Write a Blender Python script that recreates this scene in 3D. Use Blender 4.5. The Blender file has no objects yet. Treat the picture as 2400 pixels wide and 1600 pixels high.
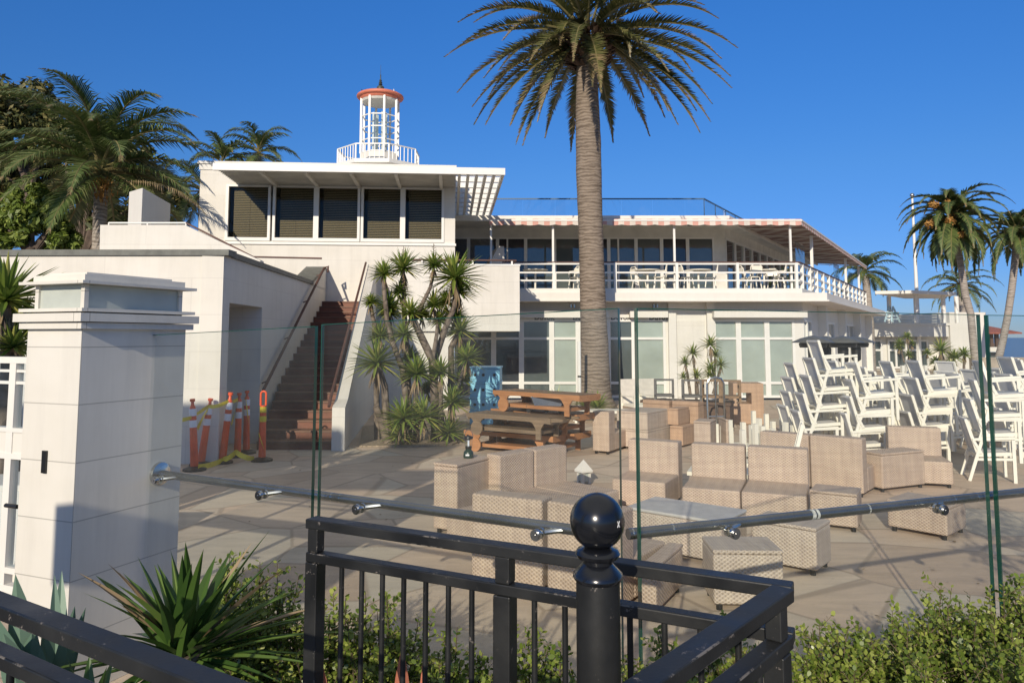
import bpy, bmesh, math, random
from mathutils import Vector, Matrix
from math import sin, cos, tan, radians, pi, atan2, sqrt
R = random.Random(7)
scene = bpy.context.scene
COL = scene.collection
# ------------------------------------------------------------------ camera model (photo pixels, 2400 wide)
F_PX, EYE, TH = 1765.0, 2.1, radians(5)
CX, HOR = 1200.0, 790.0
CY = HOR - F_PX * tan(TH)
def ray(px, py):
    xc = (px - CX) / F_PX; yc = -(py - CY) / F_PX
    return Vector((xc, cos(TH) - yc * sin(TH), sin(TH) + yc * cos(TH)))
def atY(px, py, Y):
    d = ray(px, py); t = Y / d.y
    return Vector((d.x * t, Y, EYE + d.z * t))
def atZ(px, py, z):
    d = ray(px, py); t = (z - EYE) / d.z
    return Vector((d.x * t, d.y * t, z))
class Frame:
    """A vertical plane through Q along the horizontal direction u; n points to the viewer's side."""
    def __init__(s, Q, u):
        s.Q = Vector((Q[0], Q[1], 0)); s.u = Vector((u[0], u[1], 0)).normalized()
        s.n = Vector((s.u.y, -s.u.x, 0))
    def px(s, px, py, t=0.0):
        d = ray(px, py); o = Vector((0, 0, EYE))
        k = ((s.Q + s.n * t) - o).dot(s.n) / d.dot(s.n)
        p = o + d * k
        return (p - s.Q).dot(s.u), p.z
    def pt(s, a, t, z):
        p = s.Q + s.u * a + s.n * t
        return Vector((p.x, p.y, z))
# ------------------------------------------------------------------ materials
def newmat(name):
    m = bpy.data.materials.new(name); m.use_nodes = True
    nt = m.node_tree; b = nt.nodes['Principled BSDF']
    return m, nt, b
def node(nt, kind, **kw):
    n = nt.nodes.new(kind)
    for k, v in kw.items():
        if k.startswith('i_'):
            n.inputs[k[2:].replace('_', ' ')].default_value = v
        else: setattr(n, k, v)
    return n
def link(nt, a, b): nt.links.new(a, b)
def rgba(c): return (c[0], c[1], c[2], 1.0)
def ramp(nt, fac, stops):
    r = nt.nodes.new('ShaderNodeValToRGB')
    e = r.color_ramp.elements
    while len(e) < len(stops): e.new(0.5)
    for i, (p, c) in enumerate(stops):
        e[i].position = p; e[i].color = rgba(c) if len(c) == 3 else c
    link(nt, fac, r.inputs[0]); return r.outputs[0]
def coord(nt, kind='Object', scale=(1, 1, 1)):
    t = nt.nodes.new('ShaderNodeTexCoord'); mp = nt.nodes.new('ShaderNodeMapping')
    mp.inputs['Scale'].default_value = scale
    link(nt, t.outputs[kind], mp.inputs[0]); return mp.outputs[0]
def noise(nt, vec, scale, detail=4, rough=0.55):
    n = node(nt, 'ShaderNodeTexNoise'); n.inputs['Scale'].default_value = scale
    n.inputs['Detail'].default_value = detail; n.inputs['Roughness'].default_value = rough
    link(nt, vec, n.inputs['Vector']); return n.outputs['Fac']
def mix(nt, fac, a, b, mode='MIX'):
    m = nt.nodes.new('ShaderNodeMix'); m.data_type = 'RGBA'; m.blend_type = mode
    for s, v in ((m.inputs[0], fac), (m.inputs[6], a), (m.inputs[7], b)):
        if hasattr(v, 'is_linked') or hasattr(v, 'links'): link(nt, v, s)
        elif isinstance(v, (int, float)): s.default_value = v
        else: s.default_value = rgba(v)
    return m.outputs[2]
def bump(nt, b, h, strength=0.3, dist=0.01):
    n = nt.nodes.new('ShaderNodeBump'); n.inputs['Strength'].default_value = strength
    n.inputs['Distance'].default_value = dist
    link(nt, h, n.inputs['Height']); link(nt, n.outputs[0], b.inputs['Normal'])
def plain(name, c, rough=0.5, metal=0.0, var=0.12, scale=6.0, coat=0.0, kind='Object', bmp=0.0, spec=0.5):
    m, nt, b = newmat(name)
    v = coord(nt, kind); n = noise(nt, v, scale)
    d = tuple(x * (1 - var) for x in c); l = tuple(min(1, x * (1 + var)) for x in c)
    link(nt, ramp(nt, n, [(0.3, d), (0.7, l)]), b.inputs['Base Color'])
    b.inputs['Roughness'].default_value = rough; b.inputs['Metallic'].default_value = metal
    b.inputs['Coat Weight'].default_value = coat; b.inputs['Specular IOR Level'].default_value = spec
    if bmp: bump(nt, b, noise(nt, v, scale * 6), bmp, 0.01)
    return m
def wallmat(name, c, bw=2.4, rh=0.6, joint=0.80, streak=0.08, offset=0.5, mort=0.012):
    """Painted board-marked wall: faint panel joints, blotches and down-running streaks."""
    m, nt, b = newmat(name)
    uv = coord(nt, 'UV')
    br = node(nt, 'ShaderNodeTexBrick'); br.offset = offset
    br.inputs['Scale'].default_value = 1; br.inputs['Mortar Size'].default_value = mort
    br.inputs['Mortar Smooth'].default_value = 0.4
    br.inputs['Brick Width'].default_value = bw; br.inputs['Row Height'].default_value = rh
    br.inputs['Color1'].default_value = rgba(c); br.inputs['Color2'].default_value = rgba(tuple(x * 0.972 for x in c))
    br.inputs['Mortar'].default_value = rgba(tuple(x * joint for x in c))
    link(nt, uv, br.inputs['Vector'])
    st = noise(nt, coord(nt, 'UV', (3.1, 0.28, 1)), 1.3, 7, 0.7)
    bl = noise(nt, coord(nt, 'UV', (0.5, 0.9, 1)), 1.0, 6, 0.6)
    s1 = ramp(nt, st, [(0.3, (1 - streak,) * 3), (0.55, (1, 1, 1))])
    s2 = ramp(nt, bl, [(0.25, (1 - streak * 1.1, 1 - streak * 1.2, 1 - streak * 1.5)), (0.6, (1, 1, 1))])
    x = mix(nt, 1.0, br.outputs['Color'], s1, 'MULTIPLY')
    x = mix(nt, 1.0, x, s2, 'MULTIPLY')
    link(nt, x, b.inputs['Base Color']); b.inputs['Roughness'].default_value = 0.6
    b.inputs['Specular IOR Level'].default_value = 0.3
    bump(nt, b, br.outputs['Fac'], -0.25, 0.01)
    return m
def leafmat(name, stops, rough=0.45, trans=0.25, spec=0.35):
    m, nt, b = newmat(name)
    g = nt.nodes.new('ShaderNodeNewGeometry')
    col = ramp(nt, g.outputs['Random Per Island'], stops)
    link(nt, col, b.inputs['Base Color']); b.inputs['Roughness'].default_value = rough
    b.inputs['Specular IOR Level'].default_value = spec
    tr = nt.nodes.new('ShaderNodeBsdfTranslucent'); link(nt, col, tr.inputs[0])
    mx = nt.nodes.new('ShaderNodeMixShader'); mx.inputs[0].default_value = trans
    out = nt.nodes['Material Output']
    link(nt, b.outputs[0], mx.inputs[1]); link(nt, tr.outputs[0], mx.inputs[2]); link(nt, mx.outputs[0], out.inputs[0])
    return m
def wickermat(name, c):
    """Flat synthetic weave: staggered over-and-under strands with small dark gaps."""
    m, nt, b = newmat(name)
    def mth(op, *a):
        n = nt.nodes.new('ShaderNodeMath'); n.operation = op
        for i, x in enumerate(a):
            if isinstance(x, (int, float)): n.inputs[i].default_value = x
            else: link(nt, x, n.inputs[i])
        return n.outputs[0]
    uv = coord(nt, 'UV'); sep = nt.nodes.new('ShaderNodeSeparateXYZ'); link(nt, uv, sep.inputs[0])
    wob = noise(nt, uv, 7, 2)
    x = mth('ADD', sep.outputs[0], mth('MULTIPLY', wob, 0.02)); y = mth('ADD', sep.outputs[1], mth('MULTIPLY', wob, 0.015))
    sx = mth('SINE', mth('MULTIPLY', x, 2 * pi / 0.044)); sy = mth('SINE', mth('MULTIPLY', y, 2 * pi / 0.032))
    pr = mth('MULTIPLY', sx, sy)
    row = mth('ABSOLUTE', mth('SINE', mth('MULTIPLY', y, pi / 0.016)))
    gap = ramp(nt, mth('MULTIPLY_ADD', pr, 0.5, 0.5), [(0.05, (0.56, 0.54, 0.53)), (0.26, (0.92, 0.92, 0.92)), (0.75, (1.0, 1.0, 1.0)), (0.97, (1.08, 1.07, 1.05))])
    rows = ramp(nt, row, [(0.0, (0.74, 0.73, 0.72)), (0.35, (1, 1, 1))])
    n1 = noise(nt, coord(nt, 'UV', (14, 1.2, 1)), 1.0, 3); n2 = noise(nt, coord(nt, 'UV', (1.4, 16, 1)), 1.0, 3)
    a = mix(nt, 1.0, c, gap, 'MULTIPLY'); a = mix(nt, 1.0, a, rows, 'MULTIPLY')
    a = mix(nt, 1.0, a, ramp(nt, n1, [(0.3, (0.84, 0.80, 0.80)), (0.65, (1.06, 1.03, 1.0))]), 'MULTIPLY')
    a = mix(nt, 1.0, a, ramp(nt, n2, [(0.3, (0.86, 0.84, 0.84)), (0.65, (1.05, 1.05, 1.05))]), 'MULTIPLY')
    link(nt, a, b.inputs['Base Color']); b.inputs['Roughness'].default_value = 0.55; b.inputs['Specular IOR Level'].default_value = 0.35
    bump(nt, b, pr, 0.55, 0.006)
    return m
def woodmat(name, c, c2, scale=(1.5, 22, 22)):
    m, nt, b = newmat(name)
    n = noise(nt, coord(nt, 'Object', scale), 1.0, 5)
    n2 = noise(nt, coord(nt, 'Object'), 2.2, 3)
    x = ramp(nt, n, [(0.3, c2), (0.65, c)])
    x = mix(nt, 1.0, x, ramp(nt, n2, [(0.3, (0.8, 0.8, 0.8)), (0.7, (1.05, 1.05, 1.05))]), 'MULTIPLY')
    link(nt, x, b.inputs['Base Color']); b.inputs['Roughness'].default_value = 0.6
    bump(nt, b, n, 0.15, 0.005)
    return m
def blackpaint(name, thr=0.63):
    m, nt, b = newmat(name)
    v = coord(nt, 'Object')
    n = noise(nt, v, 26 if thr > 0.6 else 7, 8, 0.75); n2 = noise(nt, v, 5, 4)
    base = ramp(nt, n2, [(0.35, (0.008, 0.009, 0.010)), (0.7, (0.022, 0.023, 0.023))])
    chips = ramp(nt, n, [(thr, (0, 0, 0)), (thr + 0.03, (1, 1, 1))])
    col = mix(nt, chips, base, (0.17, 0.15, 0.135) if thr > 0.6 else (0.16, 0.145, 0.13))
    link(nt, col, b.inputs['Base Color'])
    link(nt, ramp(nt, n2, [(0.3, (0.32,) * 3), (0.7, (0.55,) * 3)]), b.inputs['Roughness'])
    bump(nt, b, noise(nt, v, 90, 3), 0.12, 0.003)
    return m
def flagmat():
    m, nt, b = newmat('flagstone')
    v = coord(nt, 'Object')
    # irregular slabs: a rotated brick grid bent by noise
    mp = nt.nodes.new('ShaderNodeMapping'); mp.inputs['Rotation'].default_value = (0, 0, 0.62); link(nt, v, mp.inputs[0])
    vo = node(nt, 'ShaderNodeTexVoronoi'); vo.feature = 'F1'
    vo.inputs['Scale'].default_value = 0.95; vo.inputs['Randomness'].default_value = 0.9
    link(nt, mp.outputs[0], vo.inputs['Vector'])
    ve = node(nt, 'ShaderNodeTexVoronoi'); ve.feature = 'DISTANCE_TO_EDGE'
    ve.inputs['Scale'].default_value = 0.95; ve.inputs['Randomness'].default_value = 0.9
    link(nt, mp.outputs[0], ve.inputs['Vector'])
    sep = nt.nodes.new('ShaderNodeSeparateColor'); link(nt, vo.outputs['Color'], sep.inputs[0])
    col = ramp(nt, sep.outputs[0], [(0.0, (0.50, 0.385, 0.29)), (0.35, (0.58, 0.465, 0.36)), (0.55, (0.54, 0.475, 0.38)), (0.75, (0.59, 0.46, 0.35)), (1.0, (0.62, 0.53, 0.42))])
    vein = noise(nt, coord(nt, 'Object', (1.2, 4.5, 1)), 1.3, 8, 0.65)
    col = mix(nt, 1.0, col, ramp(nt, vein, [(0.3, (0.84, 0.835, 0.84)), (0.65, (1.07, 1.05, 1.03))]), 'MULTIPLY')
    spots = noise(nt, v, 22, 3, 0.6)
    col = mix(nt, 1.0, col, ramp(nt, spots, [(0.27, (0.7, 0.7, 0.7)), (0.36, (1, 1, 1))]), 'MULTIPLY')
    edge = ramp(nt, ve.outputs['Distance'], [(0.008, (1, 1, 1)), (0.022, (0, 0, 0))])
    e2 = mix(nt, 1.0, edge, (0.8, 0.8, 0.8), 'MULTIPLY')
    col = mix(nt, e2, col, (0.36, 0.285, 0.22))
    link(nt, col, b.inputs['Base Color']); b.inputs['Roughness'].default_value = 0.7
    b.inputs['Specular IOR Level'].default_value = 0.15
    bump(nt, b, vein, 0.25, 0.01)
    return m
def trunkmat(name, c, c2, ring=9.0, depth=0.9):
    m, nt, b = newmat(name)
    v = coord(nt, 'Object', (1.6, 1.6, ring))
    n = noise(nt, v, 1.6, 5, 0.6)
    v2 = node(nt, 'ShaderNodeTexVoronoi'); v2.feature = 'DISTANCE_TO_EDGE'; v2.inputs['Scale'].default_value = 2.0
    link(nt, coord(nt, 'Object', (1.9, 1.9, ring * 0.62)), v2.inputs['Vector'])
    e = ramp(nt, v2.outputs['Distance'], [(0.0, (0.25, 0.24, 0.24)), (0.16, (1, 1, 1))])
    x = mix(nt, depth, ramp(nt, n, [(0.3, c2), (0.7, c)]), e, 'MULTIPLY')
    link(nt, x, b.inputs['Base Color']); b.inputs['Roughness'].default_value = 0.85
    bump(nt, b, v2.outputs['Distance'], 0.8, 0.06)
    return m
def palmbark(name, c, c2):
    m, nt, b = newmat(name)
    v = coord(nt, 'Object', (2.2, 2.2, 13)); n = noise(nt, v, 1.0, 3, 0.5)
    w = node(nt, 'ShaderNodeTexWave'); w.bands_direction = 'Z'; w.inputs['Scale'].default_value = 3.1; w.inputs['Distortion'].default_value = 7.0
    w.inputs['Detail'].default_value = 3; w.inputs['Detail Scale'].default_value = 1.7
    link(nt, coord(nt, 'Object', (0.55, 0.55, 1)), w.inputs['Vector'])
    f = mix(nt, 0.5, w.outputs['Color'], ramp(nt, n, [(0.3, (0, 0, 0)), (0.7, (1, 1, 1))]))
    x = ramp(nt, f, [(0.12, c2), (0.42, tuple((p + q) / 2 for p, q in zip(c, c2))), (0.75, c)])
    link(nt, x, b.inputs['Base Color']); b.inputs['Roughness'].default_value = 0.9; b.inputs['Specular IOR Level'].default_value = 0.2
    bump(nt, b, f, 0.45, 0.04)
    return m
def panemat(name, base, rough=0.03, coat=1.0, metal=0.0):
    m, nt, b = newmat(name)
    v = coord(nt, 'UV'); n = noise(nt, v, 0.8, 3)
    link(nt, ramp(nt, n, [(0.3, tuple(x * 0.85 for x in base)), (0.7, tuple(x * 1.15 for x in base))]), b.inputs['Base Color'])
    b.inputs['Roughness'].default_value = rough; b.inputs['Coat Weight'].default_value = coat
    b.inputs['Coat Roughness'].default_value = 0.015; b.inputs['Metallic'].default_value = metal
    n2 = noise(nt, v, 0.7, 1); bump(nt, b, n2, 0.02, 0.02)
    return m
def blindmat():
    m, nt, b = newmat('window_blind')
    w = node(nt, 'ShaderNodeTexWave'); w.bands_direction = 'Y'; w.inputs['Scale'].default_value = 6.2
    link(nt, coord(nt, 'UV'), w.inputs['Vector'])
    c = ramp(nt, w.outputs['Fac'], [(0.40, (0.04, 0.042, 0.034)), (0.80, (0.55, 0.43, 0.30))])
    link(nt, c, b.inputs['Base Color']); b.inputs['Roughness'].default_value = 0.5
    return m
def glassmat(name, tint, dust, refl=0.03):
    m, nt, b = newmat(name); nt.nodes.remove(b)
    out = nt.nodes['Material Output']
    tr = nt.nodes.new('ShaderNodeBsdfTransparent'); tr.inputs[0].default_value = rgba(tint)
    gl = nt.nodes.new('ShaderNodeBsdfGlossy'); gl.inputs['Roughness'].default_value = 0.0
    lw = nt.nodes.new('ShaderNodeLayerWeight'); pw = nt.nodes.new('ShaderNodeMath'); pw.operation = 'POWER'; pw.inputs[1].default_value = 5.0
    link(nt, lw.outputs['Facing'], pw.inputs[0])
    ma = nt.nodes.new('ShaderNodeMath'); ma.operation = 'MULTIPLY_ADD'; ma.inputs[1].default_value = 0.9; ma.inputs[2].default_value = refl
    link(nt, pw.outputs[0], ma.inputs[0])
    m1 = nt.nodes.new('ShaderNodeMixShader'); link(nt, ma.outputs[0], m1.inputs[0])
    link(nt, tr.outputs[0], m1.inputs[1]); link(nt, gl.outputs[0], m1.inputs[2])
    df = nt.nodes.new('ShaderNodeBsdfDiffuse'); df.inputs[0].default_value = (0.62, 0.62, 0.58, 1)
    v = coord(nt, 'Object'); n = noise(nt, v, 2.2, 6, 0.65); n2 = noise(nt, coord(nt, 'Object', (60, 60, 5)), 1.0, 4, 0.7)
    a = ramp(nt, n, [(0.35, (dust * 0.3,) * 3), (0.75, (dust * 1.6,) * 3)])
    s = ramp(nt, n2, [(0.67, (0, 0, 0)), (0.76, (0.10,) * 3)])
    ad = mix(nt, 1.0, a, s, 'ADD')
    m2 = nt.nodes.new('ShaderNodeMixShader'); link(nt, ad, m2.inputs[0])
    link(nt, m1.outputs[0], m2.inputs[1]); link(nt, df.outputs[0], m2.inputs[2])
    link(nt, m2.outputs[0], out.inputs[0])
    return m
def stripemat(name, c1, c2, width):
    m, nt, b = newmat(name)
    sep = nt.nodes.new('ShaderNodeSeparateXYZ'); link(nt, coord(nt, 'UV', (1 / width, 1, 1)), sep.inputs[0])
    mo = nt.nodes.new('ShaderNodeMath'); mo.operation = 'PINGPONG'; mo.inputs[1].default_value = 1.0
    link(nt, sep.outputs[0], mo.inputs[0])
    gt = nt.nodes.new('ShaderNodeMath'); gt.operation = 'GREATER_THAN'; gt.inputs[1].default_value = 0.5
    link(nt, mo.outputs[0], gt.inputs[0])
    x = mix(nt, gt.outputs[0], c1, c2)
    n = noise(nt, coord(nt, 'UV'), 1.5, 4)
    x = mix(nt, 1.0, x, ramp(nt, n, [(0.3, (0.86, 0.86, 0.86)), (0.7, (1.03, 1.03, 1.03))]), 'MULTIPLY')
    link(nt, x, b.inputs['Base Color']); b.inputs['Roughness'].default_value = 0.8
    tr = nt.nodes.new('ShaderNodeBsdfTranslucent'); link(nt, x, tr.inputs[0])
    mx = nt.nodes.new('ShaderNodeMixShader'); mx.inputs[0].default_value = 0.12
    link(nt, b.outputs[0], mx.inputs[1]); link(nt, tr.outputs[0], mx.inputs[2])
    link(nt, mx.outputs[0], nt.nodes['Material Output'].inputs[0])
    return m
M = {}
M['wall'] = wallmat('cream_wall', (0.735, 0.705, 0.64), 3.0, 0.62, 0.91, 0.09)
M['wall2'] = wallmat('warm_white_wall', (0.735, 0.71, 0.655), 40, 0.9, 0.97, 0.05)
M['pillar'] = wallmat('pillar_boards', (0.735, 0.71, 0.65), 30, 0.34, 0.60, 0.11, 0.0, 0.004)
M['trim'] = plain('white_trim', (0.76, 0.745, 0.70), 0.45, var=0.05, scale=2)
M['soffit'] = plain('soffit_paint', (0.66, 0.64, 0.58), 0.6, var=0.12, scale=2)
M['coping'] = plain('grey_coping', (0.13, 0.135, 0.12), 0.6, var=0.25)
M['grey_door'] = plain('grey_door', (0.22, 0.225, 0.21), 0.5, var=0.1)
M['recess'] = plain('recess_wall', (0.55, 0.55, 0.52), 0.6, var=0.1)
M['pane_dark'] = panemat('dark_glass', (0.035, 0.042, 0.05), 0.03, 0.5)
M['pane_mid'] = panemat('grey_glass', (0.085, 0.105, 0.105))
M['pane_shade'] = panemat('shaded_glass', (0.34, 0.395, 0.35), 0.25)
M['pane_blue'] = panemat('sky_glass', (0.10, 0.16, 0.22))
M['blind'] = blindmat()
M['win_glass'] = glassmat('window_glass', (0.74, 0.74, 0.68), 0.002, 0.015)
M['frost'] = plain('frosted_glass', (0.46, 0.495, 0.45), 0.4, var=0.08, coat=0.05)
M['glass'] = glassmat('clear_panel_glass', (0.965, 0.982, 0.975), 0.018)
M['glass_thin'] = glassmat('clear_thin_glass', (0.90, 0.94, 0.96), 0.01)
M['glass_edge'] = plain('green_glass_edge', (0.005, 0.06, 0.042), 0.12, var=0.3, scale=3, coat=0.6)
M['steel'] = plain('brushed_steel', (0.27, 0.27, 0.27), 0.27, 0.9, var=0.2, scale=5)
M['steel2'] = plain('polished_steel', (0.55, 0.55, 0.54), 0.2, 1.0, var=0.15, scale=20)
M['black'] = blackpaint('chipped_black_paint')
M['worn'] = blackpaint('worn_paint_edge', 0.57)
M['black_gloss'] = plain('gloss_black_paint', (0.008, 0.009, 0.012), 0.22, var=0.3, scale=20, coat=0.4)
M['blackplastic'] = plain('black_plastic', (0.012, 0.012, 0.013), 0.4)
M['wicker'] = wickermat('tan_wicker', (0.575, 0.47, 0.375))
M['wicker2'] = wickermat('brown_wicker', (0.55, 0.385, 0.265))
M['wicker3'] = wickermat('grey_wicker', (0.60, 0.525, 0.44))
M['tabletop'] = plain('frosted_tabletop', (0.50, 0.48, 0.45), 0.35, var=0.12, scale=9)
M['teak'] = woodmat('orange_teak', (0.49, 0.235, 0.10), (0.36, 0.16, 0.065))
M['teak_top'] = woodmat('aged_teak', (0.27, 0.17, 0.09), (0.18, 0.11, 0.06))
M['greywood'] = woodmat('weathered_wood', (0.24, 0.17, 0.105), (0.15, 0.105, 0.065))
M['darkwood'] = woodmat('dark_brown_wood', (0.13, 0.075, 0.045), (0.08, 0.045, 0.03))
M['railwood'] = woodmat('brown_handrail', (0.13, 0.06, 0.045), (0.09, 0.04, 0.03))
M['step'] = woodmat('terracotta_step', (0.22, 0.082, 0.045), (0.125, 0.048, 0.03), (2, 10, 10))
M['nosing'] = woodmat('worn_step_edge', (0.20, 0.10, 0.06), (0.11, 0.06, 0.04), (2, 10, 10))
M['flag'] = flagmat()
M['chairwhite'] = plain('cream_white_frame', (0.80, 0.77, 0.67), 0.4, var=0.05, scale=3)
M['sling'] = plain('pale_grey_sling', (0.72, 0.71, 0.70), 0.75, var=0.05, scale=3, spec=0.2)
M['greychair'] = plain('charcoal_frame', (0.10, 0.095, 0.09), 0.5)
M['orange'] = plain('orange_plastic', (0.78, 0.10, 0.025), 0.4, var=0.2, scale=5)
M['reflect'] = plain('white_band', (0.80, 0.80, 0.82), 0.4, var=0.08)
M['tape'] = plain('yellow_tape', (0.75, 0.58, 0.03), 0.4, var=0.15, scale=12)
M['bluebox'] = plain('sky_blue_plastic', (0.24, 0.58, 0.76), 0.4, var=0.07, scale=2)
M['greyplastic'] = plain('slate_plastic', (0.11, 0.13, 0.17), 0.4)
M['brass'] = plain('verdigris', (0.05, 0.06, 0.05), 0.5, var=0.4, scale=12)
M['coral'] = plain('coral_paint', (0.66, 0.20, 0.12), 0.5, var=0.12, scale=3)
M['lens'] = plain('lens_panel', (0.62, 0.70, 0.68), 0.2, var=0.2, scale=3, coat=0.5)
M['awning'] = stripemat('striped_canvas', (0.72, 0.40, 0.33), (0.78, 0.70, 0.62), 0.19)
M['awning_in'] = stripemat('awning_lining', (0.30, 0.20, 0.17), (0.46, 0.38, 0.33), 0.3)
M['tile'] = plain('red_roof_tile', (0.30, 0.09, 0.06), 0.7, var=0.3)
M['heater'] = plain('grey_heater_hood', (0.13, 0.13, 0.125), 0.42, 0.3, var=0.2)
M['concrete'] = plain('tan_concrete', (0.36, 0.31, 0.25), 0.8, var=0.15, scale=2)
M['soil'] = plain('dark_soil', (0.04, 0.03, 0.022), 0.95, var=0.4, scale=12, bmp=0.5)
M['gravel'] = plain('pale_gravel', (0.33, 0.26, 0.18), 0.9, var=0.45, scale=28, bmp=0.8)
M['paving'] = plain('grey_paving', (0.20, 0.19, 0.18), 0.85, var=0.2, scale=4)
M['water'] = plain('sea_water', (0.11, 0.17, 0.25), 0.35, var=0.1, scale=0.01)
M['palm_leaf'] = leafmat('date_palm_leaflet', [(0, (0.060, 0.075, 0.022)), (0.5, (0.105, 0.11, 0.036)), (1, (0.17, 0.155, 0.06))], 0.4, 0.12, 0.5)
M['palm_tip'] = leafmat('dry_palm_leaflet', [(0, (0.17, 0.125, 0.06)), (1, (0.33, 0.25, 0.13))], 0.5, 0.15)
M['queen_leaf'] = leafmat('queen_palm_leaflet', [(0, (0.05, 0.085, 0.024)), (0.6, (0.105, 0.15, 0.04)), (1, (0.22, 0.25, 0.10))], 0.38, 0.2, 0.6)
M['far_leaf'] = leafmat('far_palm_leaflet', [(0, (0.06, 0.095, 0.035)), (1, (0.16, 0.205, 0.06))], 0.5, 0.2)
M['fruit'] = leafmat('orange_date_cluster', [(0, (0.25, 0.12, 0.03)), (1, (0.47, 0.26, 0.07))], 0.6, 0.1)
M['rachis'] = plain('palm_stalk', (0.20, 0.17, 0.07), 0.6)
M['boot'] = plain('frond_stubs', (0.09, 0.055, 0.035), 0.9, var=0.5, scale=8, bmp=0.8)
M['ptrunk'] = palmbark('ringed_palm_trunk', (0.285, 0.23, 0.18), (0.135, 0.105, 0.08))
M['gtrunk'] = palmbark('grey_palm_trunk', (0.40, 0.36, 0.32), (0.20, 0.17, 0.145))
M['ytrunk'] = trunkmat('yucca_bark', (0.25, 0.20, 0.155), (0.13, 0.10, 0.075), 4, 0.6)
M['yucca'] = leafmat('yucca_blade', [(0, (0.085, 0.15, 0.025)), (0.5, (0.19, 0.26, 0.048)), (0.9, (0.33, 0.36, 0.09)), (1, (0.46, 0.37, 0.09))], 0.38, 0.2, 0.5)
M['dead'] = leafmat('dead_blade', [(0, (0.19, 0.13, 0.07)), (1, (0.38, 0.29, 0.18))], 0.7, 0.1)
M['agave'] = leafmat('agave_blade', [(0, (0.035, 0.08, 0.018)), (0.6, (0.07, 0.135, 0.026)), (1, (0.145, 0.22, 0.05))], 0.33, 0.15, 0.5)
M['blueagave'] = leafmat('blue_agave_blade', [(0, (0.13, 0.22, 0.16)), (1, (0.20, 0.30, 0.22))], 0.5, 0.1)
M['shrub'] = leafmat('boxwood_leaf', [(0, (0.085, 0.135, 0.02)), (0.5, (0.19, 0.26, 0.042)), (1, (0.38, 0.42, 0.10))], 0.32, 0.3, 0.5)
M['twig'] = plain('brown_twig', (0.11, 0.08, 0.05), 0.8)
M['redleaf'] = leafmat('red_aloe_blade', [(0, (0.50, 0.16, 0.10)), (1, (0.62, 0.24, 0.15))], 0.5, 0.15)
M['tree_dark'] = leafmat('dark_tree_leaf', [(0, (0.05, 0.065, 0.022)), (0.6, (0.11, 0.12, 0.038)), (1, (0.23, 0.19, 0.07))], 0.5, 0.15)
M['tree_green'] = leafmat('green_tree_leaf', [(0, (0.07, 0.11, 0.02)), (0.6, (0.15, 0.21, 0.035)), (1, (0.25, 0.30, 0.06))], 0.45, 0.2)
M['bark'] = plain('tree_bark', (0.11, 0.08, 0.06), 0.9, var=0.4)
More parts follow.
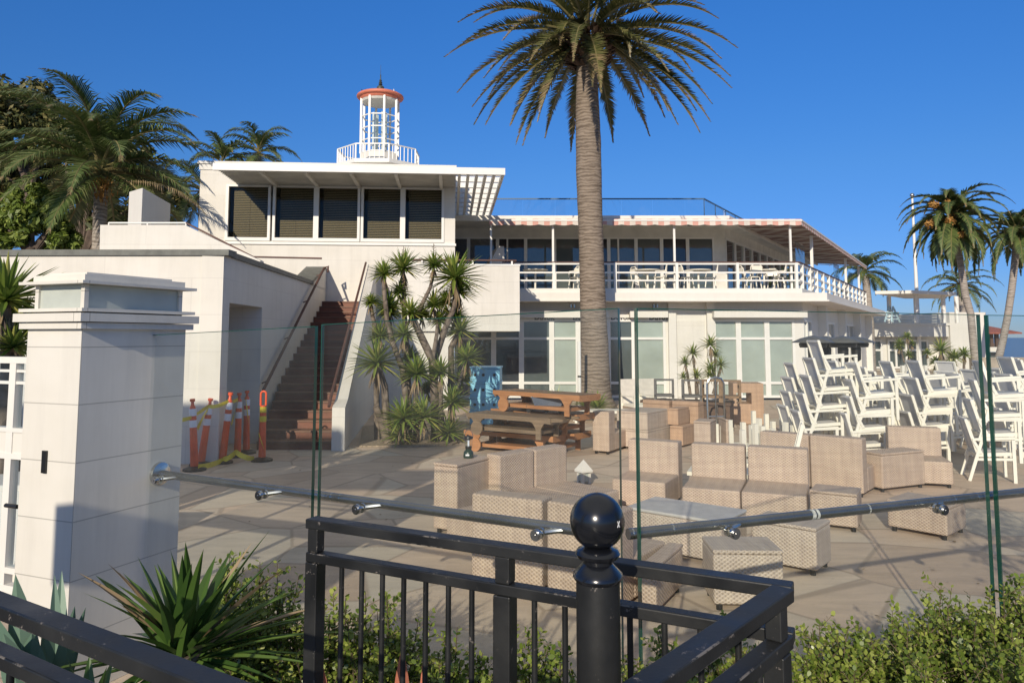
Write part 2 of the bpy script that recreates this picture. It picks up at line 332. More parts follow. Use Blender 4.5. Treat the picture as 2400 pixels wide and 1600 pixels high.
# ------------------------------------------------------------------ mesh builder
class MB:
    def __init__(s): s.v = []; s.f = []; s.m = []
    def add(s, vs, fs, mi=0):
        k = len(s.v); s.v += [Vector(p) for p in vs]
        for f in fs: s.f.append(tuple(i + k for i in f)); s.m.append(mi)
        return s
    def obox(s, o, ux, uy, uz, mi=0):
        o, ux, uy, uz = Vector(o), Vector(ux), Vector(uy), Vector(uz)
        if ux.cross(uy).dot(uz) < 0: ux, uy = uy, ux
        vs = [o, o + ux, o + ux + uy, o + uy, o + uz, o + ux + uz, o + ux + uy + uz, o + uy + uz]
        return s.add(vs, [(3, 2, 1, 0), (4, 5, 6, 7), (0, 1, 5, 4), (1, 2, 6, 5), (2, 3, 7, 6), (3, 0, 4, 7)], mi)
    def box(s, x0, x1, y0, y1, z0, z1, mi=0):
        return s.obox((x0, y0, z0), (x1 - x0, 0, 0), (0, y1 - y0, 0), (0, 0, z1 - z0), mi)
    def fbox(s, fr, a0, a1, t0, t1, z0, z1, mi=0):
        o = fr.pt(a0, t0, z0)
        return s.obox(o, fr.u * (a1 - a0), fr.n * (t1 - t0), (0, 0, z1 - z0), mi)
    def prism(s, poly, z0, z1, mi=0, mi_top=None):
        n = len(poly)
        ar = sum(poly[i][0] * poly[(i + 1) % n][1] - poly[(i + 1) % n][0] * poly[i][1] for i in range(n))
        if ar < 0: poly = poly[::-1]
        vs = [(p[0], p[1], z0) for p in poly] + [(p[0], p[1], z1) for p in poly]
        s.add(vs, [tuple(range(n))[::-1]], mi); k = len(s.v) - 2 * n
        s.f.append(tuple(range(k + n, k + 2 * n))); s.m.append(mi if mi_top is None else mi_top)
        for i in range(n):
            j = (i + 1) % n
            s.f.append((k + i, k + j, k + n + j, k + n + i)); s.m.append(mi)
        return s
    def extrude(s, pts, vec, mi=0):
        """A planar polygon given in 3D, thickened along vec."""
        n = len(pts); pts = [Vector(p) for p in pts]; vec = Vector(vec)
        nrm = Vector((0, 0, 0))
        for i in range(n): nrm += pts[i].cross(pts[(i + 1) % n])
        if nrm.dot(vec) > 0: pts = pts[::-1]
        s.add(pts + [p + vec for p in pts], [], mi); k = len(s.v) - 2 * n
        s.f.append(tuple(range(k, k + n))); s.m.append(mi)
        s.f.append(tuple(range(k + 2 * n - 1, k + n - 1, -1))); s.m.append(mi)
        for i in range(n):
            j = (i + 1) % n
            s.f.append((k + j, k + i, k + n + i, k + n + j)); s.m.append(mi)
        return s
    def tube(s, path, rad, n=8, mi=0, cap=True, flat=None):
        path = [Vector(p) for p in path]
        if not isinstance(rad, (list, tuple)): rad = [rad] * len(path)
        k = len(s.v); ref = None
        for i, p in enumerate(path):
            t = (path[min(i + 1, len(path) - 1)] - path[max(i - 1, 0)]).normalized()
            if ref is None:
                ref = Vector((0, 0, 1)) if abs(t.z) < 0.9 else Vector((1, 0, 0))
            a = (ref - t * ref.dot(t)).normalized(); ref = a; b = t.cross(a)
            for j in range(n):
                q = 2 * pi * j / n
                s.v.append(p + (a * cos(q) + b * sin(q)) * rad[i])
        for i in range(len(path) - 1):
            for j in range(n):
                a0 = k + i * n + j; a1 = k + i * n + (j + 1) % n
                s.f.append((a0, a1, a1 + n, a0 + n)); s.m.append(mi)
        if cap:
            s.f.append(tuple(k + j for j in range(n))[::-1]); s.m.append(mi)
            e = k + (len(path) - 1) * n
            s.f.append(tuple(e + j for j in range(n))); s.m.append(mi)
        return s
    def bar(s, a, b, w, h=None, mi=0, up=(0, 0, 1)):
        """A square bar between two points."""
        a, b = Vector(a), Vector(b); h = h or w; t = (b - a)
        u = Vector(up)
        if abs(t.normalized().dot(u)) > 0.95: u = Vector((1, 0, 0))
        x = t.cross(u).normalized(); y = x.cross(t).normalized()
        return s.obox(a - x * w / 2 - y * h / 2, t, x * w, y * h, mi)
    def lathe(s, prof, c=(0, 0, 0), n=20, mi=0):
        k = len(s.v); c = Vector(c)
        for r, z in prof:
            for j in range(n):
                q = 2 * pi * j / n; s.v.append(c + Vector((r * cos(q), r * sin(q), z)))
        for i in range(len(prof) - 1):
            for j in range(n):
                a0 = k + i * n + j; a1 = k + i * n + (j + 1) % n
                s.f.append((a0, a1, a1 + n, a0 + n)); s.m.append(mi)
        s.f.append(tuple(k + j for j in range(n))[::-1]); s.m.append(mi)
        e = k + (len(prof) - 1) * n
        s.f.append(tuple(e + j for j in range(n))); s.m.append(mi)
        return s
    def disc(s, c, axis, r, th, n=20, mi=0):
        ax = Vector(axis).normalized()
        return s.tube([Vector(c) - ax * th / 2, Vector(c) + ax * th / 2], r, n, mi)
    def mesh(s, name, off):
        me = bpy.data.meshes.new(name)
        me.from_pydata([tuple(p - off) for p in s.v], [], s.f)
        me.polygons.foreach_set('material_index', s.m)
        uv = me.uv_layers.new(name='UVMap'); dat = [0.0] * (2 * len(me.loops))
        vs = [v.co for v in me.vertices]
        for p in me.polygons:
            n = p.normal
            if abs(n.z) > 0.92: ax, ay = Vector((1, 0, 0)), Vector((0, 1, 0))
            else:
                ax = Vector((-n.y, n.x, 0)).normalized(); ay = n.cross(ax) if abs(n.z) > 0.3 else Vector((0, 0, 1))
            for li in p.loop_indices:
                co = vs[me.loops[li].vertex_index]
                dat[2 * li] = co.dot(ax); dat[2 * li + 1] = co.dot(ay)
        uv.data.foreach_set('uv', dat)
        return me
    def build(s, name, mats, parent=None, loc=None, smooth=False, bevel=0.0):
        off = OFF.get(parent.name, Vector()) if parent else Vector(loc or (0, 0, 0))
        me = s.mesh(name, off)
        for x in (mats if isinstance(mats, (list, tuple)) else [mats]): me.materials.append(M[x] if isinstance(x, str) else x)
        if smooth:
            me.polygons.foreach_set('use_smooth', [True] * len(me.polygons))
            try: me.set_sharp_from_angle(angle=radians(40))
            except Exception: pass
        o = bpy.data.objects.new(name, me); COL.objects.link(o)
        if parent: o.parent = parent
        else: o.location = off
        OFF[o.name] = off
        if bevel:
            b = o.modifiers.new('Bevel', 'BEVEL'); b.width = bevel; b.segments = 2; b.limit_method = 'ANGLE'
            b.harden_normals = False
        return o
OFF = {}
def tag(o, label, cat, group=None):
    o['label'] = label; o['category'] = cat
    if group: o['group'] = group
    return o
def thing(name, label, cat, loc=(0, 0, 0), group=None, rz=0.0):
    o = bpy.data.objects.new(name, None); COL.objects.link(o)
    o.empty_display_size = 0.2; o.location = Vector(loc); o.rotation_euler = (0, 0, rz)
    OFF[o.name] = Vector(loc)
    return tag(o, label, cat, group)
def proto(name, label, cat, group=None):
    """A thing built round the origin, to be moved or copied afterwards."""
    return thing(name, label, cat, (0, 0, 0), group)
def solo(mb, name, mats, label, cat, loc, group=None, **kw):
    return tag(mb.build(name, mats, None, loc, **kw), label, cat, group)
def struct(mb, name, mats, kind='structure', **kw):
    o = mb.build(name, mats, **kw); o['kind'] = kind; return o
CHILD = {}
def dup(root, loc, rz=0.0, label=None, group=None, scale=None):
    r = root.copy(); COL.objects.link(r); r.location = loc; r.rotation_euler = (0, 0, rz)
    if label: r['label'] = label
    if group: r['group'] = group
    if scale: r.scale = (scale,) * 3
    for ch in list(root.children):
        c = ch.copy(); COL.objects.link(c); c.parent = r
        for g in ch.children:
            d = g.copy(); COL.objects.link(d); d.parent = c
    return r
# ================================================================== setting
mb = MB(); mb.box(-60, 90, 4.05, 75, -0.4, 0.0); struct(mb, 'terrace', 'flag')
mb = MB(); mb.box(-14, 16, -14, 2.6, -0.5, 0.5); struct(mb, 'pavement', 'paving')
mb = MB(); mb.box(-14, 16, 2.602, 4.048, -0.5, 0.22); struct(mb, 'planting_bed', 'soil')
mb = MB(); mb.box(-9000, 14000, 76, 26000, -14.5, -14); struct(mb, 'sea', 'water')
mb = MB(); mb.box(-70, 100, 75.004, 90, -15, -3); struct(mb, 'cliff_slope', 'soil')
gb = [atZ(px, py, 0.01) for px, py in ((842, 1047), (905, 1046), (985, 1046), (1060, 1042), (1110, 1024), (1120, 990), (1000, 985), (850, 1000))]
mb = MB(); mb.prism([(p.x, p.y) for p in gb], 0.004, 0.03); struct(mb, 'gravel_bed', 'gravel')
# ================================================================== upper block of the clubhouse
FB = Frame((-4.9, 21.9), (0.9968, 0.080))
a0 = FB.px(467, 480)[0]; a1 = FB.px(1067, 480)[0]
BLK = thing('clubhouse_block', 'cream two-storey block with a row of five dark windows under a slatted overhang', 'building', FB.pt((a0 + a1) / 2, -3, 0))
zr = FB.px(760, 388)[1]
w0 = FB.px(529, 480)[0]; w1 = FB.px(1041, 480)[0]
zs = FB.px(760, 566)[1]; zt = FB.px(760, 437)[1]
mb = MB()
mb.fbox(FB, a0, a1, -0.3, 0, 0, zs)
mb.fbox(FB, a0, w0, -0.3, 0, zs, zr - 0.02)
mb.fbox(FB, w1, a1, -0.3, 0, zs, zr - 0.02)
mb.fbox(FB, w0, w1, -0.3, 0, zt, zr - 0.02)
mb.fbox(FB, a0, a0 + 0.3, -8, -0.3, 0, zr - 0.02)
mb.fbox(FB, a1 - 0.3, a1, -8, -0.3, 0, zr - 0.02)
mb.fbox(FB, a0 + 0.3, a1 - 0.3, -8, -7.7, 0, zr - 0.02)
mb.fbox(FB, a0 + 0.3, a1 - 0.3, -7.7, -0.3, 0.1, 0.2)
mb.fbox(FB, a0 + 0.3, a1 - 0.3, -3.5, -3.4, zs - 1, zr - 0.3)
mb.build('wall', 'wall', BLK)
mb = MB(); mb.fbox(FB, a0 - 0.07, a1 + 0.03, -8.1, 0.07, zr - 0.02, zr + 0.06); mb.fbox(FB, a0 - 0.03, a1 + 0.01, -8.05, 0.03, zr - 0.19, zr - 0.022)
mb.build('roof', 'wall2', BLK)
mb = MB(); mb.fbox(FB, w0 - 0.05, a1 + 0.03, 0.0, 0.05, zs - 0.10, zs - 0.03)
mb.build('sill_band', 'trim', BLK)
for x0, x1 in ((529, 634), (639, 741), (741, 844), (846, 944), (944, 1041)):
    s0 = FB.px(x0, 500)[0]; s1 = FB.px(x1, 500)[0]
    f = MB(); t = 0.075
    f.fbox(FB, s0, s1, -0.10, 0.035, zs, zs + t * 1.3); f.fbox(FB, s0, s1, -0.10, 0.035, zt - t * 0.6, zt)
    f.fbox(FB, s0, s0 + t, -0.10, 0.03, zs + t * 1.3, zt - t * 0.6); f.fbox(FB, s1 - t, s1, -0.10, 0.03, zs + t * 1.3, zt - t * 0.6)
    w = f.build('window', 'trim', BLK)
    g = MB(); g.fbox(FB, s0 + t, s1 - t, -0.075, -0.065, zs + t * 1.3, zt - t * 0.6); g.build('pane', 'win_glass', w)
    g = MB(); g.fbox(FB, s0 + t + 0.10, s1 - t - 0.01, -0.20, -0.19, zs + 0.06, zt)
    sm = (s0 + s1) / 2 + 0.02
    for k in (-0.02, 0.42): g.fbox(FB, sm + k - 0.004, sm + k + 0.004, -0.188, -0.18, zs + 0.06, zt - 0.35)
    g.build('blind', 'blind', w)
# overhang, carried on past the right end as an open trellis
fo = 2.1
o0 = FB.px(498, 405, fo)[0]; o1 = FB.px(1184, 405, fo)[0]
zf1 = FB.px(840, 388, fo)[1]; zf0 = FB.px(840, 404, fo)[1]
mb = MB(); mb.fbox(FB, o0, o1, fo - 0.10, fo, zf0, zf1); mb.build('fascia', 'trim', BLK)
mb = MB(); mb.fbox(FB, o0, a1, 0.001, fo - 0.10, zf0 + 0.12, zf1 - 0.03)
k = 0.0
while k < fo - 0.25:
    mb.fbox(FB, o0 + 0.02, a1, 0.04 + k, 0.10 + k, zf0 + 0.06, zf0 + 0.12); k += 0.16
for px in (645, 742, 839, 935, 1031): 
    s = FB.px(px, 430)[0]; mb.fbox(FB, s, s + 0.09, 0.0, fo - 0.12, zf0 - 0.02, zf0 + 0.055)
mb.build('overhang', 'soffit', BLK)
mb = MB(); n = 6
for i in range(n):
    s = a1 + 0.10 + (o1 - a1 - 0.16) * i / (n - 1)
    mb.fbox(FB, s - 0.04, s + 0.04, -6.0, fo - 0.10, zf0 - 0.02, zf0 + 0.09)
for i in range(9):
    t = 1.45 - i * 0.86
    mb.fbox(FB, a1 + 0.01, o1, t - 0.03, t + 0.09, zf0 + 0.092, zf0 + 0.24)
mb.build('trellis', 'trim', BLK)
# terrace box at the head of the stair, jutting out to the right
c1 = FB.px(1218, 690, 0.12)[0]; cz1 = FB.px(1150, 619, 0.12)[1]; cz0 = FB.px(1150, 776, 0.12)[1]
c0 = FB.px(905, 690, 0.12)[0]
mb = MB()
mb.fbox(FB, c0, c1, 0.003, 0.12, cz0, cz1 - 0.05); mb.fbox(FB, a1 + 0.02, c1, -3.6, 0.003, cz0, cz0 + 0.3); mb.fbox(FB, c1 - 0.2, c1, -3.6, 0.003, cz0 + 0.3, cz1 - 0.05)
mb.build('balcony_box', 'wall', BLK)
mb = MB(); mb.fbox(FB, c0, c1 + 0.02, -0.02, 0.14, cz1 - 0.05, cz1); mb.build('balcony_coping', 'trim', BLK)
mb = MB(); mb.tube([FB.pt(c0 + 0.1, 0.06, cz1 + 0.12), FB.pt(c1 - 0.1, 0.06, cz1 + 0.12), FB.pt(c1 - 0.1, -3, cz1 + 0.12)], 0.025, 6); mb.build('balcony_rail', 'railwood', BLK)
mb = MB()
for s in (c0 + 1.0, a1 + 0.5, c1 - 0.25):
    mb = MB(); mb.fbox(FB, s, s + 0.05, 0.04, 0.08, cz1, cz1 + 0.1); mb.build('rail_bracket', 'trim', BLK)
# ================================================================== lantern tower on that roof
LD = 25.2
lc = atY(889, 380, LD); Z0 = atY(889, 389, LD).z; zf = atY(889, 371, LD - 1.35).z
TW = thing('lantern_tower', 'small white eight-sided lighthouse lantern with coral roof on the flat roof', 'tower', (lc.x, LD, zr))
def octo(r, ph=pi / 8): return [(lc.x + r * cos(ph + i * pi / 4), LD + r * sin(ph + i * pi / 4)) for i in range(8)]
mb = MB(); mb.prism(octo(1.15), zr - 0.4, zf - 0.12); mb.build('base', 'wall2', TW)
mb = MB(); mb.prism(octo(1.46), zf - 0.12, zf); mb.build('platform', 'trim', TW)
zt2 = atY(889, 236, LD).z
mb = MB(); mb.prism(octo(0.66), zf + 0.001, zf + 0.42); mb.build('plinth', 'wall2', TW)
oc = octo(0.64); oi = octo(0.60)
for i in range(8):
    x, y = oc[i]
    p = MB(); p.obox((x - 0.035, y - 0.035, zf + 0.42), (0.07, 0, 0), (0, 0.07, 0), (0, 0, zt2 - zf - 0.42)); p.build('post', 'trim', TW)
    xa, ya = oi[i]; xb, yb = oi[(i + 1) % 8]
    p = MB()
    for q in range(4):
        z = zf + 0.46 + q * 0.42
        p.bar((xa, ya, z), (xb, yb, z), 0.035)
    p.build('glazing_bar', 'trim', TW)
for i in range(8):
    xa, ya = octo(0.26)[i]; xb, yb = octo(0.26)[(i + 1) % 8]
    if i % 2 == 0:
        p = MB(); p.obox((xa, ya, zf + 0.44), (xb - xa, yb - ya, 0), (-(yb - ya) * 0.08, (xb - xa) * 0.08, 0), (0, 0, 1.45)); p.build('lens_panel', 'lens', TW)
mb = MB(); mb.lathe([(0.64, zt2 - 0.03), (0.70, zt2 + 0.02), (0.71, zt2 + 0.06), (0.78, zt2 + 0.07), (0.80, zt2 + 0.10), (0.79, zt2 + 0.145), (0.70, zt2 + 0.20), (0.1, zt2 + 0.30)], (lc.x, LD, 0), 24)
mb.build('roof', 'coral', TW, smooth=True)
mb = MB(); mb.lathe([(0.60, zt2 - 0.10), (0.64, zt2 - 0.03)], (lc.x, LD, 0), 24); mb.build('ceiling', 'soffit', TW)
zb = zt2 + 0.28
mb = MB(); prof = [(0.05, zb)]
for q in range(9):
    g = pi * q / 8; prof.append((0.02 + 0.115 * sin(g), zb + 0.13 - 0.125 * cos(g)))
prof += [(0.05, zb + 0.27), (0.075, zb + 0.29), (0.04, zb + 0.32), (0.065, zb + 0.36), (0.03, zb + 0.39), (0.05, zb + 0.43), (0.02, zb + 0.46), (0.018, zb + 0.62), (0.008, zb + 0.64), (0.004, zb + 0.98)]
mb.lathe(prof, (lc.x, LD, 0), 14); mb.build('finial', 'brass', TW, smooth=True)
rp = octo(1.40)
for i in range(8):
    xa, ya = rp[i]; xb, yb = rp[(i + 1) % 8]
    if i == 0: continue
    p = MB(); p.bar((xa, ya, zf + 0.50), (xb, yb, zf + 0.50), 0.035)
    for q in range(7):
        x = xa + (xb - xa) * q / 7; y = ya + (yb - ya) * q / 7
        p.bar((x, y, zf), (x, y, zf + 0.5), 0.045 if q == 0 else 0.022)
    p.build('railing', 'trim', TW)
for px, dx in ((848, 0), (856, 0.1), (862, 0), (923, 0)):
    q = atY(px, 214, LD - 0.5); p = MB(); p.lathe([(0.01, q.z - 0.10), (0.035, q.z - 0.06), (0.03, q.z), (0.012, q.z + 0.03), (0.02, q.z + 0.05), (0.004, q.z + 0.075)], (q.x, q.y, 0), 8)
    # tiny spikes that keep birds off the coral rim
    p.build('bird_spike', 'brass' if px < 900 else 'trim', TW)
# ================================================================== left annex with the doorway
ax1, ay1 = atY(524, 583, 12.75).xy; az1 = atY(524, 585, 12.75).z
ax2, ay2 = atY(731, 669, 19.9).xy
ANN = thing('annex', 'low cream flat-roofed annex with grey coping and a doorway recessed in its shaded side', 'building', (ax1 - 2, ay1 + 2, 0))
FS = Frame((ax1, ay1), (ax2 - ax1, ay2 - ay1))      # shaded side wall
LS = sqrt((ax2 - ax1) ** 2 + (ay2 - ay1) ** 2) + 1.9
FS.n = Vector((FS.u.y, -FS.u.x, 0))
FA = Frame((ax1 - 8, ay1 + 0.1), (8, -0.1))         # sunny front wall
d0 = FS.px(535, 800)[0]; d1 = FS.px(612, 800)[0]; dz = FS.px(535, 709)[1]
mb = MB()
mb.fbox(FS, 0, d0, -0.35, 0, 0, az1 - 0.1); mb.fbox(FS, d1, LS, -0.35, 0, 0, az1 - 0.1); mb.fbox(FS, d0, d1, -0.35, 0, dz, az1 - 0.1)
mb.fbox(FS, d0 - 0.2, d0, -1.5, -0.35, 0, dz + 0.2); mb.fbox(FS, d1, d1 + 0.2, -1.5, -0.35, 0, dz + 0.2); mb.fbox(FS, d0, d1, -1.5, -0.35, dz, dz + 0.2)
mb.fbox(FS, d0, d1, -1.75, -1.5, 0, dz + 0.2)
mb.build('side_wall', 'wall', ANN)
mb = MB(); mb.fbox(FA, 0, 8.062 - 0.05, -0.30, 0, 0, az1 - 0.1); mb.build('front_wall', 'wall', ANN)
mb = MB()
mb.fbox(FA, -0.1, 8.062 + 0.045, -0.32, 0.045, az1 - 0.10, az1)
mb.fbox(FS, 0.36, LS - 1.9, -0.38, 0.045, az1 - 0.098, az1)
mb.build('coping', 'coping', ANN)
q = FS.pt(LS - 2, -0.36, 0); q0 = FS.pt(0.4, -0.36, 0); mb = MB(); mb.prism([(ax1 - 8, ay1 + 0.5), (q0.x, ay1 + 0.45), (q.x, q.y), (ax1 - 8, q.y)], az1 - 0.5, az1 - 0.3); mb.build('roof', 'coping', ANN)
mb = MB(); mb.fbox(FS, d0 + 0.08, d0 + 1.05, -1.49, -1.45, 0.02, dz - 0.42); dr = mb.build('door', 'grey_door', ANN)
mb = MB(); p = FS.pt(d0 + 0.95, -1.42, 1.05); mb.tube([p, p + FS.u * 0.02 + FS.n * 0.06, p + FS.u * -0.1 + FS.n * 0.06], 0.012, 6); mb.build('handle', 'steel2', dr)
# sloping end of the stair wall, climbing from the annex coping to the head of the stair
t0 = LS - 1.9; zt3 = FS.px(752, 620)[1]
mb = MB()
pts = [FS.pt(t0 - 0.02, 0.0, az1 - 0.12), FS.pt(LS, 0.0, az1 - 0.12), FS.pt(LS, 0.0, zt3 - 0.09), FS.pt(LS - 0.15, 0.0, zt3 - 0.09), FS.pt(t0, 0, az1 - 0.09)]
mb.extrude(pts, FS.n * -0.4); mb.build('stair_parapet', 'wall', ANN)
mb = MB()
pts = [FS.pt(t0 - 0.03, 0.01, az1 - 0.085), FS.pt(t0, 0.01, az1), FS.pt(LS - 0.15, 0.01, zt3), FS.pt(LS, 0.01, zt3), FS.pt(LS, 0.01, zt3 - 0.085), FS.pt(LS - 0.15, 0.01, zt3 - 0.085)]
mb.extrude(pts, FS.n * -0.55); mb.build('sloping_coping', 'coping', ANN)
# second parapet that climbs on behind the annex roof
UD = 17.6
FU = Frame((0, UD), (1, 0.03))
pts = [FU.px(x, y) for x, y in ((235, 600), (235, 527), (432, 527), (610, 610), (755, 640), (755, 668), (600, 680))]
UP = thing('upper_stair_wall', 'cream parapet with thin white rail rising behind the annex roof', 'wall', FU.pt(-7, 0, 3))
P = [FU.pt(s, 0, z) for s, z in pts]; P[0].z = 2.9; P[-1].z = 2.9; P[-2].z = 2.9
mb = MB(); mb.extrude([P[0], P[1], P[2], P[3], Vector((P[3].x, P[3].y, 2.9))], FU.n * -0.28); mb.build('parapet', 'wall', UP)
s, z = FU.px(432, 521); s0, z0 = FU.px(250, 521); s2, z2 = FU.px(590, 603); s3, z3 = FU.px(752, 605)
mb = MB(); mb.tube([FU.pt(s0, -0.1, z0), FU.pt(s, -0.1, z)], 0.022, 6)
for q in (s0, (s0 + s) / 2, s): mb.bar(FU.pt(q, -0.1, z - 0.1), FU.pt(q, -0.1, z), 0.025)
mb.build('rail', 'trim', UP)
mb = MB(); mb.tube([FU.pt(s, -0.1, z), FU.pt(s2, -0.1, z2 + 0.02), FU.pt(s3, -0.1, z2 - 0.01)], 0.022, 6); mb.build('handrail', 'railwood', UP)
# white roof housing among the trees
HD = 18.3
h = [atY(x, 520, HD + dy) for x, dy in ((300, 0.0), (331, -0.6), (398, 1.6), (370, 2.2))]
zt4 = atY(315, 450, HD).z; zc4 = atY(395, 478, HD + 1.6).z
mb = MB()
vs = [(p.x, p.y, 3.0) for p in h] + [(h[0].x, h[0].y, zt4), (h[1].x, h[1].y, zt4 - 0.02), (h[2].x, h[2].y, zc4), (h[3].x, h[3].y, zc4)]
mb.add(vs, [(0, 1, 5, 4), (1, 2, 6, 5), (2, 3, 7, 6), (3, 0, 4, 7), (4, 5, 6, 7)])
solo(mb, 'roof_housing', 'wall2', 'white slope-topped roof housing among the palms at left', 'roof housing', (h[0].x, h[0].y, 3.0))
# ================================================================== the stair
sb0 = atY(633, 1050, 14.35); sb1 = atY(781, 1050, 14.35)
st0 = atY(748, 706, 21.3); st1 = atY(855, 706, 21.3)
ST = thing('stairway', 'long brown stair with worn treads climbing between white walls to the upper terrace', 'stairs', (sb0.x + 0.6, 14.4, 0))
NS = 20; ztop = atY(800, 706, 21.3).z
for i in range(NS):
    f0 = i / (NS - 1); f1 = (i + 1.0) / (NS - 1)
    ya = 14.35 + (21.3 - 14.35) * f0; yb = ya + (21.3 - 14.35) / (NS - 1)
    la = sb0.x + (st0.x - sb0.x) * f0 - 0.25; ra = sb1.x + (st1.x - sb1.x) * f0
    z1 = ztop * (i + 1) / NS
    m = MB(); m.prism([(la, ya), (ra, ya), (ra - 0.05, yb + 0.03), (la - 0.05, yb + 0.03)], max(0, z1 - 0.6), z1 - 0.035)
    o = m.build('step', 'step', ST)
    m = MB(); m.prism([(la, ya - 0.02), (ra, ya - 0.02), (ra - 0.05, yb + 0.02), (la - 0.05, yb + 0.02)], z1 - 0.033, z1); m.build('tread', 'nosing', o)
mb = MB(); mb.prism([(st0.x - 0.3, 21.62), (st1.x + 0.1, 21.62), (st1.x + 0.1, 21.88), (st0.x - 0.3, 21.86)], ztop - 0.2, ztop - 0.005); mb.build('landing', 'step', ST)
# right parapet with sunlit sloping top
wr = 0.24
def pr(f, z, dx=0.0): return Vector((sb1.x + (st1.x - sb1.x) * f + dx, 14.2 + 7.6 * f, z))
zb0 = atY(790, 955, 14.2).z; zb1 = cz1 - 0.06
mb = MB()
prof = [pr(0, 0), pr(0, zb0), pr(0.06, zb0 + 0.12), pr(0.98, zb1), pr(0.995, zb1), pr(0.995, 0)]
mb.extrude(prof, (wr, 0.0, 0)); mb.build('right_parapet', 'wall', ST)
rl = [pr(0.0, zb0 + 0.02, -0.06), pr(0.02, zb0 + 0.14, -0.06), pr(0.96, zb1 + 0.04, -0.06)]
mb = MB(); mb.tube(rl, 0.03, 8); mb.build('right_handrail', 'railwood', ST)
la_, lb_ = FS.px(618, 912, 0.12), FS.px(760, 628, 0.12)
mb = MB(); A = FS.pt(la_[0], 0.12, la_[1]); B_ = FS.pt(lb_[0], 0.12, lb_[1])
mb.tube([A + Vector((0, 0, -0.05)), A, B_, B_ + (B_ - A).normalized() * 0.05 + Vector((0.1, 0, 0.03)), B_ + Vector((0.1, 0, -0.12))], 0.032, 8); mb.build('left_handrail', 'railwood', ST)
mb = MB()
for q in (0.05, 0.35, 0.66, 0.93):
    p = A + (B_ - A) * q; mb = MB(); mb.bar(p, p - FS.n * 0.13 + Vector((0, 0, -0.05)), 0.025); mb.build('rail_bracket', 'railwood', ST)
# ================================================================== two-storey wing
WD = 25.5           # lower facade
RD = 24.95          # balcony railing line
DIR = Vector((0.515, 0.857, 0))
NRM = Vector((0.857, -0.515, 0))
WG = thing('restaurant_wing', 'long two-storey white wing with glazed walls, wrap-round balcony and striped awning', 'building', (8, 28, 0))
FL = Frame((0, WD), (1, 0)); FR = Frame((0, RD), (1, 0)); FF = Frame((0, 28.0), (1, 0))
zfl = FR.px(1500, 676)[1]; zra = FR.px(1500, 614)[1]
cR = Vector((FR.px(1872, 640)[0], RD, 0)); LW = 20.0
FR2 = Frame(cR, DIR); 
cF = Vector((FF.px(1699, 560)[0], 28.0, 0)); FF2 = Frame(cF, DIR)
x0 = FR.px(1212, 640)[0]
# balcony slab, two stepped edges
def ring(off, xl, side=None):
    c = cR + Vector((off * 0.58 if side is None else side, -off, 0)); e = c + DIR * (LW + off)
    return [(xl, RD - off), (c.x, c.y), (e.x, e.y), (e.x - 5.5, e.y + 2), (cF.x - 1, 29.5), (xl, 29.5)]
zsl = FR.px(1500, 706, 0.4)[1]
mb = MB(); mb.prism(ring(0.10, x0 - 3.0), zfl - 0.16, zfl)
mb.prism(ring(0.42, x0 - 3.0, 0.74), zsl + 0.05, zfl - 0.162); mb.prism(ring(0.46, x0 - 3.0, 0.79), zsl, zsl + 0.048)
mb.build('balcony_slab', 'wall2', WG)
# upper facade
zhd = FF.px(1500, 556)[1]; zso = FF.px(1500, 534)[1]
mul = [1040, 1098, 1166, 1232, 1300, 1364, 1427, 1491, 1551, 1612, 1674]
sx = [FF.px(p, 600)[0] for p in mul]
mb = MB(); mb.fbox(FF, sx[0], cF.x, -0.25, 0, zhd, zso); mb.fbox(FF, sx[-1] + 0.001, cF.x, -0.25, 0, zfl, zhd)
mb.fbox(FF2, 0.002, LW - 3, -0.25, 0, zhd + 0.002, zso); mb.build('upper_wall', 'soffit', WG)
def window(fr, s0, s1, z0, z1, pane, parent, cuts=(), mull=(), t=0.06, name='window', dep=0.08, fm='trim'):
    f = MB()
    f.fbox(fr, s0, s1, -dep, 0.02, z0, z0 + t); f.fbox(fr, s0, s1, -dep, 0.02, z1 - t, z1)
    f.fbox(fr, s0, s0 + t, -dep, 0.017, z0 + t, z1 - t); f.fbox(fr, s1 - t, s1, -dep, 0.017, z0 + t, z1 - t)
    for c in cuts: f.fbox(fr, s0 + t, s1 - t, -dep, 0.014, c - t / 2, c + t / 2)
    for c in mull: f.fbox(fr, c - t / 2, c + t / 2, -dep, 0.011, z0 + t, z1 - t)
    w = f.build(name, fm, parent)
    g = MB(); g.fbox(fr, s0 + t, s1 - t, -dep + 0.02, -dep + 0.03, z0 + t, z1 - t); g.build('pane', pane, w)
    return w
for i in range(len(sx) - 1):
    window(FF, sx[i] + 0.001, sx[i + 1], zfl, zhd, ('pane_mid', 'pane_mid', 'pane_dark')[i % 3] if i > 1 else 'pane_dark', WG, mull=((sx[i] * 0.65 + sx[i + 1] * 0.35,) if i in (2, 6) else ()))
for i in range(12):
    window(FF2, 0.1 + i * 1.38, 0.1 + (i + 1) * 1.38 - 0.001, zfl, zhd, 'pane_mid' if i % 3 else 'pane_dark', WG)
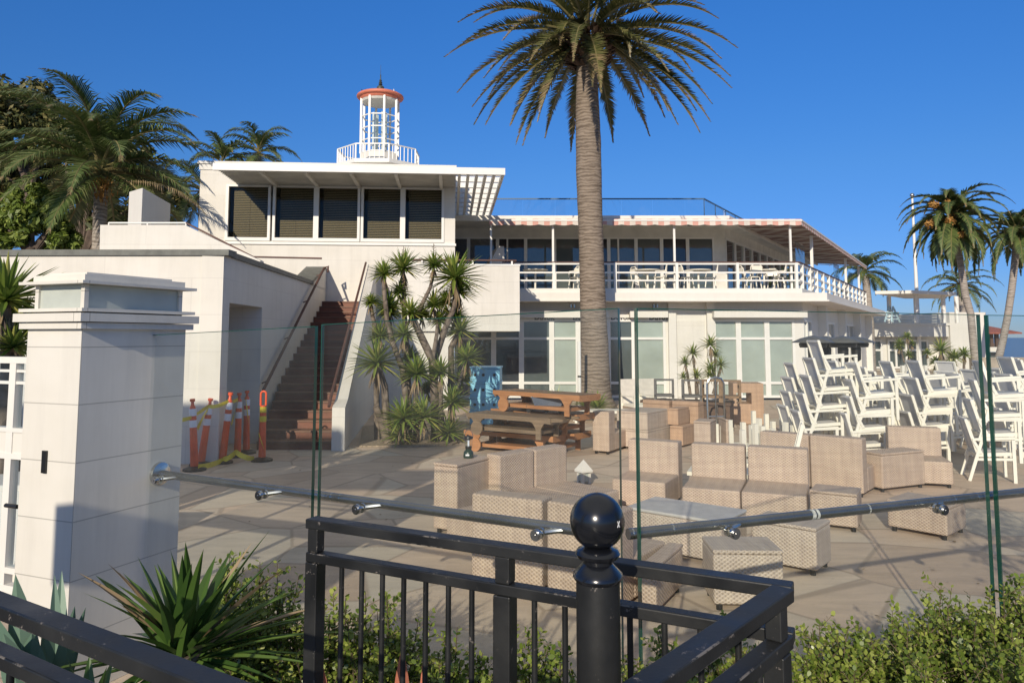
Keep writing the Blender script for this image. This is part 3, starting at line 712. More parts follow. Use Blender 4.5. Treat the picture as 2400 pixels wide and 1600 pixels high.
# interior wall of light behind the clear end of the balcony
# roof, soffit and rooftop glass parapet
zrf0 = zso; zrf1 = FF.px(1400, 505, 1.7)[1]
def ring2(off, xl, back=6):
    c = Vector((cF.x - 0.32, 28 - off, 0)); e = cF + NRM * 0.6 + DIR * (LW - 3)
    return [(xl, 28 - off), (c.x, c.y), (e.x, e.y), (e.x - 6, e.y + 3), (cF.x - 2, 37), (xl, 37)]
mb = MB(); mb.prism(ring2(1.7, sx[0] - 0.3), zrf0, zrf0 + 0.1); mb.build('soffit', 'soffit', WG)
mb = MB(); mb.prism([(sx[0] - 0.3, 26.32), (cF.x - 0.3, 26.32), (cF.x + 2.2, 30.5), (cF.x + 1, 36), (sx[0] - 0.3, 36)], zrf0 + 0.102, zrf1); mb.build('roof', 'wall2', WG)
for px in (1245, 1356, 1479, 1617):
    s, z = FF.px(px, 538, 0.9); m = MB(); m.lathe([(0.09, zrf0 - 0.05), (0.09, zrf0 + 0.02)], (s, 27.1, 0), 10); m.build('downlight', 'blackplastic', WG)
FG = Frame((0, 30.0), (1, 0)); gz1 = FG.px(1400, 465)[1]
gs = [FG.px(p, 470)[0] for p in (1120, 1225, 1301, 1456, 1529, 1605, 1650)]
for i in range(len(gs) - 1):
    m = MB(); m.fbox(FG, gs[i] + 0.012, gs[i + 1] - 0.012, -0.01, 0.01, zrf1 + 0.001, gz1 - 0.04); m.build('glass_parapet', 'glass_thin', WG)
cg = FG.pt(gs[-1], 0, 0); FG2 = Frame(cg, DIR)
for i in range(4):
    m = MB(); m.fbox(FG2, i * 1.6 + 0.012, (i + 1) * 1.6 - 0.012, -0.01, 0.01, zrf1 + 0.001, gz1 - 0.04); m.build('glass_parapet', 'glass_thin', WG)
mb = MB(); mb.bar(FG.pt(gs[0], 0, gz1 - 0.02), FG.pt(gs[-1], 0, gz1 - 0.02), 0.05); mb.bar(FG.pt(gs[-1], 0, gz1 - 0.02), FG2.pt(6.4, 0, gz1 - 0.02), 0.05)
for q in (0, 1.6, 3.2, 4.8): mb.bar(FG2.pt(q, 0, zrf1), FG2.pt(q, 0, gz1 - 0.05), 0.03)
mb.build('parapet_rail', plain('blue_grey_rail', (0.05, 0.10, 0.17), 0.4), WG)
# awning
za1 = FR.px(1500, 514, 0.15)[1]; za0 = FR.px(1500, 526, 0.15)[1]
aw = x0 - FR.px(1217, 520)[0] + FR.px(1152, 520)[0]
cA = cR + Vector((0.09, -0.15, 0)); eA = cA + DIR * 19.2
cI = Vector((cF.x - 0.3, 26.36, 0)); eI = cF + NRM * 0.58 + DIR * 17
mb = MB()
zi = zrf0 + 0.02
N1 = 46
def quadstrip(m, a, b, c, d, n, mi=0):
    for i in range(n):
        f, g = i / n, (i + 1) / n
        m.add([a.lerp(b, f), a.lerp(b, g), d.lerp(c, g), d.lerp(c, f)], [(0, 1, 2, 3)], mi)
A0 = Vector((aw, RD - 0.15, za1)); A1 = Vector((cA.x, cA.y, za1)); I0 = Vector((aw, 26.4, zi + 0.04)); I1 = Vector((cI.x, cI.y, zi + 0.04))
E1 = Vector((eA.x, eA.y, za1)); J1 = Vector((eI.x, eI.y, zi + 0.04))
up = Vector((0, 0, 0.012))
mb = MB(); quadstrip(mb, A0 + up, A1 + up, I1 + up, I0 + up, 1); quadstrip(mb, A1 + up, E1 + up, J1 + up, I1 + up, 1)
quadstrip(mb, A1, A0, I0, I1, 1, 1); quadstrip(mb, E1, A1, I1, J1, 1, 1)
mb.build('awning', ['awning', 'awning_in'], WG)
def valance(m, a, b, z1, z0, wid=0.55):
    L = (b - a).length; n = int(L / wid * 6)
    pts = []
    for i in range(n + 1):
        f = i / n; p = a.lerp(b, f)
        pts.append((p, z0 - 0.035 * abs(sin(pi * f * L / wid))))
    for i in range(n):
        p, q = pts[i], pts[i + 1]
        m.add([(p[0].x, p[0].y, p[1]), (q[0].x, q[0].y, q[1]), (q[0].x, q[0].y, z1), (p[0].x, p[0].y, z1)], [(0, 1, 2, 3)])
mb = MB(); valance(mb, A0, A1, za1 + 0.012, za0); valance(mb, A1, E1, za1 + 0.012, za0); mb.build('valance', 'awning', WG)
mb = MB(); mb.bar(A0 - up * 3, A1 - up * 3, 0.05); mb.bar(A1 - up * 3, E1 - up * 3, 0.05); mb.bar(I1 - up * 8, J1 - up * 8, 0.05)
for i in range(9): mb.bar(A1.lerp(E1, i / 8) - up * 4, I1.lerp(J1, i / 8) - up * 4, 0.03)
mb.build('awning_frame', 'trim', WG)
for px in (1151, 1296, 1580, 1852):
    s = FR.px(px, 560, -0.12)[0]; m = MB(); m.fbox(FR, s - 0.035, s + 0.035, -0.16, -0.09, zfl, za0 + 0.05); m.build('awning_post', 'trim', WG)
for px in (1904, 1982, 2012):
    s = FR2.px(px, 620, -0.12)[0]; m = MB(); m.fbox(FR2, s - 0.05, s + 0.05, -0.18, -0.08, zfl, za0 + 0.05); m.build('awning_post', 'trim', WG)
    m = MB(); m.fbox(FR2, s - 0.9, s + 0.9, -0.55, -0.53, zfl + 0.1, zfl + 1.9); m.build('wind_screen', 'glass_thin', WG)
# balcony railing
rz = zra - zfl
def railing(fr, s0, s1, posts):
    m = MB()
    for k, th in ((0.93, 0.055), (0.60, 0.05), (0.30, 0.05)): m.fbox(fr, s0, s1, -0.03, 0.03, zfl + rz * k - th / 2, zfl + rz * k + th / 2)
    for s in posts: m.fbox(fr, s - 0.045, s + 0.045, -0.055, 0.055, zfl, zfl + rz * 0.97)
    m.build('railing', 'trim', WG)
    m = MB(); m.fbox(fr, s0, s1 + 0.03, -0.06, 0.06, zfl + rz * 0.972, zfl + rz * 1.01); m.build('rail_cap', 'railwood', WG)
pp = [FR.px(p, 640)[0] for p in (1298, 1364, 1442, 1586, 1728, 1866)]
railing(FR, x0 - 0.5, cR.x - 0.002, pp)
railing(FR2, 0.002, LW - 0.4, [0.6 + i * 1.45 for i in range(14)])
# lower facade
zl1 = FL.px(1500, 748)[1]; zln = FL.px(1500, 727)[1]; zt1 = FL.px(1500, 793)[1]; zt0 = FL.px(1500, 897)[1]
lx0 = FL.px(1066, 800)[0]
g1 = [FL.px(p, 800)[0] for p in (1066, 1157, 1222, 1293, 1355, 1425, 1486, 1560)]
c1x, c2x = FL.px(1575, 800)[0], FL.px(1664, 800)[0]
g2 = [FL.px(p, 800)[0] for p in (1672, 1731, 1798, 1863)]
mb = MB()
mb.fbox(FL, lx0, g2[-1] + 0.3, -0.35, 0, zl1, zsl + 0.1)
mb.fbox(FL, g1[-1], g2[0], -0.35, 0, 0, zl1)
mb.fbox(FL, g2[-1], g2[-1] + 0.3, -0.35, 0, 0, zl1)
mb.build('lower_wall', 'wall2', WG)
for px in (1566, 1656):
    s = FL.px(px, 800)[0]; m = MB(); m.fbox(FL, s, s + 0.26, 0.001, 0.14, 0, zsl + 0.05); m.build('pilaster', 'wall2', WG)
s0, s1 = FL.px(1586, 800)[0], FL.px(1651, 800)[0]
mb = MB(); mb.fbox(FL, s0, s1, 0.001, 0.05, 0.1, zl1 - 0.05); mb.build('wall_panel', 'wall', WG)
mb = MB(); z0_ = FL.px(1400, 744, 0.35)[1]; z1_ = FL.px(1400, 729, 0.35)[1]
q = [FL.px(p, 735, 0.35)[0] for p in (1212, 1428, 1477, 1566, 1582, 1655, 1672, 1890)]
for i in (0, 2): mb.fbox(FL, q[i], q[i + 1], 0.001, 0.35, z0_, z1_)
mb.fbox(FL, q[6], q[7], 0.001, 0.45, z0_, z1_)
mb.fbox(FL, q[1] + 0.001, q[2] - 0.001, 0.001, 0.034, z0_ + 0.002, z1_)
mb.build('lintel', 'wall2', WG)
pan = ['pane_mid', 'pane_dark', 'pane_mid', 'pane_shade', 'pane_dark', 'pane_mid', 'pane_shade']
for i in range(7):
    window(FL, g1[i] + 0.001, g1[i + 1], 0.08, zl1, pan[i], WG, (zt1, zt0), t=0.085)
for i in range(3):
    window(FL, g2[i] + 0.001, g2[i + 1], 0.08, zl1, 'pane_shade', WG, (zt1, zt0), t=0.085)
# half-hidden black lettering on the glass just under the lintel
def lettering(txt, px, py, size, fr, t, parent):
    cu = bpy.data.curves.new('lettering', 'FONT'); cu.body = txt; cu.size = size; cu.extrude = 0.004; cu.offset = 0.006
    ob = bpy.data.objects.new('lettering', cu); COL.objects.link(ob); bpy.context.view_layer.update()
    me = bpy.data.meshes.new_from_object(ob.evaluated_get(bpy.context.evaluated_depsgraph_get()))
    bpy.data.objects.remove(ob)
    s, z = fr.px(px, py, t); o3 = fr.pt(s, t, z) - OFF[parent.name]
    mat3 = Matrix(((fr.u.x, 0, fr.n.x, o3.x), (fr.u.y, 0, fr.n.y, o3.y), (0, 1, 0, o3.z), (0, 0, 0, 1)))
    me.transform(mat3); me.materials.append(M['blackplastic'])
    n = bpy.data.objects.new('lettering', me); COL.objects.link(n); n.parent = parent; OFF[n.name] = OFF[parent.name]
for px, tx in ((1252, 'Duvok'), (1342, 'Duvok'), (1431, 'Duvok'), (1521, 'Duvok')): lettering(tx, px, 749, 0.25, FL, 0.024, WG)
for px in (1341, 1535):
    s, z = FL.px(px, 708, 0.3); m = MB()
    m.lathe([(0.02, zsl - 0.02), (0.05, zsl - 0.06), (0.05, zsl - 0.18), (0.03, zsl - 0.19)], (s - 0.05, WD - 0.3, 0), 8); m.lathe([(0.05, zsl - 0.06), (0.05, zsl - 0.18)], (s + 0.06, WD - 0.3, 0), 8); m.build('spotlight', 'steel2', WG)
# lower wall round the angle
FL2 = Frame((g2[-1] + 0.3, WD), DIR); FL2.n = Vector((DIR.y, -DIR.x, 0))
mb = MB(); L2 = LW + 1.5
mb.fbox(FL2, 1.6, 3.6, -0.3, 0, 0, zsl + 0.1); mb.fbox(FL2, 0.0, L2, -0.3, 0, zl1, zsl + 0.099); mb.fbox(FL2, 7.0, 9.5, -0.3, 0, 0, zl1); mb.fbox(FL2, 13.5, L2, -0.3, 0, 0, zl1)
mb.build('angled_wall', 'wall2', WG)
for s in (3.0, 8.2, 13.4, 18.5):
    m = MB(); m.fbox(FL2, s, s + 0.3, 0.001, 0.3, 0, zsl + 0.05); m.build('fin', 'wall2', WG)
for a, b in ((0.0, 0.8), (0.8, 1.6), (3.6, 5.3), (5.3, 7.0), (9.5, 11.5), (11.5, 13.5)):
    window(FL2, a + 0.001, b, 0.08, zl1, 'pane_blue' if a < 1 else 'pane_mid', WG, (zt1, zt0), t=0.085)
# raised wedge-ended wall beside the upper terrace
q = [atY(x, y, 26.2) for x, y in ((1153, 622), (1154, 605), (1168, 577), (1181, 577), (1184, 622))]
mb = MB(); mb.extrude(q, (-0.25, 1.5, 0)); solo(mb, 'stub_wall', 'wall2', 'little white wedge-shaped wall on the upper terrace beside the balcony', 'wall', (q[0].x, q[0].y, q[0].z))
# ================================================================== far buildings on the right
PD = 46.0
FP = Frame((0, PD), (1, 0.12))
PV = thing('pavilion', 'far white pavilion with roof terrace, square-paned windows and tall blank wall', 'building', FP.pt(24, 0, 0))
S = lambda px, py: FP.px(px, py)
z1 = S(2100, 778)[1]; z2 = S(2100, 763)[1]; s0 = S(2024, 780)[0]; s1 = S(2172, 780)[0]; s2 = S(2198, 800)[0]; s3 = S(2282, 800)[0]
mb = MB(); mb.fbox(FP, s0 - 6, s2, -5, 0, 0, z1 - 0.3); mb.build('wall', 'wall2', PV)
mb = MB(); mb.fbox(FP, s0 - 6, s2 - 0.1, -5, 1.2, z1 - 0.298, z2); mb.fbox(FP, s0 - 6, s2 - 0.05, -5, 1.3, z2 + 0.001, z2 + 0.15); mb.build('roof_slab', 'wall2', PV)
zw = S(2240, 733)[1]
mb = MB(); mb.fbox(FP, s2 + 0.002, s3, -9, 1.2, 0, zw); mb.build('blank_wall', 'wall2', PV)
mb = MB(); zk = S(2100, 727)[1]; mb.fbox(FP, s0 - 1, s2 - 0.6, -4.6, -3, z2 + 0.152, zk); mb.build('rooftop_wall', 'wall', PV)
zr1 = S(2100, 742)[1]; zr0 = S(2100, 758)[1]
mb = MB()
for k in (0.02, 0.5, 0.95): mb.fbox(FP, s0 - 3, S(2176, 750)[0], 0.95, 1.02, z2 + 0.2 + (zr1 - z2 - 0.2) * k, z2 + 0.28 + (zr1 - z2 - 0.2) * k)
for px in (2030, 2071, 2123, 2176): s = S(px, 750)[0]; mb.fbox(FP, s - 0.06, s + 0.06, 0.93, 1.04, z2 + 0.151, zr1 + 0.15)
mb.build('railing', 'trim', PV)
zA, zB, zC = S(2100, 796)[1], S(2100, 820)[1], S(2100, 862)[1]
FPw = Frame(FP.Q + FP.n * 0.14, FP.u)
for a, b, ms in ((2024, 2064, (2040,)), (2077, 2172, (2096, 2120, 2146))):
    window(FPw, S(a, 800)[0], S(b, 800)[0], 0.1, zA, 'pane_mid', PV, (zB,), [S(x, 800)[0] for x in ms], t=0.12)
# shade canopy on the roof terrace
zc1 = atY(2140, 692, PD - 1).z
CN = thing('shade_canopy', 'flat pale shade canopy on white posts above the far roof terrace', 'canopy', (atY(2140, 690, PD - 1).x, PD - 1, z2))
q = [atY(x, y, PD - 2 + d) for x, y, d in ((2052, 700, -1.0), (2140, 706, -1.6), (2242, 697, 0), (2200, 690, 4), (2120, 690, 4))]
mb = MB(); mb.prism([(p.x, p.y) for p in q], zc1 - 0.04, zc1 + 0.14); mb.build('roof', 'wall2', CN)
for px in (2084, 2147, 2211, 2242):
    p = atY(px, 720, PD - 0.8 if px != 2147 else PD - 2); m = MB(); m.tube([(p.x, p.y, z2 + 0.1), (p.x, p.y, zc1 - 0.042)], 0.13, 8); m.build('post', 'trim', CN)
# stepladder
p0 = atY(2083, 752, PD - 1.0)
LDR = thing('stepladder', 'pale blue stepladder standing open on the far roof terrace', 'ladder', (p0.x, p0.y, z2 + 0.15))
tp = atY(2088, 718, PD - 1.0)
for nm, dx, dy in (('front_frame', -0.35, -0.3), ('rear_frame', 0.5, 0.4)):
    m = MB()
    for k in (-0.2, 0.2): m.bar((tp.x + k * 0.6, p0.y, tp.z), (tp.x + dx + k, p0.y + dy, z2 + 0.15), 0.07)
    for r in range(1, 5): f = r / 5; m.bar((tp.x + dx * f - 0.2, p0.y + dy * f, tp.z + (z2 + 0.15 - tp.z) * f), (tp.x + dx * f + 0.2, p0.y + dy * f, tp.z + (z2 + 0.15 - tp.z) * f), 0.05)
    m.build(nm, plain('ladder_paint', (0.45, 0.6, 0.66), 0.4), LDR)
# tile-roofed lookout beyond
TD = 62.0
K = lambda x, y: atY(x, y, TD)
TL = thing('lookout_house', 'small distant house with red tiled hip roof on dark posts beyond the terrace wall', 'house', (K(2330, 850).x, TD, 0))
a, b = K(2285, 779), K(2362, 779); zt5 = K(2300, 752).z
mb = MB(); mb.add([a + Vector((-1, -1, 0)), b + Vector((0.5, -1, 0)), b + Vector((0.5, 6, 0)), a + Vector((-1, 6, 0)), Vector((a.x - 1, TD + 2.5, zt5)), Vector((K(2306, 752).x, TD + 2.5, zt5)), a + Vector((-1, -1, -0.12)), b + Vector((0.5, -1, -0.12)), b + Vector((0.5, 6, -0.12)), a + Vector((-1, 6, -0.12))],
   [(0, 1, 5, 4), (1, 2, 5), (2, 3, 4, 5), (3, 0, 4), (6, 9, 8, 7), (0, 6, 7, 1), (1, 7, 8, 2)]); mb.build('roof', 'tile', TL)
for px in (2311, 2323, 2336): p = K(px, 800); m = MB(); m.bar((p.x, TD, K(px, 815).z), (p.x, TD, a.z - 0.1), 0.25); m.build('post', 'darkwood', TL)
mb = MB(); mb.box(K(2290, 0 + 815).x, K(2335, 815).x, TD - 0.5, TD + 5, K(2300, 824).z, K(2300, 813).z); mb.build('floor', 'wall', TL)
mb = MB(); mb.box(K(2290, 830).x, K(2353, 830).x, TD + 0.3, TD + 4, -1, K(2300, 825).z); mb.build('lower_glass', 'pane_mid', TL)
mb = MB()
for y in (806, 810): mb.bar(K(2295, y), K(2330, y), 0.12)
mb.build('railing', 'darkwood', TL)
# terrace wall at the far edge
p, q = atZ(2285, 897, 0.0), atZ(2425, 893, 0.0)
TWD = 40.0; zw = atY(2350, 841, TWD).z
mb = MB(); x = atY(2280, 860, TWD).x; mb.box(x, x + 26, TWD, TWD + 0.3, 0, zw); 
TWL = thing('terrace_wall', 'low tan wall along the far edge of the terrace below the lookout house', 'wall', (x + 5, TWD, 0))
mb.build('panel', 'concrete', TWL)
mb = MB(); mb.box(x, x + 26, TWD - 0.03, TWD + 0.33, zw, zw + 0.08)
mb.build('coping', 'concrete', TWL)
# flagpole
fp0 = atY(2150, 720, PD + 3); fp1 = atY(2131, 462, PD + 3)
FPL = thing('flagpole', 'tall bare white flagpole behind the shade canopy', 'flagpole', (fp0.x, PD + 3, 0))
mb = MB(); mb.tube([(fp0.x, PD + 3, 0), (fp0.x, PD + 3, 5), (fp0.x - 0.0, PD + 3, fp1.z)], [0.14, 0.12, 0.065], 10); mb.build('pole', 'trim', FPL, smooth=True)
mb = MB(); prof = [(0.02 + 0.13 * sin(pi * i / 6), fp1.z + 0.13 - 0.13 * cos(pi * i / 6)) for i in range(7)]
mb.lathe(prof, (fp0.x, PD + 3, 0), 10); mb.build('ball', 'steel2', FPL, smooth=True)
pd = Vector((sin(radians(22)), cos(radians(22)), 0)); pl = Vector((-pd.y, pd.x, 0))
c0_ = atY(193, 760, 4.52); C0 = Vector((c0_.x, c0_.y, 0)); PW, PL = 0.80, 0.47
# ================================================================== glass wind screen and steel handrail
RZ = 1.2
rA = atZ(393, 1112, RZ); rB = atZ(1337, 1240, RZ); rC = atZ(1480, 1250, RZ); rD = atZ(2400, 1153, RZ)
uL = (rB - rA).normalized(); uR = (rD - rC).normalized()
GL = Frame((rA - Vector((uL.y, -uL.x, 0)) * -0.0).xy, uL.xy); GR = Frame(rC.xy, uR.xy)
GO = 0.085                                   # the glass stands this far on the street side of the rail
def glass_panel(fr, p0, p1, label, xmid=None):
    (xa, ya), (xb, yb) = p0, p1
    sa, za = fr.px(xa, ya, GO); sb, zb = fr.px(xb, yb, GO); t = 0.024
    g = thing('glass_panel', label, 'glass panel', fr.pt((sa + sb) / 2, GO, 0.05), 'glass wind screen panels')
    m = MB(); P = lambda s, tt, z: fr.pt(s, GO + tt, z)
    m.add([P(sa, t / 2, 0.05), P(sb, t / 2, 0.05), P(sb, t / 2, zb), P(sa, t / 2, za)], [(0, 1, 2, 3)])
    m.add([P(sa, -t / 2, 0.05), P(sb, -t / 2, 0.05), P(sb, -t / 2, zb), P(sa, -t / 2, za)], [(3, 2, 1, 0)])
    m.build('pane', 'glass', g)
    m = MB(); q = [P(sa, t / 2, 0.05), P(sb, t / 2, 0.05), P(sb, t / 2, zb), P(sa, t / 2, za), P(sa, -t / 2, 0.05), P(sb, -t / 2, 0.05), P(sb, -t / 2, zb), P(sa, -t / 2, za)]
    m.add(q, [(1, 5, 6, 2), (4, 0, 3, 7), (3, 2, 6, 7), (0, 4, 5, 1)])
    tt = t / 2 + 0.0006; rh = 0.0042  # dark strips painted on the face for the refracted line of the edge
    m.add([P(sa, tt, za - rh), P(sb, tt, zb - rh), P(sb, tt, zb), P(sa, tt, za)], [(0, 1, 2, 3)])
    m.add([P(sa, tt, 0.05), P(sa + 0.005, tt, 0.05), P(sa + 0.005, tt, za - rh), P(sa, tt, za - rh)], [(0, 1, 2, 3)])
    m.build('edge', 'glass_edge', g)
    return sa, sb
gA = glass_panel(GL, (333, 786), (742, 764), 'clear glass panel fixed beside the white lantern pillar')
gB = glass_panel(GL, (757, 760), (1450, 722), 'clear glass panel left of the screen corner, behind the ball-topped post')
gC = glass_panel(GR, (1489, 722), (2292, 737), 'wide clear glass panel just right of the screen corner')
gD = glass_panel(GR, (2310, 738), (2860, 744), 'clear glass panel cut off by the right edge of the photo')
def handrail(fr, s0, s1, brackets, bands, label, plate=False):
    h = thing('handrail', label, 'handrail', fr.pt((s0 + s1) / 2, 0, RZ))
    m = MB(); m.tube([fr.pt(s0, 0, RZ), fr.pt(s1, 0, RZ)], 0.0255, 16); m.build('rail_tube', 'steel', h, smooth=True)
    for s in bands:
        m = MB(); m.tube([fr.pt(s - 0.004, 0, RZ), fr.pt(s + 0.004, 0, RZ)], 0.0262, 16); m.build('joint_band', 'steel2', h, smooth=True)
    for s in brackets:
        m = MB()
        m.tube([fr.pt(s + 0.10, 0.012, RZ - 0.004), fr.pt(s + 0.045, 0.035, RZ - 0.012), fr.pt(s, GO - 0.016, RZ - 0.018)], [0.012, 0.013, 0.014], 8)
        m.disc(fr.pt(s, GO - 0.022, RZ - 0.018), fr.n, 0.026, 0.014, 18)
        b = m.build('bracket', 'steel2', h, smooth=True)
        m = MB(); m.disc(fr.pt(s, GO + 0.021, RZ - 0.018), fr.n, 0.027, 0.016, 20); m.disc(fr.pt(s, GO + 0.032, RZ - 0.018), fr.n, 0.020, 0.008, 20); m.disc(fr.pt(s, GO + 0.037, RZ - 0.018), fr.n, 0.006, 0.004, 10)
        m.build('clamp_disc', 'steel2', b, smooth=True)
    return h
sx_ = lambda fr, px, py: fr.px(px, py, 0)[0]
bL = [sx_(GL, 640, 1150), sx_(GL, 866, 1182), sx_(GL, 1280, 1239)]
sP = (C0 - GL.Q).dot(pl) / GL.u.dot(pl)
hr = handrail(GL, sP, sx_(GL, 1432, 1253), bL + [sx_(GL, 398, 1110)], [sx_(GL, p, 1180) for p in (780, 800, 1425)], 'long steel handrail running from the white pillar to the screen corner')
m = MB(); p = GL.pt(sP, 0, RZ); fn = -pl; m.tube([p - fn * 0.004, p + fn * 0.022, p + fn * 0.034], [0.078, 0.074, 0.032], 26); m.build('wall_flange', 'steel2', hr, smooth=True)
bR = [sx_(GR, 1690, 1245), sx_(GR, 2172, 1192), sx_(GR, 2395, 1160)]
hr2 = handrail(GR, sx_(GR, 1472, 1252), sx_(GR, 2750, 1130), bR, [sx_(GR, p, 1200) for p in (1480, 1574, 2032, 2234, 2288)], 'steel handrail with white droppings right of the screen corner')
m = MB()
for px in (1900, 1904, 1912, 2033):
    s = sx_(GR, px, 1210); w_ = R.uniform(0.008, 0.02)
    m.tube([GR.pt(s - w_ / 2, 0.0, RZ), GR.pt(s + w_ / 2, 0.0, RZ)], 0.0263, 14)
m.build('dropping_stain', plain('bird_dropping', (0.55, 0.55, 0.52), 0.8, var=0.5, scale=60), hr2)
# ================================================================== white lantern pillar
PI_ = thing('lantern_pillar', 'square white boarded gate pillar topped by a frosted glass lantern', 'pillar', C0)
zc0 = atY(195, 755, 4.52).z
def pbox(m, g, z0, z1, gx=None):
    o = C0 - pd * g - pl * g; m.obox((o.x, o.y, z0), pd * (PW + 2 * g), pl * (PL + 2 * g), (0, 0, z1 - z0))
m = MB(); pbox(m, 0.0, 0.0, zc0); m.build('shaft', 'pillar', PI_)
zz = lambda y: atY(195, y, 4.48).z
m = MB(); pbox(m, 0.035, zz(770), zz(755)); pbox(m, 0.06, zz(753), zz(733)); m.build('cornice', 'pillar', PI_)
m = MB(); pbox(m, -0.02, zz(733), zz(730)); pbox(m, 0.04, zz(729), zz(721)); m.build('lantern_base', 'pillar', PI_)
m = MB(); pbox(m, -0.035, zz(720), zz(664)); m.build('lantern_glass', 'frost', PI_)
m = MB()
for a in (0, 1):
    for b in (0, 1):
        o = C0 + pd * (0.02 + a * (PW - 0.07)) + pl * (0.02 + b * (PL - 0.07)); m = MB(); m.obox((o.x, o.y, zz(720) + 0.0), pd * 0.03, pl * 0.03, (0, 0, zz(664) - zz(720))); m.build('corner_bar', 'pillar', PI_)
m = MB(); pbox(m, 0.045, zz(663), zz(656)); pbox(m, -0.01, zz(656) + 0.001, zz(640)); pbox(m, -0.07, zz(640) + 0.001, zz(633)); m.build('lantern_cap', 'pillar', PI_)
# little dark plate on the sunny face, and a small key box shape beneath
s = C0 + pl * 0.235 - pd * 0.002; z = atY(124, 1081, 4.62).z
m = MB(); m.obox((s.x, s.y, z - 0.066), pl * 0.036, -pd * 0.012, (0, 0, 0.132)); m.build('keypad_plate', 'blackplastic', PI_)
# ================================================================== gate beside the pillar
FG_ = Frame((C0 + pd * 0.18 + pl * (PL + 0.01)).xy, (-pl).xy)
GT = thing('gate', 'white framed glass gate hinged beside the lantern pillar at the left edge', 'gate', FG_.pt(-0.3, 0, 0.1))
gz = lambda y: FG_.px(50, y)[1]
W = -1.7
m = MB()
for a, b in ((851, 836), (1012, 1002), (1075, 1062), (1344, 1330), (1400, 1372)): m.fbox(FG_, W, 0, -0.03, 0.03, gz(a), gz(b))
for a, b in ((872, 866), (900, 893)): m.fbox(FG_, W, -0.002, -0.02, 0.02, gz(a), gz(b))
for s in (-0.035, -0.33, -1.1): m.fbox(FG_, s - 0.03, s + 0.03, -0.028, 0.028, gz(1400), gz(851))
m.build('frame', 'trim', GT)
m = MB(); m.fbox(FG_, W, -0.005, -0.02, 0.02, gz(1062), gz(1012)); m.build('centre_panel', 'wall2', GT)
m = MB(); m.fbox(FG_, W, -0.005, -0.006, 0.006, gz(1002), gz(851)); m.build('upper_glass', 'glass_thin', GT)
m = MB(); m.fbox(FG_, W, -0.005, -0.006, 0.006, gz(1330), gz(1075)); m.build('lower_glass', 'glass_thin', GT)
m = MB(); p = FG_.pt(-0.29, 0.05, gz(1182)); m.tube([p, p + FG_.u * 0.11], 0.014, 8); m.build('handle', 'blackplastic', GT)
# white utility cabinet seen through the gate
q = atY(45, 1250, 6.6); m = MB(); m.box(q.x - 1.2, q.x + 0.05, 6.6, 7.3, 0, atY(45, 1137, 6.6).z)
CB = thing('utility_cabinet', 'plain white cabinet behind the glass gate at far left', 'cabinet', (q.x - 0.5, 6.6, 0)); m.build('body', 'wall2', CB, bevel=0.02)
m = MB(); m.box(q.x - 1.15, q.x + 0.0, 6.58, 6.598, 0.12, atY(45, 1150, 6.6).z); m.build('door', 'trim', CB)
# ================================================================== black iron fence
FZ = 1.49
def fence(a, b, label, posts, bars, ext=0.0, hs=0.03, second=0.11):
    fr = Frame(a.xy, (b - a).xy); L = (b - a).length
    f = thing('iron_fence', label, 'fence', ((a + b) / 2).xy.to_3d() + Vector((0, 0, 0.5)), 'black iron fence sections')
    for nm, z0, z1, w in (('top_rail', FZ - 0.032, FZ, 0.055), ('lower_rail', FZ - second - 0.032, FZ - second, 0.045)):
        m = MB(); m.fbox(fr, -ext, L + 0.012, -w / 2, w / 2, z0, z1); m.build(nm, ['black', 'worn'], f, bevel=0.0035).modifiers[0].material = 1
    for s, w in posts:
        m = MB(); m.fbox(fr, s - w / 2, s + w / 2, -w / 2 + 0.001, w / 2 - 0.001, 0.5, FZ - second - 0.0325); m.fbox(fr, s - w / 2 + 0.004, s + w / 2 - 0.004, -w / 2 + 0.006, w / 2 - 0.006, FZ - second + 0.001, FZ - 0.033); m.build('post', ['black', 'worn'], f, bevel=0.003).modifiers[0].material = 1
    for s in bars:
        m = MB(); m.tube([fr.pt(s, 0, 0.56), fr.pt(s, 0, FZ - second - 0.031)], 0.0085, 10, cap=False); m.build('baluster', 'black', f, smooth=True)
    m = MB(); m.fbox(fr, -ext, L, -0.02, 0.02, 0.56, 0.59); m.build('bottom_rail', 'black', f)
    return fr
fa, fb = atZ(742, 1213, FZ), atZ(1846, 1366, FZ)
frm = Frame(fa.xy, (fb - fa).xy); Lm = (fb - fa).length
sm = frm.px(1184, 1290)[0]
nb = 7
bars = [0.03 + (sm - 0.06) * (i + 1) / (nb + 1) for i in range(nb)] + [sm + (Lm - sm) * (i + 1) / 8.3 for i in range(7)]
fence(fa, fb, 'middle run of black iron fence with chipped paint in front of the wicker seats', [(0.0, 0.05), (sm, 0.055), (Lm - 0.03, 0.055)], bars, 0.025)
fc = fb + Vector((-0.5, -0.86, 0)).normalized() * 0.0
e1 = atZ(1500, 1600, FZ)
ft = Frame(fb.xy, (e1 - fb).xy)
fence(fb + (e1 - fb).normalized() * 0.03, fb + (e1 - fb).normalized() * 1.6, 'run of black iron fence coming towards the viewer at lower right', [(0.05, 0.052)], [0.16 + i * 0.105 for i in range(12)])
l0, l1 = atZ(-160, 1340, FZ), atZ(540, 1604, FZ)
fence(l0, l0 + (l1 - l0).normalized() * 1.6, 'run of black iron fence cutting across the lower left corner', [(0.02, 0.05)], [0.12 + i * 0.105 for i in range(13)])
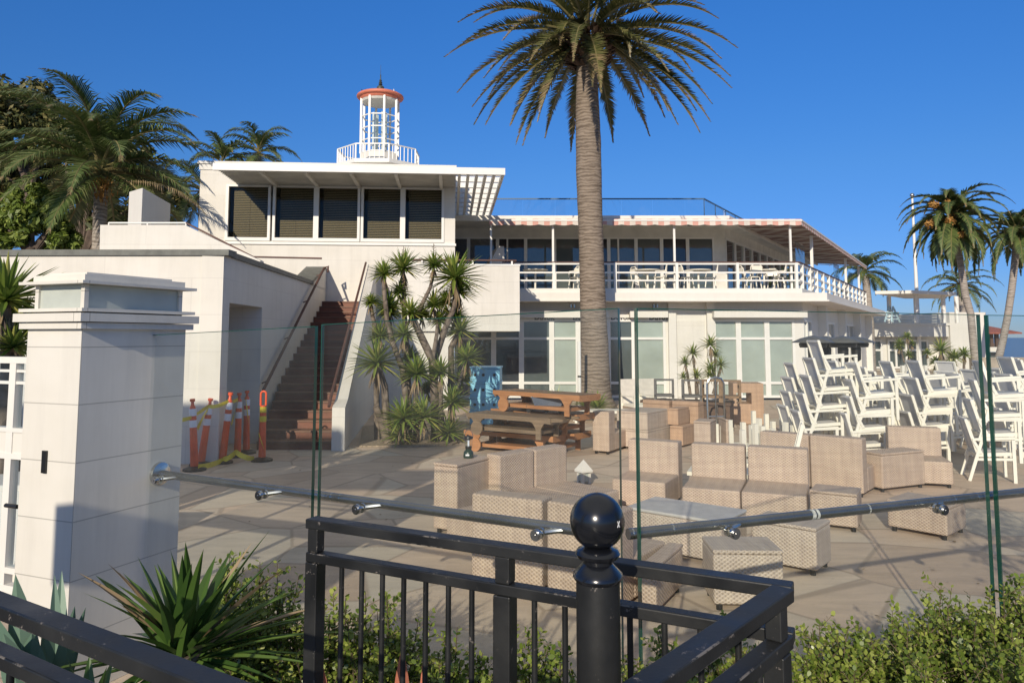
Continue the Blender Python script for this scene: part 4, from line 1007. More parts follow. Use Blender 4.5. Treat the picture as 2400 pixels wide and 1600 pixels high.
# ball-topped bollard
bc = atY(1400, 1220, 1.78)
br_ = 0.0635 / 1.0
BP = thing('ball_post', 'glossy black round post topped with a ball, in front of the fence', 'post', (bc.x, bc.y, 0.5))
m = MB(); r = br_
prof = [(0.0005, bc.z - r)] + [(r * sin(pi * i / 20), bc.z - r * cos(pi * i / 20)) for i in range(1, 21)]
m.lathe(prof, (bc.x, bc.y, 0), 40); m.build('ball', 'black_gloss', BP, smooth=True)
zq = bc.z - r
m = MB(); m.lathe([(0.030, zq + 0.006), (0.046, zq + 0.001), (0.052, zq - 0.008), (0.046, zq - 0.018), (0.034, zq - 0.022), (0.034, zq - 0.03), (0.040, zq - 0.037), (0.056, zq - 0.052), (0.0575, zq - 0.06), (0.054, zq - 0.066), (0.0505, zq - 0.070)], (bc.x, bc.y, 0), 40); m.build('collar', 'black_gloss', BP, smooth=True)
m = MB(); m.lathe([(0.05, 0.5), (0.05, zq - 0.069)], (bc.x, bc.y, 0), 40); m.build('shaft', 'black', BP, smooth=True)
m = MB()
n_ = Vector((0.036, -0.0515, 0.0)).normalized() ; ctr = Vector((bc.x, bc.y, bc.z)) + Vector((0.66, -0.75, 0.06)).normalized() * (r + 0.0006)
tx = Vector((0.75, 0.66, 0)).normalized()
for sgn in (1, -1):
    d = (tx * 0.45 + Vector((0, 0, 1)) * sgn * 0.9).normalized() * 0.0075
    m.bar(ctr - d, ctr + d, 0.0014)
m.build('scratch_mark', plain('white_scratch', (0.7, 0.7, 0.7), 0.8), BP)
# ================================================================== wicker lounge furniture
def place_frame(p1, p2, z):
    a = atZ(p1[0], p1[1], z); b = atZ(p2[0], p2[1], z)
    u = (b - a).xy.to_3d(); w = u.length; u.normalize(); n = Vector((-u.y, u.x, 0))
    if n.y < 0: n = -n
    return a.xy.to_3d(), u, n, w
def wk(m, o, u, v, x0, x1, y0, y1, z0, z1): m.obox(o + u * x0 + v * y0 + Vector((0, 0, z0)), u * (x1 - x0), v * (y1 - y0), (0, 0, z1 - z0))
def local_thing(name, label, cat, o, u, group):
    return thing(name, label, cat, o, group, atan2(u.y, u.x))
X, Y3 = Vector((1, 0, 0)), Vector((0, 1, 0))
SOFA_G = 'wicker lounge modules on the terrace'
def finish(t, parts, mat, w, d0, d1, feet=True):
    for nm, bx in parts:
        m = MB()
        for b in bx: wk(m, Vector(), X, Y3, *b)
        o = m.build(nm, mat, None, (0, 0, 0), bevel=0.018); o.parent = t
    if feet:
        for fx in (0.05, w - 0.05):
            for fy in (d0 + 0.05, d1 - 0.05):
                m = MB(); m.lathe([(0.025, 0.0), (0.025, 0.05)], (fx, fy, 0), 10); o = m.build('foot', 'blackplastic', None, (0, 0, 0)); o.parent = t
SEAT, BACK, BT = 0.36, 0.76, 0.22
def mod_front(p1, p2, label, depth=0.66, mat='wicker', back=BACK):
    o, u, n, w = place_frame(p1, p2, SEAT)
    t = local_thing('wicker_sofa', label, 'outdoor seat', o, u, SOFA_G); w -= 0.012
    finish(t, (('seat', [(0, w, 0, depth, 0.05, SEAT)]), ('backrest', [(0, w, depth + 0.002, depth + BT, 0.05, back)])), mat, w, 0, depth + BT)
def mod_back(p1, p2, label, depth=0.62, mat='wicker', back=BACK, z=None):
    o, u, n, w = place_frame(p1, p2, back)
    t = local_thing('wicker_sofa', label, 'outdoor seat', o, u, SOFA_G); w -= 0.012
    finish(t, (('backrest', [(0, w, 0, BT, 0.05, back)]), ('seat', [(0, w, BT + 0.002, BT + depth, 0.05, SEAT)])), mat, w, 0, BT + depth)
def mod_side(p1, p2, label, depth=0.80, mat='wicker', back=0.78):
    """Inner face of the back is the near edge p1-p2; the seat comes out towards the viewer."""
    o, u, n, w = place_frame(p1, p2, back)
    t = local_thing('wicker_sofa', label, 'outdoor seat', o, u, SOFA_G); w -= 0.012
    finish(t, (('backrest', [(0, w, 0.002, BT, 0.05, back)]), ('seat', [(0, w, -depth, 0, 0.05, SEAT)])), mat, w, -depth, BT)
def block(p1, p2, z, depth, label, name='wicker_ottoman', cat='ottoman', mat='wicker', base=0.05, top=None):
    o, u, n, w = place_frame(p1, p2, z)
    t = local_thing(name, label, cat, o, u, SOFA_G); w -= 0.008
    lid = 0.03
    finish(t, (('body', [(0, w, 0, depth, base, z - lid - 0.002)]),), mat, w, 0, depth, base < 0.1)
    m = MB(); wk(m, Vector(), X, Y3, -0.002, w + 0.002, -0.002, depth + 0.002, z - lid, z); o2 = m.build('top', top or mat, None, (0, 0, 0), bevel=0.010); o2.parent = t
    return t
block((1016, 1083), (1073, 1089), 0.745, 0.68, 'tall wicker arm block with the camping lantern on top', 'wicker_arm_block', 'arm block')
block((1046, 1196), (1112, 1212), 0.36, 0.62, 'low wicker seat block in front of the lantern block, behind the handrail', 'wicker_seat_block', 'seat block')
mod_side((1171, 1067), (1254, 1054), 'wicker seat with dark shaded back just right of the lantern block')
mod_side((1255, 1054), (1331, 1043), 'wicker seat with dark shaded back beside the small garden light')
mod_back((1105, 1155), (1273, 1173), 'nearest wicker seat, its sunny back turned to the fence', mat='wicker')
mod_back((1281, 1173), (1459, 1199), 'wicker seat behind the black ball post, back turned to the viewer', mat='wicker')
block((1466, 1186), (1692, 1222), 0.42, 0.62, 'low wicker table with pale frosted top between the seats', 'wicker_table', 'coffee table', 'wicker3', top='tabletop')
block((1500, 1322), (1540, 1328), 0.38, 0.72, 'narrow wicker wedge beside the near ottoman, behind the fence rail', 'wicker_seat_block', 'seat block')
block((1671, 1288), (1838, 1290), 0.46, 0.42, 'pale wicker ottoman nearest the fence corner with a rail shadow across it', mat='wicker3')
o9, u9 = atZ(1779, 1245, 0.42), None
block((1760, 1214), (1914, 1238), 0.42, 0.42, 'wicker ottoman under the right handrail with bird droppings above it', mat='wicker3')
block((1897, 1147), (2010, 1158), 0.41, 0.42, 'small wicker ottoman to the right of the paired sofa seats')
mod_front((1434, 1121), (1561, 1132), 'single wicker seat facing the viewer, left of the paired sofa seats')
mod_front((1598, 1141), (1737, 1151), 'left half of the paired wicker sofa facing the viewer', 0.78)
mod_front((1737, 1151), (1893, 1163), 'right half of the paired wicker sofa facing the viewer', 0.78)
mod_back((1780, 1010), (1896, 1019), 'wicker seat behind the paired sofa, nearer the upright white lounger')
mod_back((1897, 1019), (2022, 1029), 'wicker seat behind the paired sofa, nearer the chair stacks')
block((2066, 1063), (2167, 1054), 0.52, 0.34, 'wicker side block standing in front of the seat by the chair stacks', 'wicker_arm_block', 'arm block')
o_, u_, n_, w_ = place_frame((2080, 999), (2205, 1003), 0.76)
t = local_thing('wicker_sofa', 'wicker seat with high back standing against the white chair stacks', 'outdoor seat', o_, u_, SOFA_G)
finish(t, (('backrest', [(0, w_, 0, BT, 0.05, 0.76)]), ('seat', [(0, w_, -0.62, -0.002, 0.05, SEAT)])), 'wicker', w_, -0.62, BT)
a_ = atZ(2076, 1213, 0.0); b_ = atZ(2216, 1245, 0.0); c_ = atZ(2301, 1236, 0.0)
block((2078, 1168), (2220, 1190), 0.34, 0.56, 'low wicker ottoman half hidden by the right handrail near the glass joint')
# a row turned side on, further back
block((1625, 986), (1666, 988), 0.76, 0.46, 'tall wicker back block standing end-on in the middle of the terrace', 'wicker_arm_block', 'arm block')
block((1701, 983), (1709, 983), 0.76, 0.46, 'second tall wicker back block, tucked right behind the end-on one', 'wicker_arm_block', 'arm block')
o_, u_, n_, w_ = place_frame((1388, 963), (1427, 965), 0.76)
t = local_thing('wicker_sofa', 'wicker seat turned sideways beside the stacked teak loungers', 'outdoor seat', o_, u_, SOFA_G)
finish(t, (('backrest', [(0, w_, 0, 0.3, 0.05, 0.76)]), ('seat', [(0.0, w_, 0.302, 0.95, 0.05, SEAT)]), ), 'wicker', w_, 0, 0.95)
def stack_box(x0, xm, x1, ytop, D, z0, z1, label, mat, depth_px=None):
    """A box whose near vertical corner is at pixel column xm and depth D."""
    c = atY(xm, ytop, D); c = Vector((c.x, c.y, 0))
    ul = Vector((-0.80, 0.60, 0)) ; ur = Vector((0.60, 0.80, 0))
    def run(u, px):
        k = (px - CX) / F_PX; d0 = ray(px, 790); k = d0.x / d0.y
        return (k * c.y - c.x) / (u.x - k * u.y)
    L1 = abs(run(ul, x0)); L2 = abs(run(ur, x1)); L2 = min(L2, 1.2); L1 = min(L1, 2.2)
    t = thing('wicker_seat_block', label, 'seat block', c + Vector((0, 0, z0)), SOFA_G, atan2(-ul.y, -ul.x))
    for nm, za, zb in (('body', 0.0 if z0 else 0.04, (z1 - z0) * 0.9 - 0.002), ('top', (z1 - z0) * 0.9, z1 - z0)):
        m = MB(); m.box(-L1, 0, 0, L2, za, zb); o = m.build(nm, mat, None, (0, 0, 0), bevel=0.01); o.parent = t
    return t, c, L1, L2
stack_box(1443, 1518, 1568, 1000, 14.2, 0.0, 0.37, 'greyish wicker block, lower of the two piled behind the sideways seat', 'wicker3')
stack_box(1443, 1517, 1566, 967, 14.23, 0.372, 0.70, 'greyish wicker block with black feet up, upper of the two piled behind the sideways seat', 'wicker3')
stack_box(1566, 1600, 1626, 992, 14.6, 0.0, 0.40, 'brown wicker block under another, left of the end-on back blocks', 'wicker2')
stack_box(1560, 1589, 1612, 962, 14.8, 0.402, 0.72, 'small brown wicker block set on top of a lower one', 'wicker2')
stack_box(1504, 1568, 1574, 946, 15.6, 0.0, 0.80, 'tall brown wicker back in front of the dark bar counter, left one', 'wicker2')
stack_box(1572, 1636, 1646, 948, 15.3, 0.0, 0.80, 'tall brown wicker back in front of the dark bar counter, right one', 'wicker2')
# dark bar counter with upturned chairs on it
bq = [atY(1500, 937, 17.4), atY(1712, 938, 16.6)]; bz = bq[0].z
o_ = Vector((bq[0].x, bq[0].y, 0)); u_ = (bq[1] - bq[0]).xy.to_3d(); bw = u_.length; u_.normalize()
BC = local_thing('bar_counter', 'long dark brown bar counter with chairs upturned on it', 'counter', o_, u_, None)
for nm, b in (('top', (0, bw, 0, 0.7, bz - 0.06, bz)), ('front_panel', (0.05, bw - 0.3, 0.06, 0.1, 0, bz - 0.062)), ('end_panel', (bw - 0.28, bw - 0.02, 0.03, 0.67, 0, bz - 0.0625))):
    m = MB(); m.box(*b); o = m.build(nm, 'darkwood', None, (0, 0, 0)); o.parent = BC
def upturned_chair(px, D, mat, label, s=1.0):
    q = atY(px, 935, D)
    t = thing('dining_chair', label, 'chair', (q.x, q.y, bz), 'upturned dining chairs on the bar counter', R.uniform(-0.35, -0.1))
    parts = (('seat', [(-0.22, 0.22, -0.22, 0.22, 0.10, 0.15)]), ('leg', [(-0.22, -0.17, -0.22, -0.17, 0.0, 0.46)]), ('leg', [(0.17, 0.22, -0.22, -0.17, 0.0, 0.46)]),
             ('leg', [(-0.22, -0.17, 0.17, 0.22, 0.0, 0.44)]), ('leg', [(0.17, 0.22, 0.17, 0.22, 0.0, 0.44)]), ('armrest', [(-0.22, 0.22, -0.23, -0.16, 0.46, 0.50)]))
    for nm, bx in parts:
        m = MB()
        for b in bx: m.box(*b)
        o = m.build(nm, mat, None, (0, 0, 0)); o.parent = t
upturned_chair(1557, 17.2, 'greychair', 'charcoal chair on the left end of the dark bar counter')
upturned_chair(1622, 17.0, 'greychair', 'charcoal chair in the middle of the dark bar counter beside the potted yucca')
upturned_chair(1668, 16.9, 'teak_top', 'brown wooden chair lying legs up on the bar counter behind the arched pipe')
upturned_chair(1712, 16.8, 'teak_top', 'brown wooden chair legs up at the right end of the bar counter')
# wicker cube with a square hole
q = atY(1719, 935, 18.4)
CU = thing('wicker_cube', 'tall wicker cube with a square hole through it near the right windows', 'side table', (q.x, q.y, 0), None, -0.12)
zz_ = atY(1750, 898, 18.4).z; s_ = (1787 - 1719) / F_PX * 18.4; zh0, zh1 = atY(1750, 946, 18.4).z, atY(1750, 920, 18.4).z
m = MB(); h1, h2 = s_ * 0.10, s_ * 0.60
for b in ((0, s_, 0, s_, 0.02, zh0), (0, s_, 0, s_, zh1, zz_), (0, h1, 0, s_, zh0, zh1), (h2, s_, 0, s_, zh0, zh1)):
    m = MB(); m.box(*b); o = m.build('side', 'wicker2', None, (0, 0, 0)); o.parent = CU
# bent galvanised pipe stand
q = atY(1678, 960, 15.0)
PS = thing('pipe_stand', 'arched grey metal pipe stand among the wicker seats', 'stand', (q.x, 15, 0))
w_ = 0.165; zt_ = atY(1678, 884, 15.0).z
m = MB(); m.tube([(q.x - w_, 15, 0), (q.x - w_, 15, zt_ - 0.12), (q.x - w_ * 0.7, 15, zt_ - 0.03), (q.x, 15, zt_), (q.x + w_ * 0.7, 15, zt_ - 0.03), (q.x + w_, 15, zt_ - 0.12), (q.x + w_, 15, 0)], 0.022, 8); m.build('arch', 'steel2', PS, smooth=True)
m = MB(); m.tube([(q.x, 15, 0), (q.x, 15, zt_ - 0.02)], 0.016, 8); m.build('centre_pole', 'steel2', PS, smooth=True)
m = MB(); m.tube([(q.x - w_, 15, 0.55), (q.x + w_, 15, 0.55)], 0.014, 8); m.build('crossbar', 'steel2', PS)
# ================================================================== teak loungers
LG = 'teak sun loungers in a pile'
def make_lounger(label, p1, p2, zt, L=1.95, W=0.62, mat='teak', topmat='teak_top', handle=False):
    a = atZ(p1[0], p1[1], zt); b = atZ(p2[0], p2[1], zt); u = (b - a).xy.to_3d(); L = u.length; u.normalize()
    t = thing('teak_lounger', label, 'sun lounger', (a.x, a.y, zt - 0.37), LG, atan2(u.y, u.x))
    def part(nm, m, mt): o = m.build(nm, mt, None, (0, 0, 0)); o.parent = t; return o
    for y in (0.0, W - 0.04):
        m = MB(); m.extrude([(0, y, 0.30), (0.08, y, 0.29), (L * 0.16, y, 0.285), (L * 0.3, y, 0.295), (L * 0.85, y, 0.295), (L, y, 0.27), (L, y, 0.37), (0, y, 0.37)], (0, 0.04, 0)); part('side_rail', m, mat)
        for lx, sgn in ((L * 0.13, 1), (L * 0.86, -1)):
            m = MB(); m.extrude([(lx - 0.05, y + 0.005, 0), (lx + 0.05, y + 0.005, 0), (lx + 0.05, y + 0.005, 0.18), (lx + 0.11, y + 0.005, 0.27), (lx + 0.16, y + 0.005, 0.293), (lx - 0.16, y + 0.005, 0.293), (lx - 0.11, y + 0.005, 0.27), (lx - 0.05, y + 0.005, 0.18)], (0, 0.03, 0)); part('leg', m, mat)
    for y in (-0.045, W + 0.01):
        m = MB(); m.disc((L * 0.13 + 0.03, y + 0.0175, 0.125), (0, 1, 0), 0.125, 0.03, 22); part('wheel', m, mat)
    m = MB(); m.box(L * 0.13, L * 0.86, 0.06, W - 0.06, 0.08, 0.14); part('stretcher', m, mat)
    m = MB(); m.box(L - 0.04, L, 0.042, W - 0.042, 0.26, 0.365); m.box(0, 0.04, 0.042, W - 0.042, 0.26, 0.365); part('end_rail', m, mat)
    m = MB(); n = 22
    for i in range(n):
        x = 0.05 + (L - 0.1) * i / n; m.box(x, x + (L - 0.1) / n - 0.012, 0.043, W - 0.043, 0.345, 0.372)
    part('slats', m, topmat)
    if handle:
        for y in (0.02, W - 0.06):
            m = MB(); m.extrude([(L, y, 0.30), (L + 0.22, y, 0.33), (L + 0.24, y, 0.35), (L + 0.2, y, 0.37), (L, y, 0.37)], (0, 0.04, 0)); part('handle', m, mat)
    return t
make_lounger('orange teak lounger at the bottom front of the pile', (1087, 1007), (1296, 1023), 0.37)
make_lounger('orange teak lounger at the bottom back of the pile', (1138, 999), (1346, 1017), 0.37)
make_lounger('grey weathered wooden lounger resting on the bottom front one', (1093, 967), (1290, 981), 0.742, mat='greywood', topmat='greywood', handle=True)
make_lounger('orange teak lounger in the middle of the back column', (1150, 957), (1352, 972), 0.742)
make_lounger('orange teak lounger topmost of the whole pile', (1155, 914), (1358, 927), 1.114)
# tray planter and dolly lying on the weathered lounger
q = atZ(1275, 967, 0.742)
DO = thing('wheeled_dolly', 'small wooden plant dolly on castors lying on the weathered lounger', 'dolly', (q.x, q.y, 0.745), None, -0.35)
m = MB(); m.box(-0.30, 0.40, -0.12, 0.22, 0.10, 0.14); o = m.build('board', 'greywood', None, (0, 0, 0)); o.parent = DO
for x in (-0.26, 0.08, 0.34):
    m = MB(); m.disc((x, -0.10, 0.04), (0, 1, 0), 0.04, 0.025, 14); m.box(x - 0.02, x + 0.02, -0.11, -0.09, 0.04, 0.10); o = m.build('castor', 'blackplastic', None, (0, 0, 0)); o.parent = DO
q = atZ(1290, 948, 0.9)
TR = thing('planter_tray', 'slate grey trough of yellowing plants on the small dolly', 'planter', (q.x, q.y, 0.887), None, -0.3)
m = MB(); m.add([(-0.27, -0.1, 0), (0.22, -0.1, 0), (0.22, 0.1, 0), (-0.27, 0.1, 0), (-0.32, -0.13, 0.16), (0.27, -0.13, 0.16), (0.27, 0.13, 0.16), (-0.32, 0.13, 0.16)], [(3, 2, 1, 0), (0, 1, 5, 4), (1, 2, 6, 5), (2, 3, 7, 6), (3, 0, 4, 7), (4, 5, 6, 7)]); o = m.build('trough', 'greyplastic', None, (0, 0, 0)); o.parent = TR
m = MB()
for i in range(90):
    x = R.uniform(-0.3, 0.24); y = R.uniform(-0.1, 0.1); d = Vector((R.uniform(-0.6, 0.6), R.uniform(-0.5, 0.5), R.uniform(0.3, 1))).normalized(); s = d.cross(Vector((R.random(), R.random(), R.random()))).normalized() * 0.015
    p = Vector((x, y, 0.15)); m.add([p - s, p + s, p + d * R.uniform(0.05, 0.13)], [(0, 1, 2)])
o = m.build('plants', 'yucca', None, (0, 0, 0)); o.parent = TR
# ================================================================== blue plastic drawers, four high
q = atY(1101, 960, 18.0); bw_ = atY(1171, 960, 17.8).x - q.x
lv = [atY(1130, y, 18).z for y in (994, 963, 929, 894, 859)]
for i in range(4):
    nm = ('bottom', 'second from the bottom', 'third from the bottom', 'top')[i]
    B = thing('plastic_crate', f'sky blue plastic crate, {nm} of the blue pile by the yuccas' if i < 3 else 'sky blue plastic crate, topmost of the blue pile by the yuccas', 'crate', (q.x, 18, lv[i]), 'blue plastic crates in a pile', -0.06)
    h = lv[i + 1] - lv[i]
    m = MB(); m.box(0, bw_, 0, 0.8, 0.0, h - 0.05); m.box(-0.02, bw_ + 0.02, -0.02, 0.82, h - 0.049, h - 0.004); o = m.build('body', 'bluebox', None, (0, 0, 0), bevel=0.015); o.parent = B
    for k in (0.17, 0.45, 0.82):
        m = MB(); m.disc((bw_ * k, -0.004, h * 0.45), (0, 1, 0), 0.035, 0.014, 12); o = m.build('hole', 'blackplastic', None, (0, 0, 0)); o.parent = B
# ================================================================== small lamps
q = atZ(1098, 1072, 0.748)
CL = thing('camping_lantern', 'dark green camping lantern with clear globe standing on the wicker arm block', 'lantern', (q.x, q.y, 0.748))
for nm, prof, mt in (('base', [(0.056, 0.0), (0.058, 0.01), (0.055, 0.06), (0.046, 0.075), (0.034, 0.085), (0.034, 0.10)], 'green'), ('collar', [(0.034, 0.101), (0.038, 0.11), (0.036, 0.128)], 'blackplastic'),
                     ('globe', [(0.040, 0.129), (0.044, 0.14), (0.044, 0.20), (0.040, 0.206)], 'glass_thin'), ('tube', [(0.012, 0.13), (0.012, 0.20)], 'reflect'), ('cap', [(0.046, 0.207), (0.052, 0.215), (0.045, 0.235), (0.02, 0.245)], 'blackplastic')):
    if mt == 'green': M['green'] = plain('dark_green_plastic', (0.012, 0.035, 0.025), 0.35)
    m = MB(); m.lathe(prof, (0, 0, 0), 20); o = m.build(nm, mt, None, (0, 0, 0), smooth=True); o.parent = CL
m = MB(); m.tube([(0.05 * cos(t_) if abs(cos(t_)) > .02 else 0, 0, 0.225 + 0.085 * sin(t_)) for t_ in [pi * i / 10 for i in range(11)]], 0.003, 6); o = m.build('bail_handle', 'steel2', None, (0, 0, 0)); o.parent = CL
m = MB(); m.box(-0.03, 0.012, -0.0585, -0.055, 0.028, 0.045); o = m.build('badge', 'reflect', None, (0, 0, 0)); o.parent = CL
q = atZ(1368, 1132, 0.0)
GLt = thing('garden_light', 'short cream path light with a pyramid cap standing behind the wicker seats', 'path light', (q.x, q.y, 0.0), None, 0.5)
q2 = atY(1368, 1076, q.y).z
m = MB()
for a in (-0.06, 0.05):
    for b in (-0.06, 0.05): m = MB(); m.box(a, a + 0.035, b, b + 0.035, 0, q2 - 0.16); o = m.build('post', 'wall', None, (0, 0, 0)); o.parent = GLt
m = MB(); m.box(-0.05, 0.075, -0.05, 0.075, q2 - 0.30, q2 - 0.17); o = m.build('lamp_box', 'frost', None, (0, 0, 0)); o.parent = GLt
m = MB(); w_ = 0.095; m.add([(-w_, -w_, q2 - 0.15), (w_, -w_, q2 - 0.15), (w_, w_, q2 - 0.15), (-w_, w_, q2 - 0.15), (0, 0, q2), (-w_, -w_, q2 - 0.175), (w_, -w_, q2 - 0.175), (w_, w_, q2 - 0.175), (-w_, w_, q2 - 0.175)], [(0, 1, 4), (1, 2, 4), (2, 3, 4), (3, 0, 4), (5, 8, 7, 6), (5, 6, 1, 0), (6, 7, 2, 1), (7, 8, 3, 2), (8, 5, 0, 3)]); o = m.build('cap', 'wall2', None, (0, 0, 0)); o.parent = GLt
# ================================================================== orange delineator posts with caution tape
def delineator(xb, yb, xt, yt, label, loop=False, bands=((0.60, 0.70), (0.76, 0.86))):
    b = atZ(xb, yb, 0.0); tp = atY(xt, yt, b.y + R.uniform(-0.03, 0.08)); h = tp.z
    g = thing('delineator_post', label, 'delineator', (b.x, b.y, 0), 'orange delineator posts taped together')
    ax = tp - b; L = ax.length
    P = lambda f: b + ax * f
    m = MB(); m.lathe([(0.18, 0.0), (0.18, 0.03), (0.10, 0.06), (0.06, 0.07)], (b.x, b.y, 0), 12); m.build('base', 'blackplastic', g)
    k = 0.84 if not loop else 0.78
    m = MB(); m.tube([P(0.04), P(0.5), P(k - 0.02), P(k)], [0.062, 0.055, 0.052, 0.052], 14); m.build('tube', 'orange', g, smooth=True)
    if loop:
        c = P(0.89); r = 0.045; pts = [P(k) + Vector((-r, 0, 0))] + [c + Vector((-r * cos(q), 0, 0.06 + r * sin(q))) for q in [pi * i / 8 for i in range(9)]] + [P(k) + Vector((r, 0, 0))]
        m = MB(); m.tube(pts, 0.018, 8); m.build('loop_handle', 'orange', g, smooth=True)
    else:
        m = MB(); m.tube([P(k), P(k + 0.05), P(k + 0.07), P(0.955), P(0.96), P(0.995), P(1.0)], [0.052, 0.040, 0.026, 0.022, 0.04, 0.042, 0.03], 14); m.build('grip', 'orange', g, smooth=True)
    for f0, f1 in bands:
        m = MB(); m.tube([P(f0), P(f1)], 0.0565, 14, cap=False); m.build('reflective_band', 'reflect' if not loop else 'tape', g, smooth=True)
    return P
D1 = delineator(456, 1102, 451, 934, 'upright orange post with white bands, leftmost beside the pillar')
D2 = delineator(470, 1090, 494, 933, 'orange post leaning right, tied with yellow tape next to the leftmost one')
D3 = delineator(520, 1085, 541, 919, 'orange post with two clean white bands, at the middle of the taped row')
D4 = delineator(556, 1070, 561, 920, 'orange post with tape hanging down it, right of the middle one')
D5 = delineator(577, 1062, 579, 915, 'dull orange post furthest back in the taped row')
D6 = delineator(614, 1080, 618, 913, 'bright orange post with a loop handle at the foot of the stair', True, ((0.55, 0.63), (0.68, 0.76)))
TP = MB()
def ribbon(a, b, sag=0.05, w=0.065, n=10):
    a, b = Vector(a), Vector(b)
    prev = None
    for i in range(n + 1):
        f = i / n; p = a.lerp(b, f) - Vector((0, 0, sag * 4 * f * (1 - f))); tw = 0.5 * sin(f * 5)
        d = Vector((0, sin(tw), cos(tw))) * w / 2
        cur = (p - d, p + d)
        if prev: TP.add([prev[0], cur[0], cur[1], prev[1]], [(0, 1, 2, 3)])
        prev = cur
e = Vector((0, -0.06, 0))
ribbon(D1(0.70) + Vector((-0.35, 0, -0.02)), D1(0.74) + e, 0.01); ribbon(D1(0.74) + e, D2(0.88) + e, 0.0); ribbon(D2(0.88) + e, D3(0.88) + e, 0.03)
ribbon(D3(0.84) + e, D4(0.90) + e, 0.0); ribbon(D4(0.88) + e, D4(0.5) + e + Vector((-0.1, 0, 0)), 0.0, 0.07); ribbon(D5(0.88) + e, D5(0.35) + e + Vector((0.08, 0, 0)), 0.0, 0.06)
ribbon(D2(0.86) + e, D2(0.55) + e + Vector((-0.12, 0, 0)), 0, 0.09)
g0 = D3(0.06) + Vector((0.05, -0.1, 0)); g1 = D6(0.05) + Vector((-0.1, -0.1, 0.0)); 
ribbon(g0, g0.lerp(g1, 0.4) + Vector((0, 0, 0.12)), 0.02, 0.10); ribbon(g0.lerp(g1, 0.4) + Vector((0, 0, 0.12)), g1, 0.03, 0.09); ribbon(D1(0.06) + Vector((0.1, -0.1, 0)), g0, 0.02, 0.09)
ribbon(D6(0.4) + e + Vector((-0.05, 0, 0)), D6(0.15) + e + Vector((0.06, 0, 0)), 0, 0.03)
solo(TP, 'caution_tape', 'tape', 'crumpled yellow caution tape strung between the orange posts', 'tape', D3(0).xy.to_3d())
# ================================================================== white sling chairs
CG = 'white sling armchairs stacked on the terrace'
def chair_parts(t):
    def part(nm, m, mt): o = m.build(nm, mt, None, (0, 0, 0)); o.parent = t
    W = 0.27
    for y in (-W, W):
        m = MB(); m.bar((0.25, y, 0), (0.25, y, 0.615), 0.045); part('leg', m, 'chairwhite')
        m = MB(); m.bar((-0.33, y, 0), (-0.20, y, 0.42), 0.042); part('leg', m, 'chairwhite')
        m = MB(); m.bar((-0.27, y, 0.60), (0.272, y, 0.642), 0.052, 0.036); m.bar((-0.255, y, 0.585), (-0.16, y, 0.40), 0.038); part('armrest', m, 'chairwhite')
        m = MB(); m.bar((-0.195, y * 0.92, 0.36), (-0.335, y * 0.92, 0.88), 0.042); part('back_post', m, 'chairwhite')
        m = MB(); m.bar((-0.245, y, 0.315), (0.228, y, 0.335), 0.03, 0.036); part('stretcher', m, 'chairwhite')
        m = MB(); m.bar((-0.21, y * 0.92, 0.375), (0.228, y * 0.92, 0.41), 0.036, 0.052); part('seat_rail', m, 'chairwhite')
    m = MB(); m.bar((0.235, -W, 0.395), (0.235, W, 0.395), 0.03); m.bar((-0.20, -W, 0.37), (-0.20, W, 0.37), 0.03); part('crossbar', m, 'chairwhite')
    m = MB(); m.obox((-0.20, -0.235, 0.385), (0.43, 0, 0.03), (0, 0.47, 0), (0, 0, 0.008)); part('seat', m, 'sling')
    m = MB(); m.obox((-0.21, -0.235, 0.42), (-0.122, 0, 0.455), (0, 0.47, 0), (0.008, 0, 0.002)); m.bar((-0.333, -0.25, 0.875), (-0.333, 0.25, 0.875), 0.034); part('backrest', m, 'sling')
ch0 = proto('sling_chair', 'white sling armchair', 'chair', CG); chair_parts(ch0); used = [False]
WORD = ['bottom', 'second from bottom', 'third from bottom', 'fourth from bottom', 'fifth from bottom', 'sixth from bottom']
def chair_stack(x, y, n, rz, where, dz=0.285, dx=0.075, side=0.0):
    f = Vector((cos(rz), sin(rz), 0)); g = Vector((-f.y, f.x, 0))
    for i in range(n):
        w = 'topmost' if i == n - 1 else WORD[i]
        lab = f'white armchair, {w} of the stack {where}'
        p = Vector((x, y, 0)) + f * dx * i + g * side * i + Vector((R.uniform(-.012, .012), R.uniform(-.012, .012), dz * i))
        if not used[0]:
            used[0] = True; ch0.location = p; ch0.rotation_euler = (0, 0, rz); ch0['label'] = lab
        else: dup(ch0, p, rz + R.uniform(-.05, .05), lab, CG)
def gp(px, D): return atY(px, 790, D).x
chair_stack(gp(2305, 11.45), 11.45, 4, radians(-20), 'nearest the right glass joint')
chair_stack(gp(1905, 12.7), 12.7, 5, radians(-3), 'tallest of all, beside the heaters', 0.29, 0.085)
chair_stack(gp(2010, 12.4), 12.4, 4, radians(-4), 'just right of the tallest stack', 0.265)
chair_stack(gp(2152, 12.6), 12.6, 4, radians(-5), 'directly behind the high-backed wicker seat', 0.275)
chair_stack(gp(1872, 13.7), 13.7, 4, radians(0), 'nearest the right windows', 0.25, 0.05)
chair_stack(gp(2030, 14.2), 14.2, 4, radians(-1), 'in the second row, left one', 0.22, 0.06)
chair_stack(gp(2140, 14.6), 14.6, 3, radians(-1), 'in the second row, middle one', 0.25, 0.06)
chair_stack(gp(2368, 13.2), 13.2, 4, radians(-6), 'at the right edge, second nearest', 0.29)
chair_stack(gp(2255, 14.9), 14.9, 3, radians(0), 'in the second row, right one', 0.25, 0.05)
chair_stack(gp(2392, 16.5), 16.5, 4, radians(-8), 'third back at the right edge', 0.25, 0.05)
chair_stack(gp(2310, 18.5), 18.5, 3, radians(-5), 'far back beneath the leaning palm', 0.25, 0.05)
